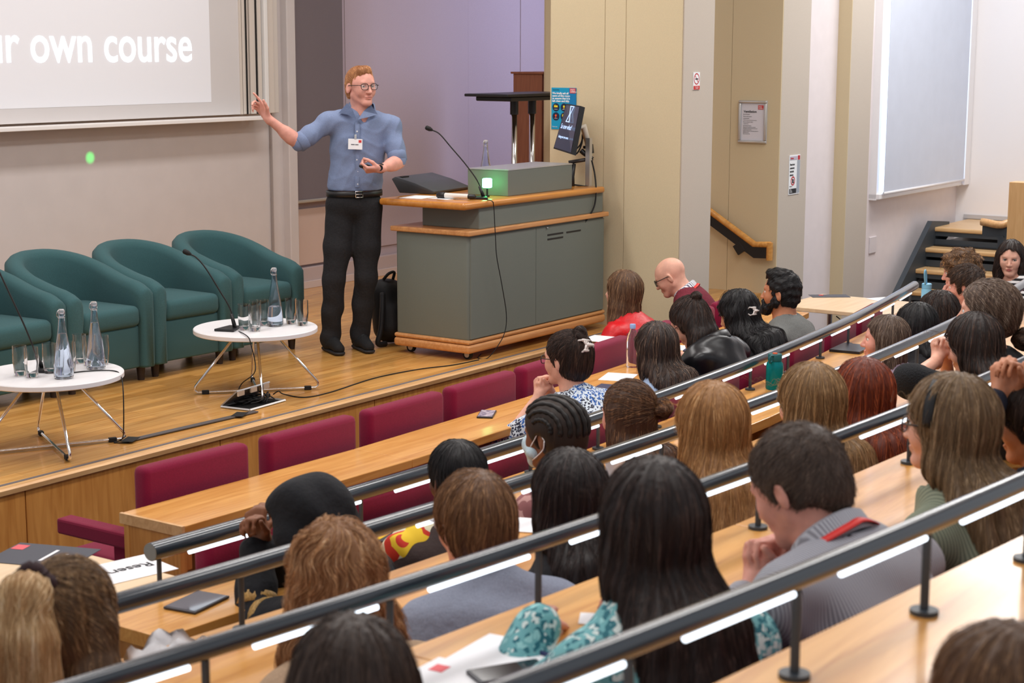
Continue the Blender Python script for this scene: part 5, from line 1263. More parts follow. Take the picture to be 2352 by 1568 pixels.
for py in range(280, 432, 6):
    p = front(821, py, 0.003); cur = [b.bm.verts.new(tuple(p+xb*w_-fb_*d_)) for w_, d_ in ((-0.016, 0.006), (-0.015, -0.002), (0.015, -0.002), (0.016, 0.006))]
    if pv_:
        for k in range(3): b.bm.faces.new((pv_[k], pv_[k+1], cur[k+1], cur[k]))
    pv_ = cur
b.fix = True; b.build('placket', CHAM, shirt, True)
for px, py in ((820, 302), (819, 367), (821, 394), (821, 423)):
    o = MB().sphere((0, 0, 0), 0.0062, 10, (1, 0.4, 1)).build('button', mat('shirt_button', rgb(220, 222, 228), 0.3), shirt, True); o.location = tuple(front(px, py, 0.004)); 
p = front(816, 331, 0.022); bd_ = empty('name_badge_holder', p) if False else None
o = MB().box((0, 0, 0), (0.092, 0.003, 0.066), 0.001).build('name_badge', mat('badge_white', rgb(244, 244, 246), 0.4), shirt); o.location = tuple(p); o.rotation_euler = (math.radians(-4), math.radians(3), math.radians(20))
MB().box((0.030, -0.0022, 0.018), (0.018, 0.0012, 0.016)).build('red_logo', REDP, o)
MB().box((-0.016, -0.0022, -0.003), (0.024, 0.0012, 0.005)).box((0.010, -0.0022, -0.003), (0.020, 0.0012, 0.005)).build('printed_name', mat('name_ink', rgb(90, 90, 96), 0.7), o)
MB().box((0, -0.001, 0.045), (0.014, 0.004, 0.03), 0.001).build('badge_clip', ALU, o)
# belt
b = MB(); n = 40; zc = hem-0.020; pc = PV+tB*((zc-PV[2])/tB[2]); rings = []
for k in range(n):
    a = 2*PI*k/n; d = xb*math.cos(a)*0.183+fb_*math.sin(a)*0.134
    rings.append([b.bm.verts.new(tuple(pc+d*kk+np.array([0, 0, h]))) for kk, h in ((1.0, -0.018), (1.0, 0.018), (0.96, 0.018), (0.96, -0.018))])
for k in range(n):
    for j in range(4): b.bm.faces.new((rings[k][j], rings[(k+1) % n][j], rings[(k+1) % n][(j+1) % 4], rings[k][(j+1) % 4]))
b.fix = True; bl_ = b.build('belt', BLK, sp_, True)
p = pc+fb_*0.138+xb*0.004; o = MB().tube([(-0.024, 0, -0.019), (0.024, 0, -0.019), (0.024, 0, 0.019), (-0.024, 0, 0.019), (-0.024, 0, -0.019)], 0.0035, 8).tube([(-0.024, -0.002, 0), (0.02, -0.002, 0)], 0.002, 6).build('buckle', CHROME, bl_, True)
o.location = tuple(p); o.rotation_euler = (0, 0, math.radians(20))
# shoes
for A_, h0, t0 in ((AR, (735, 786), (778, 805)), (AL, (808, 776), (856, 797))):
    hp, tp = AS.T@(at(h0[0], h0[1], z=0.03)-SR), AS.T@(at(t0[0], t0[1], z=0.03)-SR); d = tp-hp; d[2] = 0; d = nrm(d); c_ = np.array([A_[0], A_[1], 0]); hp = c_-d*0.06; tp = c_+d*0.185; sd = np.cross(d, [0, 0, 1])
    s_ = Sdf(); s_.rc(hp+[0, 0, 0.050], c_+d*0.03+[0, 0, 0.055], 0.040, 0.042, 0.03); s_.rc(c_+d*0.02+[0, 0, 0.075], tp-d*0.03+[0, 0, 0.040], 0.043, 0.036, 0.03); s_.rc(c_+[0, 0, 0.06], c_+[0, 0, 0.105], 0.046, 0.046, 0.03); s_.cut((0, 0, 0.022), (0, 0, -1))
    V, F, _ = sdf_mesh(s_, 0.008); o = link('shoe', mesh_np('shoe', V, F), mat('black_knit', rgb(22, 22, 24), 0.85, bump=0.3, bscale=250), sp_)
    s2 = Sdf(); s2.rc(hp+[0, 0, 0.030], tp-d*0.03+[0, 0, 0.030], 0.044, 0.043, 0.02); s2.cut((0, 0, 0.024), (0, 0, 1)); s2.cut((0, 0, 0.001), (0, 0, -1))
    V, F, _ = sdf_mesh(s2, 0.008); link('sole', mesh_np('sole', V, F), mat('dark_sole', rgb(44, 42, 44), 0.7), o)
    b = MB()
    for k in range(5):
        q_ = c_+d*(0.045+0.017*k)+[0, 0, 0.118-0.009*k]; b.tube([q_-sd*0.026-[0, 0, 0.010], q_, q_+sd*0.026-[0, 0, 0.010]], 0.0035, 6)
    b.build('laces', BLK, o, True)
eyes(sp_, H, RH, 1.05, (0.1, 1, -0.02), (0.12, 0.16, 0.18, 1), SK2); brows(sp_, H, RH, H_GINGER, 1.05, 0.0026)
glasses(sp_, H, RH, mat('dark_frame', rgb(30, 27, 28), 0.35), 1.05, 0.0235, 0.0019)
b = MB(); T = lambda x, y, z: H+RH@(np.array([x, y, z])*1.05)
b.tube([T(-0.021, 0.091, -0.0595), T(-0.010, 0.0985, -0.0555), T(0, 0.0985, -0.0565), T(0.010, 0.0985, -0.0555), T(0.021, 0.091, -0.0595)], [0.0008, 0.0020, 0.0022, 0.0020, 0.0008], 8).tube([T(-0.020, 0.091, -0.0625), T(0, 0.0975, -0.0690), T(0.020, 0.091, -0.0625)], [0.0008, 0.0028, 0.0008], 8)
b.build('lips', mat('lip_pale', rgb(206, 130, 120), 0.5), sp_, True)
sd = Sdf(); cap_hair(sd, H, RH, 1.05, t=0.005, hl=0.017, nape=-0.050); sd.rc(T(-0.02, 0.040, 0.104), T(0.030, 0.052, 0.098), 0.024, 0.020, 0.03)
add_hair(sp_, sd, H_GINGER, flow_front(RH), H, 0.0045, n=2600, length=0.035, rad=0.0006, lift=0.002, warp=groove_warp(H, 0.0008, 0.0012))
d = nrm(WL-EL); wp_ = WL-d*0.012
o = MB().tube([wp_-d*0.011, wp_+d*0.011], 0.0305, 20).build('watch_strap', RUB, sp_, auto=40)
MB().tube([(0, -0.002, 0), (0, 0.010, 0)], 0.019, 18).build('watch_face', mat('watch_glass', rgb(16, 16, 18), 0.15), o, auto=40).location = tuple(wp_+np.array([-0.004, -0.036, 0.006]))
rp = LP(837, 387, 0); rp = WL+nrm([-0.90, -0.40, -0.06])*0.098+np.array([0.0, 0.012, 0.022])
w3 = SR+AS@rp; o = MB().sphere((0, 0, 0), 0.5, 16, (0.085, 0.036, 0.030)).build('presentation_remote', BLK, None, True); o.location = tuple(w3); o.rotation_euler = (0, 0.1, SRT+0.4)
tag(o, 'small black presentation remote held in the speaker\'s hand', 'remote')
MB().sphere((0.01, 0, 0.012), 0.006, 10).build('button', mat('remote_grey', rgb(90, 90, 94), 0.4), o, True)
# ------------------------------------------------------------------ the audience
def tubes(root, name, m, lists, r=0.003, n=6):
    b = MB()
    for pts in lists: b.tube(pts, r, n)
    return b.build(name, m, root, True)
def claw_clip(root, c, ang, s=1.0, m=None):
    b = MB(); R_ = rotm(*ang)
    for q in (-1, 1):
        for k in range(5):
            x = -0.034+0.017*k
            b.tube([c+R_@(np.array([x, 0, 0.016])*s), c+R_@(np.array([x, q*0.020, 0.008])*s), c+R_@(np.array([x*0.9, q*0.024, -0.012])*s), c+R_@(np.array([x*0.8, q*0.012, -0.028])*s)], 0.0042*s, 6)
        b.tube([c+R_@(np.array([-0.040, q*0.020, 0.008])*s), c+R_@(np.array([0.040, q*0.020, 0.008])*s)], 0.006*s, 6)
    b.tube([c+R_@(np.array([-0.03, 0, 0.018])*s), c+R_@(np.array([0.03, 0, 0.018])*s)], 0.007*s, 6)
    return b.build('claw_clip', m or mat('clip_white', rgb(222, 214, 210), 0.4), root, True)
def bun(root, m, c, r, seed=0, n=500, sc_=(1, 1, 1)):
    sd = Sdf(); sd.el(c, np.array([r, r, r])*np.array(sc_), 0.02)
    for k in range(7):
        a = k*0.9+seed; sd.el(c+np.array([math.cos(a)*r*0.55, math.sin(a*1.3)*r*0.45, math.sin(a)*r*0.55]), np.array([r*0.55, r*0.5, r*0.42]), 0.012)
    V, F, g = sdf_mesh(sd, 0.005, warp=curl_warp(0.003, 120, seed)); o = link('hair_bun', mesh_np('hair_bun', V, F), m, root)
    strands('hair_strands', V, g, lambda P: np.stack([-(P[:, 2]-c[2]), 0.3*np.sin(P[:, 0]*90), P[:, 0]-c[0]], 1)*8, n, m, o, np.random.default_rng(5+int(seed)), 0.09, 9, 0.0006, 0.003, 0.3)
    return o
def ear_skin(q): pass
BK = cloth('black_jersey', rgb(26, 26, 30), 0.92); NAVY = cloth('navy_cloth', rgb(30, 34, 50), 0.9)
GF = mat('glasses_dark', rgb(40, 30, 30), 0.35)
def strand_n(q): return 0
# ---- row A
q = seated(1435, 621, 0, 'A', 2, 'woman in a red blouse with brown bob in the front row', SK1, cloth('red_silk', rgb(206, 16, 26), 0.42, ns=30, noise=0.1, bs=30), lean=0.13, nod=-6, female=True, head_res=0.005, top_name='blouse', puff=0.020)
sd = Sdf(); long_hair(sd, q['H'], q['R'], q['s'], Q=q, t=0.020, L=0.235, spread=0.088, back=0.012, thick=0.050, front=0.012, taper=0.8); add_hair(q['root'], sd, H_MID, flow_down(q['H'], q['R'], 1), q['H'], warp=groove_warp(q['H']), n=1500, length=0.16, rad=0.0010)
eyes(q['root'], q['H'], q['R']); brows(q['root'], q['H'], q['R'], H_BROWN)
q = seated(1543, 591, 0, 'A', -18, 'bald man in glasses with maroon jacket and red lanyard in the front row', SK1, cloth('maroon_tweed', rgb(112, 34, 50), 0.9, ns=150, noise=0.25), lean=0.20, nod=27, ht=0.002, head_res=0.0045, top_name='jacket')
make_collar(q['root'], q['N'], q['t'], q['f'], striped('stripe_shirt', rgb(236, 236, 240), rgb(110, 110, 130), 26, 'x'), 0.066, 0.074, 0.050)
lanyard(q, mat('lanyard_red', rgb(222, 52, 48), 0.5), 0.018); eyes(q['root'], q['H'], q['R'], lid=SK1); glasses(q['root'], q['H'], q['R'], BLK, 1.0, 0.024, 0.0024, 'square'); brows(q['root'], q['H'], q['R'], H_GINGER)
sd = Sdf(); T = lambda x, y, z: q['H']+q['R']@np.array([x, y, z])
sd.rc(T(0, 0.072, -0.090), T(0, 0.058, -0.100), 0.018, 0.018, 0.02)
# ---- row B
q = seated(1306, 757, 0, 'B', 8, 'woman in a blue leopard print blouse with hands clasped at her mouth', SK1, spotted('leopard_blue', rgb(208, 218, 228), (rgb(20, 26, 52), rgb(24, 84, 160), rgb(28, 34, 60), rgb(40, 110, 180)), 92, 0.50), lean=0.24, nod=2, turn=-4, female=True, arms='clasp', fine_hands=True, head_res=0.0048, sleeve=0.56, puff=0.026, fold=0.006, top_name='blouse')
sd = Sdf(); cap_hair(sd, q['H'], q['R'], q['s'], t=0.014, nape=-0.085, back=0.012); kp = q['H']+q['R']@np.array([0.0, -0.075, 0.105])
add_hair(q['root'], sd, H_DARK, flow_to(kp), q['H'], n=1700, length=0.14, rad=0.0009, warp=groove_warp(q['H'], 0.001, 0.0015))
bun(q['root'], H_DARK, kp+np.array([0, -0.006, 0.014]), 0.032, 1.0, sc_=(1, 1, 1.25)); claw_clip(q['root'], kp+np.array([0.0, -0.040, -0.030]), (1.25, 0.2, 0.3), 1.15)
glasses(q['root'], q['H'], q['R'], GF, 1.0, 0.024, 0.0022); eyes(q['root'], q['H'], q['R']); brows(q['root'], q['H'], q['R'], H_DARK)
q = seated(1510, 738, 0, 'B', 14, 'woman with long dark hair fading to lighter ends, beside a clear water bottle', SK6, cloth('pale_blue_shirt', rgb(150, 170, 200)), lean=0.16, nod=6, female=True, head_res=0.006, top_name='shirt')
sd = Sdf(); long_hair(sd, q['H'], q['R'], q['s'], Q=q, t=0.016, L=0.44, spread=0.092, back=0.032, thick=0.044); add_hair(q['root'], sd, hair_mat('hair_ombre', rgb(46, 35, 31), rgb(101, 78, 65), rgb(162, 137, 116)), flow_down(q['H'], q['R'], 1, wave=0.12), q['H'], warp=groove_warp(q['H'], 0.003, 0.004, wave=0.002), n=1900, length=0.22, rad=0.0010, lift=0.005)
q = seated(1588, 678, 0, 'B', 4, 'woman in a black leather jacket with small dark bun, head bent over the desk', SK1, mat('black_leather', rgb(20, 20, 24), 0.34, bump=0.22, bscale=14), lean=0.20, nod=36, turn=-6, female=True, head_res=0.0048, sleeve=0.88, fold=0.008, top_name='leather_jacket', puff=0.024,
           arms={'w': {-1: np.array([-0.10, 0.44, 0.80]), 1: np.array([0.16, 0.44, 0.80])}, 'd': {-1: np.array([0.35, 0.9, 0.1]), 1: np.array([-0.4, 0.9, 0])}, 'n': {-1: np.array([0.4, 0, -1.0]), 1: np.array([0, 0, -1.0])}, 'c': ((35, 50, 30),)*4}, fine_hands=True)
make_collar(q['root'], q['N'], q['t'], q['f'], mat('black_leather', rgb(20, 20, 24), 0.3), 0.068, 0.082, 0.036, name='jacket_collar')
sd = Sdf(); long_hair(sd, q['H'], q['R'], q['s'], Q=q, t=0.012, L=0.16, spread=0.078, back=0.0, thick=0.036, side=False); kp = q['H']+q['R']@np.array([0.0, -0.085, 0.085])
add_hair(q['root'], sd, H_DARK, flow_to(kp, below=q['H'][2]+0.0), q['H'], n=1700, length=0.12, rad=0.0009, warp=groove_warp(q['H'], 0.0015, 0.002), lift=0.004)
bun(q['root'], H_DARK, kp+np.array([0, -0.004, 0.016]), 0.030, 3.0); glasses(q['root'], q['H'], q['R'], mat('glasses_red_brown', rgb(90, 40, 44), 0.35), 1.0, 0.024, 0.0024); eyes(q['root'], q['H'], q['R'])
q = seated(1700, 664, 0, 'B', 6, 'woman with long curly black hair held by a white claw clip', SK6, cloth('black_fuzzy_knit', rgb(24, 24, 27), 0.95, bs=200, bump=0.8), lean=0.20, nod=16, turn=-4, female=True, head_res=0.006, top_name='jumper')
sd = Sdf(); long_hair(sd, q['H'], q['R'], q['s'], Q=q, t=0.018, L=0.40, spread=0.10, back=0.040, thick=0.046, side=True); add_hair(q['root'], sd, H_BLACK, flow_down(q['H'], q['R'], 1, wave=0.7, wf=70), q['H'], warp=groove_warp(q['H'], 0.002, 0.003, wave=0.005, wf=60), n=1900, length=0.16, rad=0.0010, lift=0.006)
claw_clip(q['root'], q['H']+q['R']@np.array([-0.03, -0.118, 0.005]), (1.4, 0.1, 0.2), 0.9)
q = seated(1800, 619, 0, 'B', -2, 'bearded man with short black hair in a grey jacket at the row end', SK3, cloth('grey_wool', rgb(112, 114, 112), 0.95, ns=300, noise=0.2), lean=0.13, nod=-2, turn=-8, head_res=0.0045, top_name='jacket')
make_collar(q['root'], q['N'], q['t'], q['f'], cloth('white_cotton', rgb(222, 218, 206)), 0.066, 0.072, 0.034)
sd = Sdf(); cap_hair(sd, q['H'], q['R'], q['s'], t=0.012, hl=0.006, nape=-0.075); T = lambda x, y, z: q['H']+q['R']@np.array([x, y, z]); sd.el(T(0, 0.02, 0.115), np.array([0.062, 0.075, 0.028]), 0.02, q['R'])
add_hair(q['root'], sd, H_BLACK, flow_front(q['R']), q['H'], n=1200, length=0.035, rad=0.0009, warp=curl_warp(0.003, 110))
sd = Sdf()
for w_ in (-1, 1): sd.rc(T(w_*0.058, 0.004, -0.045), T(w_*0.020, 0.072, -0.098), 0.024, 0.026, 0.02); sd.rc(T(w_*0.064, 0.010, -0.012), T(w_*0.060, 0.010, -0.05), 0.014, 0.020, 0.02); sd.rc(T(w_*0.026, 0.090, -0.052), T(w_*0.030, 0.082, -0.08), 0.008, 0.014, 0.015)
sd.rc(T(-0.02, 0.076, -0.104), T(0.02, 0.076, -0.104), 0.024, 0.024, 0.02); sd.rc(T(-0.022, 0.096, -0.047), T(0.022, 0.096, -0.047), 0.006, 0.006, 0.008)
add_hair(q['root'], sd, H_BLACK, flow_down(q['H'], q['R'], 1), q['H'], 0.005, n=700, length=0.03, rad=0.0009, name='beard', warp=curl_warp(0.002, 150))
eyes(q['root'], q['H'], q['R']); brows(q['root'], q['H'], q['R'], H_BLACK, 1.0, 0.004)
# ---- row C
GOLD = mat('gold_embroidery', rgb(168, 132, 74), 0.6, noise=0.35, nscale=140)
q = seated(710, 1087, 0, 'C', -20, 'person in a black hood with gold trim on the sleeves, hands clasped', SK4, cloth('black_hoodie', rgb(22, 23, 28), 0.9, ns=120), lean=0.22, nod=16, arms={'w': {-1: None, 1: None}, 'px': {-1: (592, 1240), 1: (606, 1246)}, 'dz': 0.10, 'd': {-1: np.array([0.36, 0.22, 1.0]), 1: np.array([-0.36, 0.22, 1.0])}, 'n': {-1: np.array([1.0, 0.1, -0.2]), 1: np.array([-1.0, 0.1, -0.2])}, 'c': ((62, 70, 40), (64, 72, 40), (66, 72, 40), (68, 72, 40))}, fine_hands=True, ht=0.03, head_res=0.009, top_name='hooded_top', puff=0.024, fold=0.008)
sd = Sdf(); T = lambda x, y, z: q['H']+q['R']@np.array([x, y, z])
sd.el(T(0, -0.010, 0.034), np.array([0.102, 0.126, 0.118]), 0.03, q['R']); sd.rc(T(0, -0.045, 0.02), q['N']+np.array([0, -0.045, 0.0]), 0.098, 0.092, 0.05)
for w_ in (-1, 1): sd.rc(T(w_*0.055, 0.015, -0.03), q['N']+np.array([w_*0.07, 0.03, -0.02]), 0.052, 0.055, 0.04)
sd.rc(q['N']+np.array([-0.08, -0.03, -0.03]), q['N']+np.array([0.08, -0.03, -0.03]), 0.06, 0.06, 0.05); sd.el(T(0, 0.125, -0.02), np.array([0.085, 0.085, 0.125]), 0.02, q['R'], sub=True)
wh = lambda x, y, z: 0.005*np.sin(z*38+x*30+3*np.sin(y*14))+0.003*np.sin(x*50-z*44)
V, F, _ = sdf_mesh(sd, 0.007, warp=wh); link('hood', mesh_np('hood', V, F), cloth('black_hoodie', rgb(22, 23, 28)), q['root'])
E_, W3 = q['E'][-1], q['W'][-1]; d = nrm(W3-E_); b = MB(); b.tube([E_+d*0.05, E_+d*0.052, E_+d*0.085, E_+d*0.087], [0.058, 0.0625, 0.0605, 0.056], 20); b.build('gold_band', GOLD, q['root'], True)
E2 = q['S'][-1]+(E_-q['S'][-1])*0.75; d2 = nrm(E_-q['S'][-1]); MB().tube([E2, E2+d2*0.002, E2+d2*0.03, E2+d2*0.032], [0.062, 0.071, 0.070, 0.062], 20).build('gold_band', GOLD, q['root'], True)
q = seated(1052, 1008, 0, 'C', 24, 'person with cropped black hair in a yellow, white and red patterned shawl', SK5, cloth('dark_brown_jumper', rgb(54, 40, 38)), lean=0.20, nod=4, head_res=0.006, puff=0.02)
sd = Sdf(); cap_hair(sd, q['H'], q['R'], q['s'], t=0.014, nape=-0.09, ear=False); add_hair(q['root'], sd, H_BLACK, flow_down(q['H'], q['R'], 1), q['H'], n=2200, length=0.05, rad=0.0006, warp=groove_warp(q['H'], 0.001, 0.001))
sd = Sdf(); S_, N_ = q['S'][-1], q['N']; sd.rc(N_+np.array([-0.03, 0.03, 0.005]), S_+np.array([-0.02, 0.04, 0.035]), 0.062, 0.066, 0.04); sd.rc(S_+np.array([-0.02, 0.04, 0.035]), S_+np.array([-0.06, 0.16, -0.05]), 0.064, 0.050, 0.04); sd.rc(N_+np.array([-0.03, 0.03, 0.005]), N_+np.array([0.06, 0.02, -0.01]), 0.060, 0.05, 0.03)
V, F, _ = sdf_mesh(sd, 0.008, warp=lambda x, y, z: 0.006*np.sin(x*70+z*30+2*np.sin(y*25))); link('patterned_shawl', mesh_np('patterned_shawl', V, F), spotted('yellow_red_print', rgb(240, 200, 44), (rgb(232, 226, 196), rgb(206, 50, 32), rgb(240, 200, 44), rgb(236, 230, 206)), 13, 0.62, pscale=7), q['root'])
q = seated(1276, 912, 0, 'C', 16, 'woman with cornrow braids wearing a pale blue face mask', SK4, spotted('pink_brown_print', rgb(196, 150, 146), (rgb(150, 96, 98), rgb(214, 178, 172), rgb(168, 110, 108)), 26, 0.5), lean=0.18, nod=6, turn=-12, female=True, head_res=0.005)
BRAID = hair_mat('hair_braids', rgb(24, 20, 19), rgb(62, 48, 40), rgb(186, 146, 92))
sd = Sdf(); cap_hair(sd, q['H'], q['R'], q['s'], t=0.020, nape=None, back=0.010); H_, R_ = q['H'], q['R']
V, F, g = sdf_mesh(sd, 0.0055); hm_ = link('hair', mesh_np('hair', V, F), hair_mat('hair_scalp_rows', rgb(40, 28, 22), rgb(84, 60, 46)), q['root'])
for k in range(9):
    a = math.radians(-70+17.5*k); b = MB(); pts = []
    for u_ in np.linspace(-0.80-0.15*math.cos(a), 1.9, 24):
        pts.append(H_+R_@(np.array([0, -0.020, 0.038])+np.array([0.093*math.sin(a), -0.124*math.cos(a)*math.sin(u_), 0.104*math.cos(a)*math.cos(u_)])))
    b.tube(pts, [0.0092+0.0016*math.sin(i*2.1) for i in range(24)], 8); b.build('cornrow', BRAID, hm_, True)
for k in range(9):
    x = -0.064+0.016*k; b = MB(); z0 = -0.02; pts = [H_+R_@np.array([x, -0.105+abs(x)*0.35, z0]), H_+R_@np.array([x*1.06, -0.108+abs(x)*0.35, -0.08]), H_+R_@np.array([x*1.1, -0.108+abs(x)*0.2, -0.15]), H_+R_@np.array([x*1.15, -0.112, -0.24])]
    c = bez(pts, 40); b.tube(c, [0.0085+0.0018*math.sin(i*1.6) for i in range(len(c))], 8); b.build('braid', BRAID, hm_, True)
sd = Sdf(); T = lambda x, y, z: H_+R_@np.array([x, y, z])
sd.rc(T(0, 0.090, -0.020), T(0, 0.082, -0.085), 0.024, 0.028, 0.03); 
for w_ in (-1, 1): sd.rc(T(w_*0.020, 0.086, -0.030), T(w_*0.052, 0.050, -0.050), 0.026, 0.022, 0.03)
V, F, _ = sdf_mesh(sd, 0.005, inflate=0.003); mk = link('face_mask', mesh_np('face_mask', V, F), cloth('mask_pale_blue', rgb(190, 212, 222), 0.8), q['root'])
tubes(mk, 'ear_loop', PAPER, [bez([T(w_*0.060, 0.055, -0.030), T(w_*0.080, 0.02, -0.002), T(w_*0.087, -0.010, 0.028), T(w_*0.090, -0.034, 0.002)], 12) for w_ in (-1, 1)]+[bez([T(w_*0.056, 0.052, -0.075), T(w_*0.074, 0.02, -0.06), T(w_*0.086, -0.022, -0.030), T(w_*0.090, -0.034, 0.002)], 12) for w_ in (-1, 1)], 0.0024)
eyes(q['root'], H_, R_)
q = seated(1448, 872, 0, 'C', 12, 'woman with mid brown hair half tied in a loose bun', SK2, cloth('dusty_rose_knit', rgb(178, 132, 130)), lean=0.18, nod=4, female=True)
sd = Sdf(); long_hair(sd, q['H'], q['R'], q['s'], Q=q, t=0.016, L=0.30, spread=0.09, back=0.02); kp = q['H']+q['R']@np.array([0.045, -0.108, 0.035])
add_hair(q['root'], sd, H_BROWN, flow_to(kp, below=q['H'][2]-0.02), q['H'], n=2000, length=0.15, rad=0.0008, warp=groove_warp(q['H'], 0.0015, 0.002)); bun(q['root'], H_BROWN, kp+np.array([0.01, -0.02, 0.0]), 0.036, 2.0, 700, (1.25, 1, 0.95))
q = seated(2040, 722, 0, 'C', -8, 'woman in profile with a grey brown bob under the last rail post', SK2, cloth('lilac_top', rgb(150, 132, 150)), lean=0.17, nod=-4, turn=-14, female=True, head_res=0.0048)
sd = Sdf(); long_hair(sd, q['H'], q['R'], q['s'], Q=q, t=0.016, L=0.20, spread=0.08, back=0.004, thick=0.046, front=0.0); add_hair(q['root'], sd, H_GREY, flow_down(q['H'], q['R'], 1), q['H'], n=1500, length=0.14, rad=0.0010, warp=groove_warp(q['H'], 0.0015, 0.002))
eyes(q['root'], q['H'], q['R']); brows(q['root'], q['H'], q['R'], H_BROWN)
q = seated(2110, 694, 0.0, 'C', 4, 'woman with straight jet black hair behind the grey brown bob', SK6, BK, lean=0.16, nod=8, female=True)
sd = Sdf(); long_hair(sd, q['H'], q['R'], q['s'], Q=q, t=0.018, L=0.40, spread=0.09); add_hair(q['root'], sd, H_BLACK, flow_down(q['H'], q['R'], 1), q['H'], n=1400, length=0.2, rad=0.0010, warp=groove_warp(q['H']))
q = seated(2160, 667, 0.0, 'C', 2, 'woman with wavy dark brown hair next to the jet black hair', SK2, BK, lean=0.16, nod=10, female=True)
sd = Sdf(); long_hair(sd, q['H'], q['R'], q['s'], Q=q, t=0.018, L=0.26, spread=0.09, back=0.012, thick=0.046); add_hair(q['root'], sd, H_DARK, flow_down(q['H'], q['R'], 1, wave=0.3), q['H'], n=1400, length=0.16, rad=0.0011, warp=groove_warp(q['H'], 0.003, 0.004, wave=0.002), lift=0.005)
q = seated(2222, 607, 0.05, 'C', -4, 'man with thick dark brown hair in profile below the curly hair', SK2, cloth('charcoal_top', rgb(60, 60, 66)), lean=0.20, nod=6, turn=-10, head_res=0.005)
sd = Sdf(); cap_hair(sd, q['H'], q['R'], q['s'], t=0.018, hl=0.004); add_hair(q['root'], sd, H_BROWN if False else hair_mat('hair_brown_thick', rgb(49, 37, 31), rgb(98, 74, 58), rgb(139, 112, 92)), flow_front(q['R']), q['H'], n=1300, length=0.07, rad=0.0011, warp=groove_warp(q['H'], 0.003, 0.004), lift=0.005)
eyes(q['root'], q['H'], q['R'])
q = seated(2212, 574, 0.12, 'C', -8, 'person with curly ginger brown hair holding a hand to the mouth', SK2, cloth('olive_top', rgb(128, 132, 120)), lean=0.22, nod=8, turn=-8, head_res=0.005, arms='face', fine_hands=True)
sd = Sdf(); cap_hair(sd, q['H'], q['R'], q['s'], t=0.030, hl=-0.012, nape=-0.09); add_hair(q['root'], sd, hair_mat('hair_curly_ginger', rgb(83, 60, 42), rgb(162, 121, 83), rgb(225, 168, 107)), flow_down(q['H'], q['R'], 1, wave=1.6, wf=150), q['H'], n=1500, length=0.07, rad=0.0011, warp=curl_warp(0.007, 70), lift=0.008, jit=0.7)
eyes(q['root'], q['H'], q['R'])
q = seated(2324, 549, 0.15, 'C', -62, 'woman in a black and white striped top looking back over the rows', SK1, striped('bw_stripes', rgb(24, 24, 28), rgb(232, 230, 230), 9.5, 'z'), lean=0.06, nod=0, turn=-42, female=True, head_res=0.0042, arms='lap')
sd = Sdf(); long_hair(sd, q['H'], q['R'], q['s'], Q=q, t=0.014, L=0.32, spread=0.095, back=0.0, hl=0.004, front=0.014, thick=0.042); add_hair(q['root'], sd, H_DARK, flow_down(q['H'], q['R'], 1, part=(0.01, 0.0, 0)), q['H'], n=1500, length=0.18, rad=0.0010, warp=groove_warp(q['H']))
eyes(q['root'], q['H'], q['R'], 1.0, (-0.15, 1, 0), lid=H_DARK); brows(q['root'], q['H'], q['R'], H_DARK, 1.0, 0.0026)
T = lambda x, y, z: q['H']+q['R']@np.array([x, y, z]); MB().tube([T(-0.020, 0.092, -0.0605), T(0, 0.0995, -0.0570), T(0.020, 0.092, -0.0605)], [0.001, 0.0045, 0.001], 8).tube([T(-0.018, 0.092, -0.063), T(0, 0.0985, -0.0670), T(0.018, 0.092, -0.063)], [0.001, 0.005, 0.001], 8).build('lips', LIP, q['root'], True)
# ---- row D
q = seated(150, 1278, 0.02, 'D', 58, 'woman with a high blonde ponytail in a dark scrunchie at the near left', SK1, cloth('pale_pink_top', rgb(226, 184, 176)), lean=0.16, nod=12, turn=6, female=True, ht=0.022)
sd = Sdf(); cap_hair(sd, q['H'], q['R'], q['s'], t=0.016, nape=-0.09, back=0.014, ear=False); H_, R_ = q['H'], q['R']; kp = H_+R_@np.array([-0.030, -0.098, 0.088])
for w_ in (0.35, 0.75, 1): sd.chain([H_+R_@np.array([w_*0.072, -0.035, 0.0]), H_+R_@np.array([w_*0.082, -0.045, -0.09]), H_+np.array([w_*0.115, -0.05, -0.20]), H_+np.array([w_*0.155, -0.03, -0.30])], [0.036, 0.038, 0.040, 0.022], 0.03)
add_hair(q['root'], sd, hair_mat('hair_streaked', rgb(84, 62, 42), rgb(158, 124, 88), rgb(220, 190, 148)), flow_to(kp, below=H_[2]-0.03), q['H'], n=2600, length=0.16, rad=0.0006, warp=groove_warp(H_, 0.0018, 0.0025, wave=0.001))
sd = Sdf(); pr = [kp+np.array([0, -0.006, 0.0]), kp+np.array([-0.006, -0.052, 0.002]), kp+np.array([-0.014, -0.078, -0.08]), kp+np.array([-0.022, -0.085, -0.22]), kp+np.array([-0.030, -0.075, -0.36])]
for w_ in (-1, 0, 1): sd.chain([pr[0]]+[p+np.array([w_*(0.012+0.020*i), 0, 0]) for i, p in enumerate(pr[1:])], [0.020, 0.030, 0.036, 0.036, 0.022], 0.02)
V, F, g = sdf_mesh(sd, 0.006, warp=groove_warp(kp+np.array([0, 0.02, 0]), 0.002, 0.003, 40, 17)); o = link('ponytail', mesh_np('ponytail', V, F), H_BLOND, q['root'])
strands('hair_strands', V, g, lambda P: np.repeat(np.array([[0.0, -0.1, -1.0]]), len(P), 0)+np.where((P[:, 2:3] > kp[2]-0.02), np.array([[0, -1.6, 0.3]]), 0), 2600, H_BLOND, o, np.random.default_rng(9), 0.22, 10, 0.0006, 0.004, 0.12)
b = MB(); ax_ = nrm(pr[1]-pr[0]); u_ = nrm(np.cross(ax_, [0, 0, 1])); v_ = np.cross(ax_, u_)
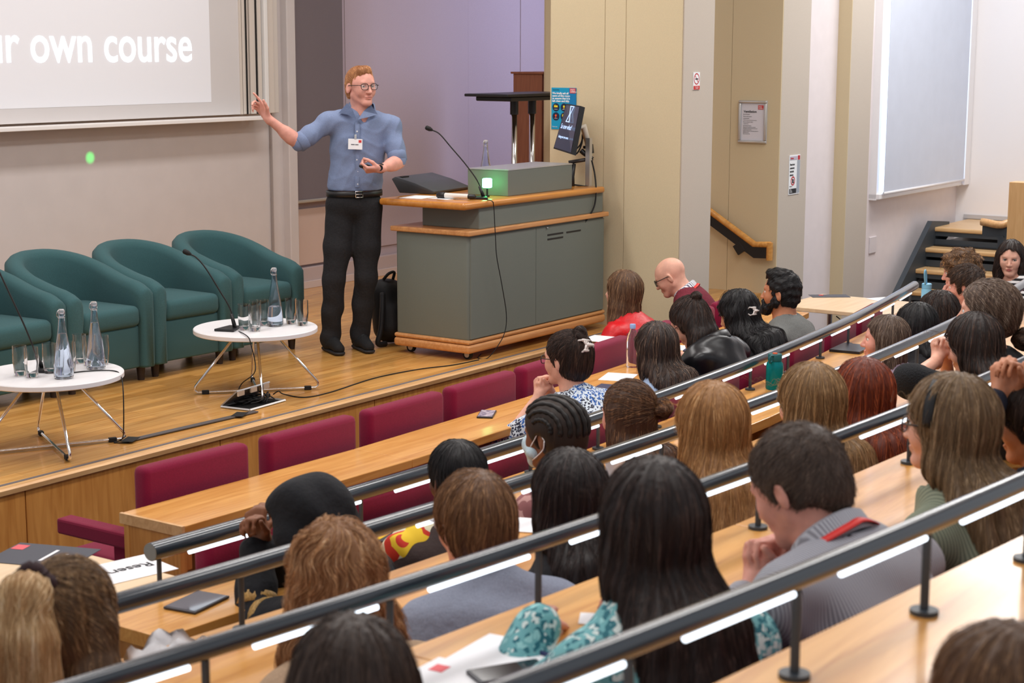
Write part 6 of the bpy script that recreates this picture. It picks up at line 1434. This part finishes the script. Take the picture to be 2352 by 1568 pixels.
c = [pr[0]+ax_*0.014+(u_*math.cos(a)+v_*math.sin(a))*(0.036+0.004*math.sin(a*9)) for a in np.linspace(0, 2*PI, 49)]; b.tube(c, [0.015+0.004*math.sin(i*1.7) for i in range(49)], 8, cap=False); b.build('scrunchie', cloth('dark_plum_cloth', rgb(52, 34, 38)), q['root'], True)
q = seated(772, 1202, 0, 'D', 24, 'woman with wavy light brown shoulder length hair', SK2, cloth('tan_top', rgb(176, 150, 124)), lean=0.13, nod=6, female=True)
sd = Sdf(); long_hair(sd, q['H'], q['R'], q['s'], Q=q, t=0.024, L=0.195, spread=0.094, back=0.006, thick=0.054, taper=0.85, front=0.01); add_hair(q['root'], sd, hair_mat('hair_wavy_light', rgb(132, 92, 60), rgb(214, 166, 118), rgb(244, 214, 174)), flow_down(q['H'], q['R'], 1, part=(0.0, -0.06, 0), wave=0.9, wf=62), q['H'], n=3400, length=0.14, rad=0.0006, warp=groove_warp(q['H'], 0.003, 0.006, wave=0.008, wf=46), lift=0.007)
q = seated(1092, 1083, 0, 'D', 26, 'man with straight brown hair in a grey blue shirt, clear rimmed glasses', SK2, cloth('grey_blue_shirt', rgb(142, 150, 170), 0.85), lean=0.20, nod=6, turn=-2, head_res=0.005, fold=0.008, top_name='shirt', puff=0.02)
sd = Sdf(); cap_hair(sd, q['H'], q['R'], q['s'], t=0.020, nape=-0.085); add_hair(q['root'], sd, hair_mat('hair_straight_brown', rgb(96, 66, 44), rgb(164, 122, 84), rgb(206, 162, 120)), flow_down(q['H'], q['R'], 1, part=(0.01, -0.055, 0)), q['H'], n=3000, length=0.07, rad=0.0006, warp=groove_warp(q['H'], 0.002, 0.002), lift=0.003)
glasses(q['root'], q['H'], q['R'], mat('clear_frame', rgb(196, 200, 208), 0.3), 1.0, 0.024, 0.0022)
q = seated(1312, 1030, 0, 'D', 22, 'woman with long straight near black hair and black top beside the brown haired man', SK2, BK, lean=0.14, nod=4, female=True)
sd = Sdf(); long_hair(sd, q['H'], q['R'], q['s'], Q=q, t=0.017, L=0.44, spread=0.09, taper=0.8); add_hair(q['root'], sd, hair_mat('hair_near_black', rgb(30, 23, 23), rgb(62, 48, 45), rgb(96, 80, 76)), flow_down(q['H'], q['R'], 1), q['H'], n=3000, length=0.22, rad=0.0006, warp=groove_warp(q['H']))
q = seated(1640, 880, 0, 'D', 22, 'woman with long straight honey blonde hair in a grey blue top', SK1, cloth('soft_grey_blue', rgb(158, 168, 176)), lean=0.12, nod=3, female=True)
sd = Sdf(); long_hair(sd, q['H'], q['R'], q['s'], Q=q, t=0.022, L=0.36, spread=0.098, thick=0.048, taper=0.9); add_hair(q['root'], sd, H_GOLD, flow_down(q['H'], q['R'], 1), q['H'], n=3200, length=0.22, rad=0.0006, warp=groove_warp(q['H']))
q = seated(1868, 835, 0, 'D', 12, 'woman with straight dark blonde hair left of the auburn hair', SK1, NAVY, lean=0.12, nod=3, female=True)
sd = Sdf(); long_hair(sd, q['H'], q['R'], q['s'], Q=q, t=0.020, L=0.36, spread=0.09, thick=0.046); add_hair(q['root'], sd, hair_mat('hair_dark_blonde', rgb(116, 88, 56), rgb(186, 148, 102), rgb(222, 190, 146)), flow_down(q['H'], q['R'], 1), q['H'], n=2600, length=0.2, rad=0.0007, warp=groove_warp(q['H']))
q = seated(1988, 821, 0, 'D', 16, 'woman with auburn hair tucked behind a pierced ear', SK1, BK, lean=0.12, nod=4, turn=0, female=True, head_res=0.0055)
sd = Sdf(); long_hair(sd, q['H'], q['R'], q['s'], Q=q, t=0.016, L=0.34, spread=0.088, side=False, thick=0.046); T = lambda x, y, z: q['H']+q['R']@np.array([x, y, z]); sd.el(T(-0.092, 0.0, -0.014), np.array([0.026, 0.024, 0.036]), 0.01, q['R'], sub=True)
add_hair(q['root'], sd, H_RED, flow_down(q['H'], q['R'], 1), q['H'], n=2400, length=0.2, rad=0.0007, warp=groove_warp(q['H'])); tubes(q['root'], 'earring', CHROME, [[T(-0.083, -0.006, -0.036), T(-0.083, -0.006, -0.052)]], 0.0035)
q = seated(2244, 717, 0, 'D', 4, 'woman with straight dark brown hair resting her forehead on clasped hands', SK1, cloth('black_fleece', rgb(26, 28, 32), 0.97, bs=160, bump=0.8), lean=0.22, nod=14, female=True, fine_hands=True, sleeve=0.60, head_res=0.006,
           arms={'w': {-1: None, 1: None}, 'd': {-1: np.array([0.35, 0.1, 1.0]), 1: np.array([-0.35, 0.1, 1.0])}, 'n': {-1: np.array([1.0, 0.1, -0.2]), 1: np.array([-1.0, 0.1, -0.2])}, 'c': ((62, 70, 40),)*4, 'forehead': 1, 'p': {-1: np.array([-1.0, -0.15, -0.25]), 1: np.array([0.7, -0.3, -1])}}, puff=0.028)
sd = Sdf(); long_hair(sd, q['H'], q['R'], q['s'], Q=q, t=0.018, L=0.36, spread=0.09, thick=0.044); add_hair(q['root'], sd, H_DARK, flow_down(q['H'], q['R'], 1), q['H'], n=2200, length=0.2, rad=0.0008, warp=groove_warp(q['H']))
q = seated(2275, 640, 0.0, 'D', 0, 'woman with greying brown hair gathered in a low curly bun', SK1, BK, lean=0.16, nod=-2, turn=-10, female=True, head_res=0.0055, ht=0.024)
sd = Sdf(); cap_hair(sd, q['H'], q['R'], q['s'], t=0.022, nape=-0.10, back=0.016, ear=False); kp = q['H']+q['R']@np.array([0.02, -0.125, -0.085]); add_hair(q['root'], sd, H_GREY, flow_to(kp), q['H'], n=2000, length=0.16, rad=0.0008, warp=groove_warp(q['H'], 0.0015, 0.002)); bun(q['root'], hair_mat('hair_brown_bun', rgb(55, 42, 35), rgb(105, 80, 65), rgb(148, 121, 98)), kp+np.array([0.01, -0.03, -0.01]), 0.042, 4.0, 700)
eyes(q['root'], q['H'], q['R'])
# ---- row E
q = seated(812, 1418, 0.0, 'E', 30, 'person with dark brown hair cut off by the bottom edge, left of the papers', SK2, BK, lean=0.14, nod=8)
sd = Sdf(); long_hair(sd, q['H'], q['R'], q['s'], Q=q, t=0.018, L=0.20, back=0.0, thick=0.046); add_hair(q['root'], sd, hair_mat('hair_soft_dark', rgb(52, 40, 35), rgb(96, 78, 68), rgb(128, 108, 96)), flow_down(q['H'], q['R'], 1, part=(0.01, -0.01, 0)), q['H'], n=2600, length=0.12, rad=0.0005, warp=groove_warp(q['H']))
q = seated(1505, 1052, 0.05, 'E', 28, 'woman with very long straight dark hair in a teal floral blouse', SK2, spotted('teal_floral', rgb(112, 176, 182), (rgb(214, 228, 226), rgb(40, 110, 124), rgb(150, 206, 208), rgb(24, 70, 86)), 58, 0.5, pscale=26), lean=0.10, nod=3, female=True, top_name='blouse', puff=0.022, arms={'w': {-1: np.array([-0.15, 0.34, 0.775]), 1: np.array([0.16, 0.36, 0.78])}, 'd': {-1: np.array([0.5, 0.8, 0]), 1: np.array([-0.5, 0.8, 0])}, 'n': {-1: np.array([0, 0, -1.0]), 1: np.array([0, 0, -1.0])}, 'c': ((20, 25, 15),)*4}, sleeve=0.97)
sd = Sdf(); long_hair(sd, q['H'], q['R'], q['s'], Q=q, t=0.018, L=0.47, spread=0.088, taper=0.75, thick=0.042); add_hair(q['root'], sd, hair_mat('hair_espresso', rgb(34, 25, 24), rgb(74, 56, 50), rgb(114, 94, 86)), flow_down(q['H'], q['R'], 1), q['H'], n=3800, length=0.24, rad=0.0005, warp=groove_warp(q['H']))
q = seated(1842, 970, 0.02, 'E', 16, 'man in a grey striped shirt and red lanyard resting his chin on clasped hands', SK2, striped('grey_pinstripe', rgb(128, 128, 138), rgb(178, 180, 190), 55, 'x', sharp=False), lean=0.27, nod=26, turn=-8, arms='clasp', fine_hands=True, head_res=0.0042, sleeve=0.90, fold=0.008, top_name='shirt', puff=0.02)
sd = Sdf(); cap_hair(sd, q['H'], q['R'], q['s'], t=0.013, nape=-0.066, back=0.004, hl=0.002); T = lambda x, y, z: q['H']+q['R']@np.array([x, y, z])
for w_ in (-1, 1): sd.el(T(w_*0.075, -0.055, -0.075), np.array([0.04, 0.045, 0.035]), 0.02, q['R'], sub=True)
add_hair(q['root'], sd, hair_mat('hair_short_dark', rgb(66, 53, 46), rgb(108, 90, 78), rgb(140, 122, 108)), flow_front(q['R']), q['H'], n=3800, length=0.022, rad=0.0005, lift=0.004, warp=groove_warp(q['H'], .0006, .0006), jit=0.4, step=0.005)
make_collar(q['root'], q['N'], q['t'], q['f'], striped('grey_pinstripe', rgb(128, 128, 138), rgb(178, 180, 190), 55, 'x', sharp=False), 0.068, 0.078, 0.046)
lanyard(q, mat('lanyard_red', rgb(222, 52, 48), 0.5), 0.020, 0.05)
q = seated(2195, 858, 0.05, 'E', 12, 'woman in a sage green ribbed top with a black headband and glasses', SK1, striped('sage_rib', rgb(104, 114, 98), rgb(138, 146, 126), 40, 'x', sharp=False), lean=0.12, nod=0, turn=-10, female=True, head_res=0.005)
sd = Sdf(); long_hair(sd, q['H'], q['R'], q['s'], Q=q, t=0.020, L=0.42, spread=0.095, thick=0.044, side=False); add_hair(q['root'], sd, hair_mat('hair_mousy', rgb(104, 82, 58), rgb(160, 132, 98), rgb(200, 174, 140)), flow_down(q['H'], q['R'], 1), q['H'], n=3400, length=0.2, rad=0.0006, warp=groove_warp(q['H'], 0.0025, 0.003)); T = lambda x, y, z: q['H']+q['R']@np.array([x, y, z])
c = [T(math.sin(a)*0.0985, 0.014, 0.030+math.cos(a)*0.1085) for a in np.linspace(-1.7, 1.7, 25)]; b = MB()
for i in range(24):
    for w_ in (0,): b.quad([c[i]+q['R']@np.array([0, -0.013, 0]), c[i+1]+q['R']@np.array([0, -0.013, 0]), c[i+1]+q['R']@np.array([0, 0.013, 0]), c[i]+q['R']@np.array([0, 0.013, 0])])
bmesh.ops.remove_doubles(b.bm, verts=b.bm.verts[:], dist=1e-5); bmesh.ops.solidify(b.bm, geom=b.bm.faces[:], thickness=0.005); b.build('headband', BLK, q['root'], True)
glasses(q['root'], q['H'], q['R'], GF, 1.0, 0.024, 0.0024); eyes(q['root'], q['H'], q['R'])
q = seated(2395, 862, 0.06, 'E', 6, 'dark haired woman in navy at the right edge raising clasped hands', SK3, NAVY, lean=0.16, nod=8, turn=-4, female=True, fine_hands=True, head_res=0.006, arms={'w': {-1: None, 1: None}, 'd': {-1: np.array([0.3, 0.1, 1.0]), 1: np.array([-0.3, 0.1, 1.0])}, 'n': {-1: np.array([1.0, 0.1, -0.2]), 1: np.array([-1.0, 0.1, -0.2])}, 'c': ((55, 65, 40),)*4, 'px': {-1: (2296, 905), 1: (2335, 900)}, 'dz': 0.0})
sd = Sdf(); cap_hair(sd, q['H'], q['R'], q['s'], t=0.018, nape=-0.10, back=0.01); add_hair(q['root'], sd, H_DARK, flow_down(q['H'], q['R'], 1), q['H'], n=2400, length=0.1, rad=0.0006, warp=groove_warp(q['H']))
# ---- row F
q = seated(2330, 1436, 0.0, 'F', 20, 'person with light brown hair cut off by the bottom right corner', SK2, cloth('taupe_top', rgb(140, 124, 112)), lean=0.14, nod=4)
sd = Sdf(); long_hair(sd, q['H'], q['R'], q['s'], Q=q, t=0.018, L=0.22, back=0.0, thick=0.044); add_hair(q['root'], sd, H_MID, flow_down(q['H'], q['R'], 1), q['H'], n=2600, length=0.1, rad=0.0004, warp=groove_warp(q['H']))
# ------------------------------------------------------------------ rows: desks, rails, seats
def arc(yk, x): return yk+(x-5.6)**2/50
def tang(x): return math.atan2((x-5.6)/25, 1)
def desk(yfar, depth, z, xs, name, lab, thick=0.045, end=False, m=None):
    r = empty(name, (xs[0], arc(yfar, xs[0]), z)); tag(r, lab, 'desk'); O = np.array(r.location)
    for k in range(len(xs)-1):
        x0, x1 = xs[k]+0.001, xs[k+1]-0.001; y0, y1 = arc(yfar, x0), arc(yfar, x1)
        pl = [(x0-O[0], y0-O[1]), (x0-O[0], y0-depth-O[1]), (x1-O[0], y1-depth-O[1]), (x1-O[0], y1-O[1])]
        b = MB(); b.prism(pl, -thick, 0, 0.003); o = b.build('desktop', m or OAK, r)
        b = MB(); b.prism([(x0-O[0], y0-0.02-O[1]), (x0-O[0], y0-0.045-O[1]), (x1-O[0], y1-0.045-O[1]), (x1-O[0], y1-0.02-O[1])], -0.30, -thick); b.build('modesty_board', OAKY, r)
        b = MB(); b.box((x0+0.05-O[0], y0-depth*0.55-O[1], -0.105), (0.036, depth*0.75, 0.14), 0.003); b.build('bracket', OAKY, r)
    if end:
        x0 = xs[0]; b = MB(); b.box((0.02, -depth/2, -(z-FL)/2-thick/2), (0.034, depth-0.03, z-FL-thick), 0.003).build('end_panel', OAKY, r)
        MB().box((0.006, -depth/2, -thick/2), (0.014, depth+0.002, thick+0.002)).build('end_lipping', OAKL, r)
    return r
X1 = [4.07, 5.32, 6.62, 7.92, 9.22, 9.9]
desk(-1.585, 0.315, 0.28, X1, 'lecture_desk', 'front oak desk with square end panel behind the burgundy seats', 0.036, True)
desk(-2.475, 0.36, 0.32, [3.15, 4.35, 5.55, 6.75, 7.95, 9.15, 10.3], 'lecture_desk', 'curved oak desk under the first rail, holding the teal bottle')
desk(-3.345, 0.37, 0.52, [1.9, 3.1, 4.3, 5.5, 6.7, 7.9, 9.2], 'lecture_desk', 'curved oak desk under the second rail')
desk(-4.265, 0.38, 0.76, [1.3, 2.5, 3.7, 4.9, 6.1, 7.3], 'lecture_desk', 'curved oak desk under the third rail with papers and pen')
desk(-5.205, 0.42, 1.01, [0.9, 2.1, 3.3, 4.5, 5.7], 'lecture_desk', 'nearest curved oak desk under the rail at the bottom right')
def rail(yk, z, x0, x1, posts, deskz, segs, lab, tr=0.0245, lr=0.008):
    r = empty('desk_rail', (x0, arc(yk, x0), z)); tag(r, lab, 'rail', 'lit handrails along the desks'); O = np.array(r.location)
    pts = [np.array([x, arc(yk, x), z])-O for x in np.linspace(x0, x1, 40)]
    MB().tube(pts, tr, 18).build('rail_tube', RAILM, r, auto=50)
    MB().tube([pts[0]+[-0.002, 0.0, 0], pts[0]+[0.002, 0, 0]], tr-0.001, 18).build('end_cap', mat('cap_grey', rgb(116, 124, 128), 0.5), r, auto=50)
    for x in posts:
        p = np.array([x, arc(yk, x), 0]); b = MB(); b.tube([(p-O)+[0, 0, z-0.02], (p-O)+[0, 0, deskz+0.006]], 0.0075, 10); b.tube([(p-O)+[0, 0, deskz+0.008], (p-O)+[0, 0, deskz]], 0.024, 16); b.build('post', DGREY, r, auto=40)
    for a, c in segs:
        n = 8; xs_ = np.linspace(a, c, n)
        L_ = [np.array([x, arc(yk, x)-0.006, z-tr-lr*0.35])-O for x in xs_]
        b = MB(); b.tube(L_, lr, 8); b.build('led_strip', LED, r, True)
P1 = [3.43, 3.81]+[round(7.24+0.49*k, 2) for k in range(-6, 7)]
rail(-2.51, 0.452, 3.40, 10.31, P1, 0.32, [(3.54, 3.79)]+[(p+0.17, p+0.48) for p in P1[1:-1]], 'front lit grey handrail with open cut end above the second desk', 0.028, 0.0075)
P2 = [round(2.91+0.46*k, 2) for k in range(-2, 14)]
rail(-3.40, 0.68, 1.9, 9.4, P2, 0.52, [(p+0.16, p+0.44) for p in P2[2:-1]], 'second lit grey handrail from the stage', 0.0245, 0.0072)
P3 = [round(2.84+0.43*k, 2) for k in range(-3, 9)]
rail(-4.33, 0.92, 1.3, 6.6, P3, 0.76, [(p+0.10, p+0.39) for p in P3[:-1]], 'third lit grey handrail from the stage', 0.0190, 0.0062)
P4 = [round(2.22+0.39*k, 2) for k in range(-3, 7)]
rail(-5.28, 1.165, 0.9, 5.0, P4, 1.01, [(p+0.11, p+0.37) for p in P4[:-1]], 'nearest and largest lit grey handrail', 0.0180, 0.0055)
# seats
def seat():
    r = empty('tip_up_seat', (0, 0, 0))
    b = MB(); b.box((0, -0.215, 0.585), (0.535, 0.082, 0.53), 0.026, seg=3); b.build('backrest', BURG, r, auto=50)
    b = MB(); b.box((0, 0.04, 0.415), (0.48, 0.42, 0.075), 0.024, seg=3); b.build('seat_pan', BURG, r, auto=50)
    MB().box((0, -0.16, 0.20), (0.06, 0.09, 0.40), 0.006).box((0, -0.14, 0.012), (0.20, 0.20, 0.024), 0.004).build('pedestal', BLK, r)
    return r
proto = None
def put_seat(x, y, z, rz, lab, grp):
    global proto
    if proto is None: proto = seat(); c = proto
    else: c = copy_tree(proto)
    c.location = (x, y, z); c.rotation_euler[2] = rz; tag(c, lab, 'seat', grp); return c
ordw = ('first', 'second', 'third', 'fourth', 'fifth', 'sixth', 'seventh', 'eighth', 'ninth', 'tenth', 'eleventh')
xA = [4.525, 5.16, 5.775, 6.375, 6.975, 7.575, 8.18, 8.80, 9.42]
pa_ = [p for rw, p, l, h in PEOPLE if rw == 'A']
for k, x in enumerate(xA):
    put_seat(x, arc(-1.27, x), FL, tang(x), 'burgundy front row seat, %s from the left end' % ordw[k], 'burgundy seats of the front row')
xB = [3.985+0.612*k for k in range(10)]
for k, x in enumerate(xB):
    put_seat(x, arc(-2.165, x), FL, tang(x), 'burgundy seat behind the first rail, %s from its cut end' % ordw[k], 'burgundy seats under the first rail')
for rw, yk in (('C', -3.085), ('D', -3.99), ('E', -4.93), ('F', -5.85)):
    for rw2, p, l, h in PEOPLE:
        if rw2 == rw: put_seat(p[0], p[1]+0.0, p[2], tang(p[0]), 'burgundy seat of the %s' % ' '.join(l.split(',')[0].split()[:11]), 'burgundy seats of the raised rows')
ar = empty('armrest', (4.20, -1.30, FL)); tag(ar, 'burgundy padded armrest at the left end of the front row', 'armrest')
MB().box((0.0, 0.02, 0.585), (0.075, 0.40, 0.062), 0.010).build('pad', BURG, ar); MB().box((0.0, -0.10, 0.28), (0.03, 0.06, 0.56), 0.004).build('upright', BURG, ar)

# ------------------------------------------------------------------ loose things
def slab(name, px, py, z, sx, sy, rz, th, m, lab, cat, lift=0.0005, grp=None):
    p = at(px, py, z=z); o = MB().box((0, 0, th/2), (sx, sy, th), min(0.0015, th*0.3)).build(name, m); o.location = (p[0], p[1], z+lift); o.rotation_euler[2] = rz; return tag(o, lab, cat, grp)
def phone(px, py, z, rz, lab, m=None):
    p = at(px, py, z=z); r = empty('phone', (p[0], p[1], z+0.0006), rz); tag(r, lab, 'phone')
    MB().box((0, 0, 0.004), (0.074, 0.150, 0.008), 0.003).build('case', m or mat('phone_dark', rgb(40, 40, 48), 0.3), r); MB().box((0, 0, 0.0084), (0.066, 0.138, 0.0008)).build('screen', mat('phone_screen', rgb(18, 20, 30), 0.08), r)
    return r
ph = phone(1118, 953, 0.28, math.radians(-62), 'phone with a colourful back lying on the front desk'); bpy.data.objects[ph.children[1].name].data.materials[0] = mat('phone_pattern', rgb(90, 90, 120), 0.25, col2=rgb(206, 198, 206), nscale=60)
# bottle by the long hair, teal bottle, blue bottle
def plain_bottle(name, px, py, z, lab, prof, m, capm, capz, cat='bottle'):
    p = at(px, py, z=z); r = empty(name, (p[0], p[1], z+0.0006)); tag(r, lab, cat); MB().lathe(prof, 28).build('body', m, r, auto=40)
    MB().lathe(capz, 24).build('cap', capm, r, auto=40); return r
plain_bottle('plastic_bottle', 1452, 842, 0.28, 'clear plastic water bottle with blue cap on the front desk', [(0.0005, 0), (0.030, 0), (0.033, 0.006), (0.031, 0.05), (0.033, 0.06), (0.033, 0.13), (0.029, 0.16), (0.016, 0.195), (0.0125, 0.20), (0.0125, 0.212)], mat('clear_plastic', (0.95, 0.97, 1, 1), 0.03, trans=0.95, ior=1.2), mat('cap_pale_blue', rgb(150, 176, 224), 0.4), [(0.0155, 0.205), (0.0155, 0.226), (0.014, 0.228)])
tb = plain_bottle('drinking_bottle', 1778, 893, 0.32, 'teal see through drinking bottle with loop cap on the desk', [(0.0005, 0), (0.038, 0), (0.042, 0.006), (0.042, 0.10), (0.040, 0.125), (0.031, 0.138), (0.030, 0.145)], mat('teal_plastic', rgb(20, 150, 158), 0.12, trans=0.45, ior=1.2), mat('teal_dark_cap', rgb(16, 88, 92), 0.4), [(0.034, 0.140), (0.034, 0.168), (0.031, 0.172)])
MB().tube(bez([(-0.030, -0.006, 0.166), (-0.062, -0.006, 0.168), (-0.066, -0.004, 0.140), (-0.040, 0, 0.136), (-0.031, 0, 0.140)], 24), 0.0045, 8).build('loop', mat('teal_dark_cap', rgb(16, 88, 92), 0.4), tb, True)
MB().box((0, 0, 0.010), (0.012, 0.001, 0.002)).build('scale_mark', PAPER, tb).location = (-0.012, -0.0425, 0.03)
for k in range(5): MB().box((0, 0, 0), (0.010 if k % 2 else 0.016, 0.0012, 0.0018)).build('scale_mark', PAPER, tb).location = (0.004, -0.0424, 0.018+0.014*k)
MB().lathe([(0.012, 0.172), (0.012, 0.176)], 14).build('cap_badge', mat('badge_orange', rgb(226, 92, 50), 0.5), tb)
pB = on_arc(2128, 672, -2.62); zb = 0.32
bb_ = empty('drinking_bottle', (pB[0], pB[1], zb+0.0006)); tag(bb_, 'light blue drinking bottle with carry loop beside the curly haired person', 'bottle')
MB().lathe([(0.0005, 0), (0.034, 0), (0.032, 0.006), (0.032, 0.13), (0.027, 0.145)], 24).build('body', mat('sky_blue_paint', rgb(134, 196, 228), 0.4), bb_, auto=40); MB().lathe([(0.031, 0.142), (0.031, 0.168), (0.026, 0.172)], 24).build('cap', mat('sky_blue_cap', rgb(120, 184, 220), 0.4), bb_, auto=40)
MB().tube(bez([(-0.026, 0.0, 0.166), (-0.046, 0, 0.235), (-0.036, 0, 0.258), (-0.018, 0, 0.232), (-0.008, 0, 0.17)], 20), 0.006, 8).build('carry_loop', mat('sky_blue_cap', rgb(120, 184, 220), 0.4), bb_, True)
# papers on the desks
CARD = mat('dark_booklet', rgb(66, 68, 78), 0.5)
slab('programme_sheet', 1420, 866, 0.28, 0.21, 0.16, 0.3, 0.001, PAPER, 'white printed sheet beside the blue leopard print blouse', 'paper')
slab('programme_booklet', 1395, 893, 0.28, 0.21, 0.14, 0.2, 0.003, mat('navy_card', rgb(58, 62, 92), 0.5), 'navy booklet sticking out under the white printed sheet', 'booklet')
slab('note_paper', 1375, 778, -0.02+0.30, 0.20, 0.15, 0.1, 0.002, PAPER, 'white paper in front of the red blouse', 'paper')
slab('note_paper', 1575, 800, 0.28, 0.16, 0.21, 0.2, 0.002, PAPER, 'white note paper under the writing hand', 'paper')
slab('notebook', 1592, 806, 0.28, 0.13, 0.09, 0.3, 0.010, mat('navy_card', rgb(58, 62, 92), 0.5), 'small navy notebook beside the leather jacket', 'notebook', 0.003)
# second desk, left end: tablet, dark sheet
tbp = at(452, 1386, z=0.32); tbl = empty('tablet', (tbp[0], tbp[1], 0.3208), 0.15); tag(tbl, 'dark tablet lying by the hooded person', 'tablet'); MB().box((0, 0, 0.004), (0.17, 0.115, 0.008), 0.003).build('case', mat('tablet_grey', rgb(60, 58, 64), 0.4), tbl); MB().box((0, 0, 0.0084), (0.158, 0.104, 0.0008)).build('screen', mat('tablet_screen', rgb(70, 68, 80), 0.1), tbl)
slab('folder', 945, 1236, 0.32, 0.20, 0.14, -0.2, 0.006, mat('yellow_card', rgb(232, 190, 40), 0.5), 'yellow folder by the patterned top', 'folder'); slab('notebook', 915, 1244, 0.32, 0.13, 0.09, 0.2, 0.010, BLK, 'black notebook lying on the yellow folder', 'notebook', 0.0068)
slab('note_paper', 1215, 1208, 0.52, 0.15, 0.13, 0.4, 0.004, PAPER, 'white notepad left of the near black hair', 'paper')
cp_ = at(1412, 1102, z=0.52); c_ = MB().lathe([(0.0005, 0), (0.026, 0), (0.036, 0.085), (0.037, 0.088), (0.034, 0.088), (0.025, 0.004), (0.0005, 0.004)], 24).build('paper_cup', PAPER, None, auto=40); c_.location = (cp_[0], cp_[1], 0.5206); tag(c_, 'white paper cup beside the honey blonde hair', 'cup')
# tissue by the ponytail
p = at(385, 1500, z=0.52); V_ = MB(); n = 9; g2 = [[None]*n for _ in range(n)]
for i in range(n):
    for j in range(n): g2[i][j] = V_.bm.verts.new((0.19*(i/(n-1)-.5), 0.14*(j/(n-1)-.5), 0.012+0.011*math.sin(i*1.3+j*0.7)+0.009*math.sin(j*1.9-i*0.8)))
for i in range(n-1):
    for j in range(n-1): V_.bm.faces.new((g2[i][j], g2[i+1][j], g2[i+1][j+1], g2[i][j+1]))
bmesh.ops.solidify(V_.bm, geom=V_.bm.faces[:], thickness=0.001)
o = V_.build('crumpled_sheet', PAPER, None, True); o.location = (p[0], p[1], 0.522); o.rotation_euler[2] = 0.4; tag(o, 'crumpled white sheet beside the blonde ponytail', 'paper')
# third desk: sheet, phone, pen, small papers
sh_ = slab('handout', 1140, 1530, 0.76, 0.30, 0.21, 0.08, 0.002, PAPER, 'large white handout with a red corner logo on the third desk', 'paper')
MB().box((0.10-0.17, 0.085, 0.0026), (0.034, 0.03, 0.0008)).build('red_logo', mat('soft_red', rgb(228, 96, 104), 0.6), sh_)
phone(1170, 1548, 0.7627, math.radians(60), 'dark phone lying on the white handout')
slab('handout', 1010, 1562, 0.76, 0.20, 0.14, 0.05, 0.0012, PAPER, 'second white sheet peeking out at the bottom edge', 'paper')
p0, p1 = at(1197, 1483, z=0.766), at(1296, 1516, z=0.766); pn = empty('pen', p0); tag(pn, 'dark blue pen lying beside the handout', 'pen'); d = p1-p0
MB().tube([d*0.0, d*0.05, d*0.9], [0.002, 0.0048, 0.0050], 10).build('barrel', mat('pen_blue', rgb(44, 48, 92), 0.3), pn, auto=40); MB().tube([d*0.9, d*0.97, d], [0.0045, 0.004, 0.0035], 10).build('chrome_end', CHROME, pn, auto=40)
slab('note_paper', 1358, 1422, 0.76, 0.07, 0.05, 0.5, 0.002, PAPER, 'small folded white paper by the very long dark hair', 'paper')
slab('laptop', 1955, 803, 0.32, 0.24, 0.17, 0.1, 0.014, mat('laptop_black', rgb(30, 32, 40), 0.35), 'closed black laptop at the right end of the rail desk', 'laptop')
# tables
def side_table(x0, x1, y0, y1, z, lab):
    r = empty('folding_table', ((x0+x1)/2, (y0+y1)/2, FL)); tag(r, lab, 'table'); w_, d_ = x1-x0, y1-y0
    MB().box((0, 0, z-FL-0.013), (w_, d_, 0.026), 0.003).build('tabletop', BIRCH, r)
    for x in (-w_/2+0.08, w_/2-0.08):
        for y in (-d_/2+0.1, d_/2-0.1): MB().tube([(x, y, 0), (x, y, z-FL-0.026)], 0.017, 12).build('leg', ALU, r, auto=40)
    return r
rt = side_table(10.0, 10.66, -2.25, -1.27, 0.29, 'pale birch table at the right end of the rows below the wall')
for pts in ([(-0.30, 0.10, 0.70), (-0.33, 0.0, 0.66), (-0.30, -0.10, 0.70)], [(-0.28, -0.15, 0.70), (-0.30, -0.28, 0.64), (-0.28, -0.36, 0.70)]): MB().tube(bez(pts, 16), 0.004, 6).build('hanging_cable', RUB, rt, True)
o = slab('dark_leaflet', 1905, 680, 0.29, 0.26, 0.13, -0.9, 0.002, CARD, 'dark leaflet on the right hand birch table', 'leaflet'); MB().box((-0.05, 0.03, 0.0026), (0.03, 0.03, 0.0006)).build('red_logo', REDP, o)
slab('white_sheet', 2030, 687, 0.29, 0.19, 0.14, -0.5, 0.002, PAPER, 'white sheet on the right hand birch table', 'paper')
lt = side_table(2.55, 3.64, -2.31, -1.69, 0.29, 'pale birch table at the lower left beside the front desk')
o = slab('dark_leaflet', 100, 1276, 0.29, 0.22, 0.30, 0.35, 0.002, CARD, 'dark leaflet with red corner on the left birch table', 'leaflet'); MB().box((0.06, 0.12, 0.0026), (0.05, 0.045, 0.0006)).build('red_logo', mat('soft_red', rgb(228, 96, 104), 0.6), o)
for k in range(2): MB().box((0.0-0.03*k, -0.02-0.05*k, 0.0026), (0.12, 0.012, 0.0006)).build('print_line', PAPER, o)
o = slab('reserved_sign', 276, 1312, 0.29, 0.30, 0.21, math.radians(168), 0.002, PAPER, 'white reserved sheet lying upside down on the left birch table', 'sign')
text('lettering', 'Reserved', 0.062, INK, o, (0, -0.02, 0.0024), (0, 0, 0), 'CENTER', bold=0.001)
# green laser spot on the back wall
gp = at(207, 362, Y=3.12); gl = bpy.data.lights.new('laser_pointer_light', 'SPOT'); gl.energy = 80; gl.color = (0.02, 1.0, 0.15); gl.spot_size = math.radians(5.0); gl.spot_blend = 1.0; gl.shadow_soft_size = 0.003
o = bpy.data.objects.new('laser_pointer_light', gl); COL.objects.link(o); o.location = (gp[0], 2.0, gp[2]+0.3); o.rotation_euler = (Vector(gp)-Vector(o.location)).to_track_quat('-Z', 'Y').to_euler()
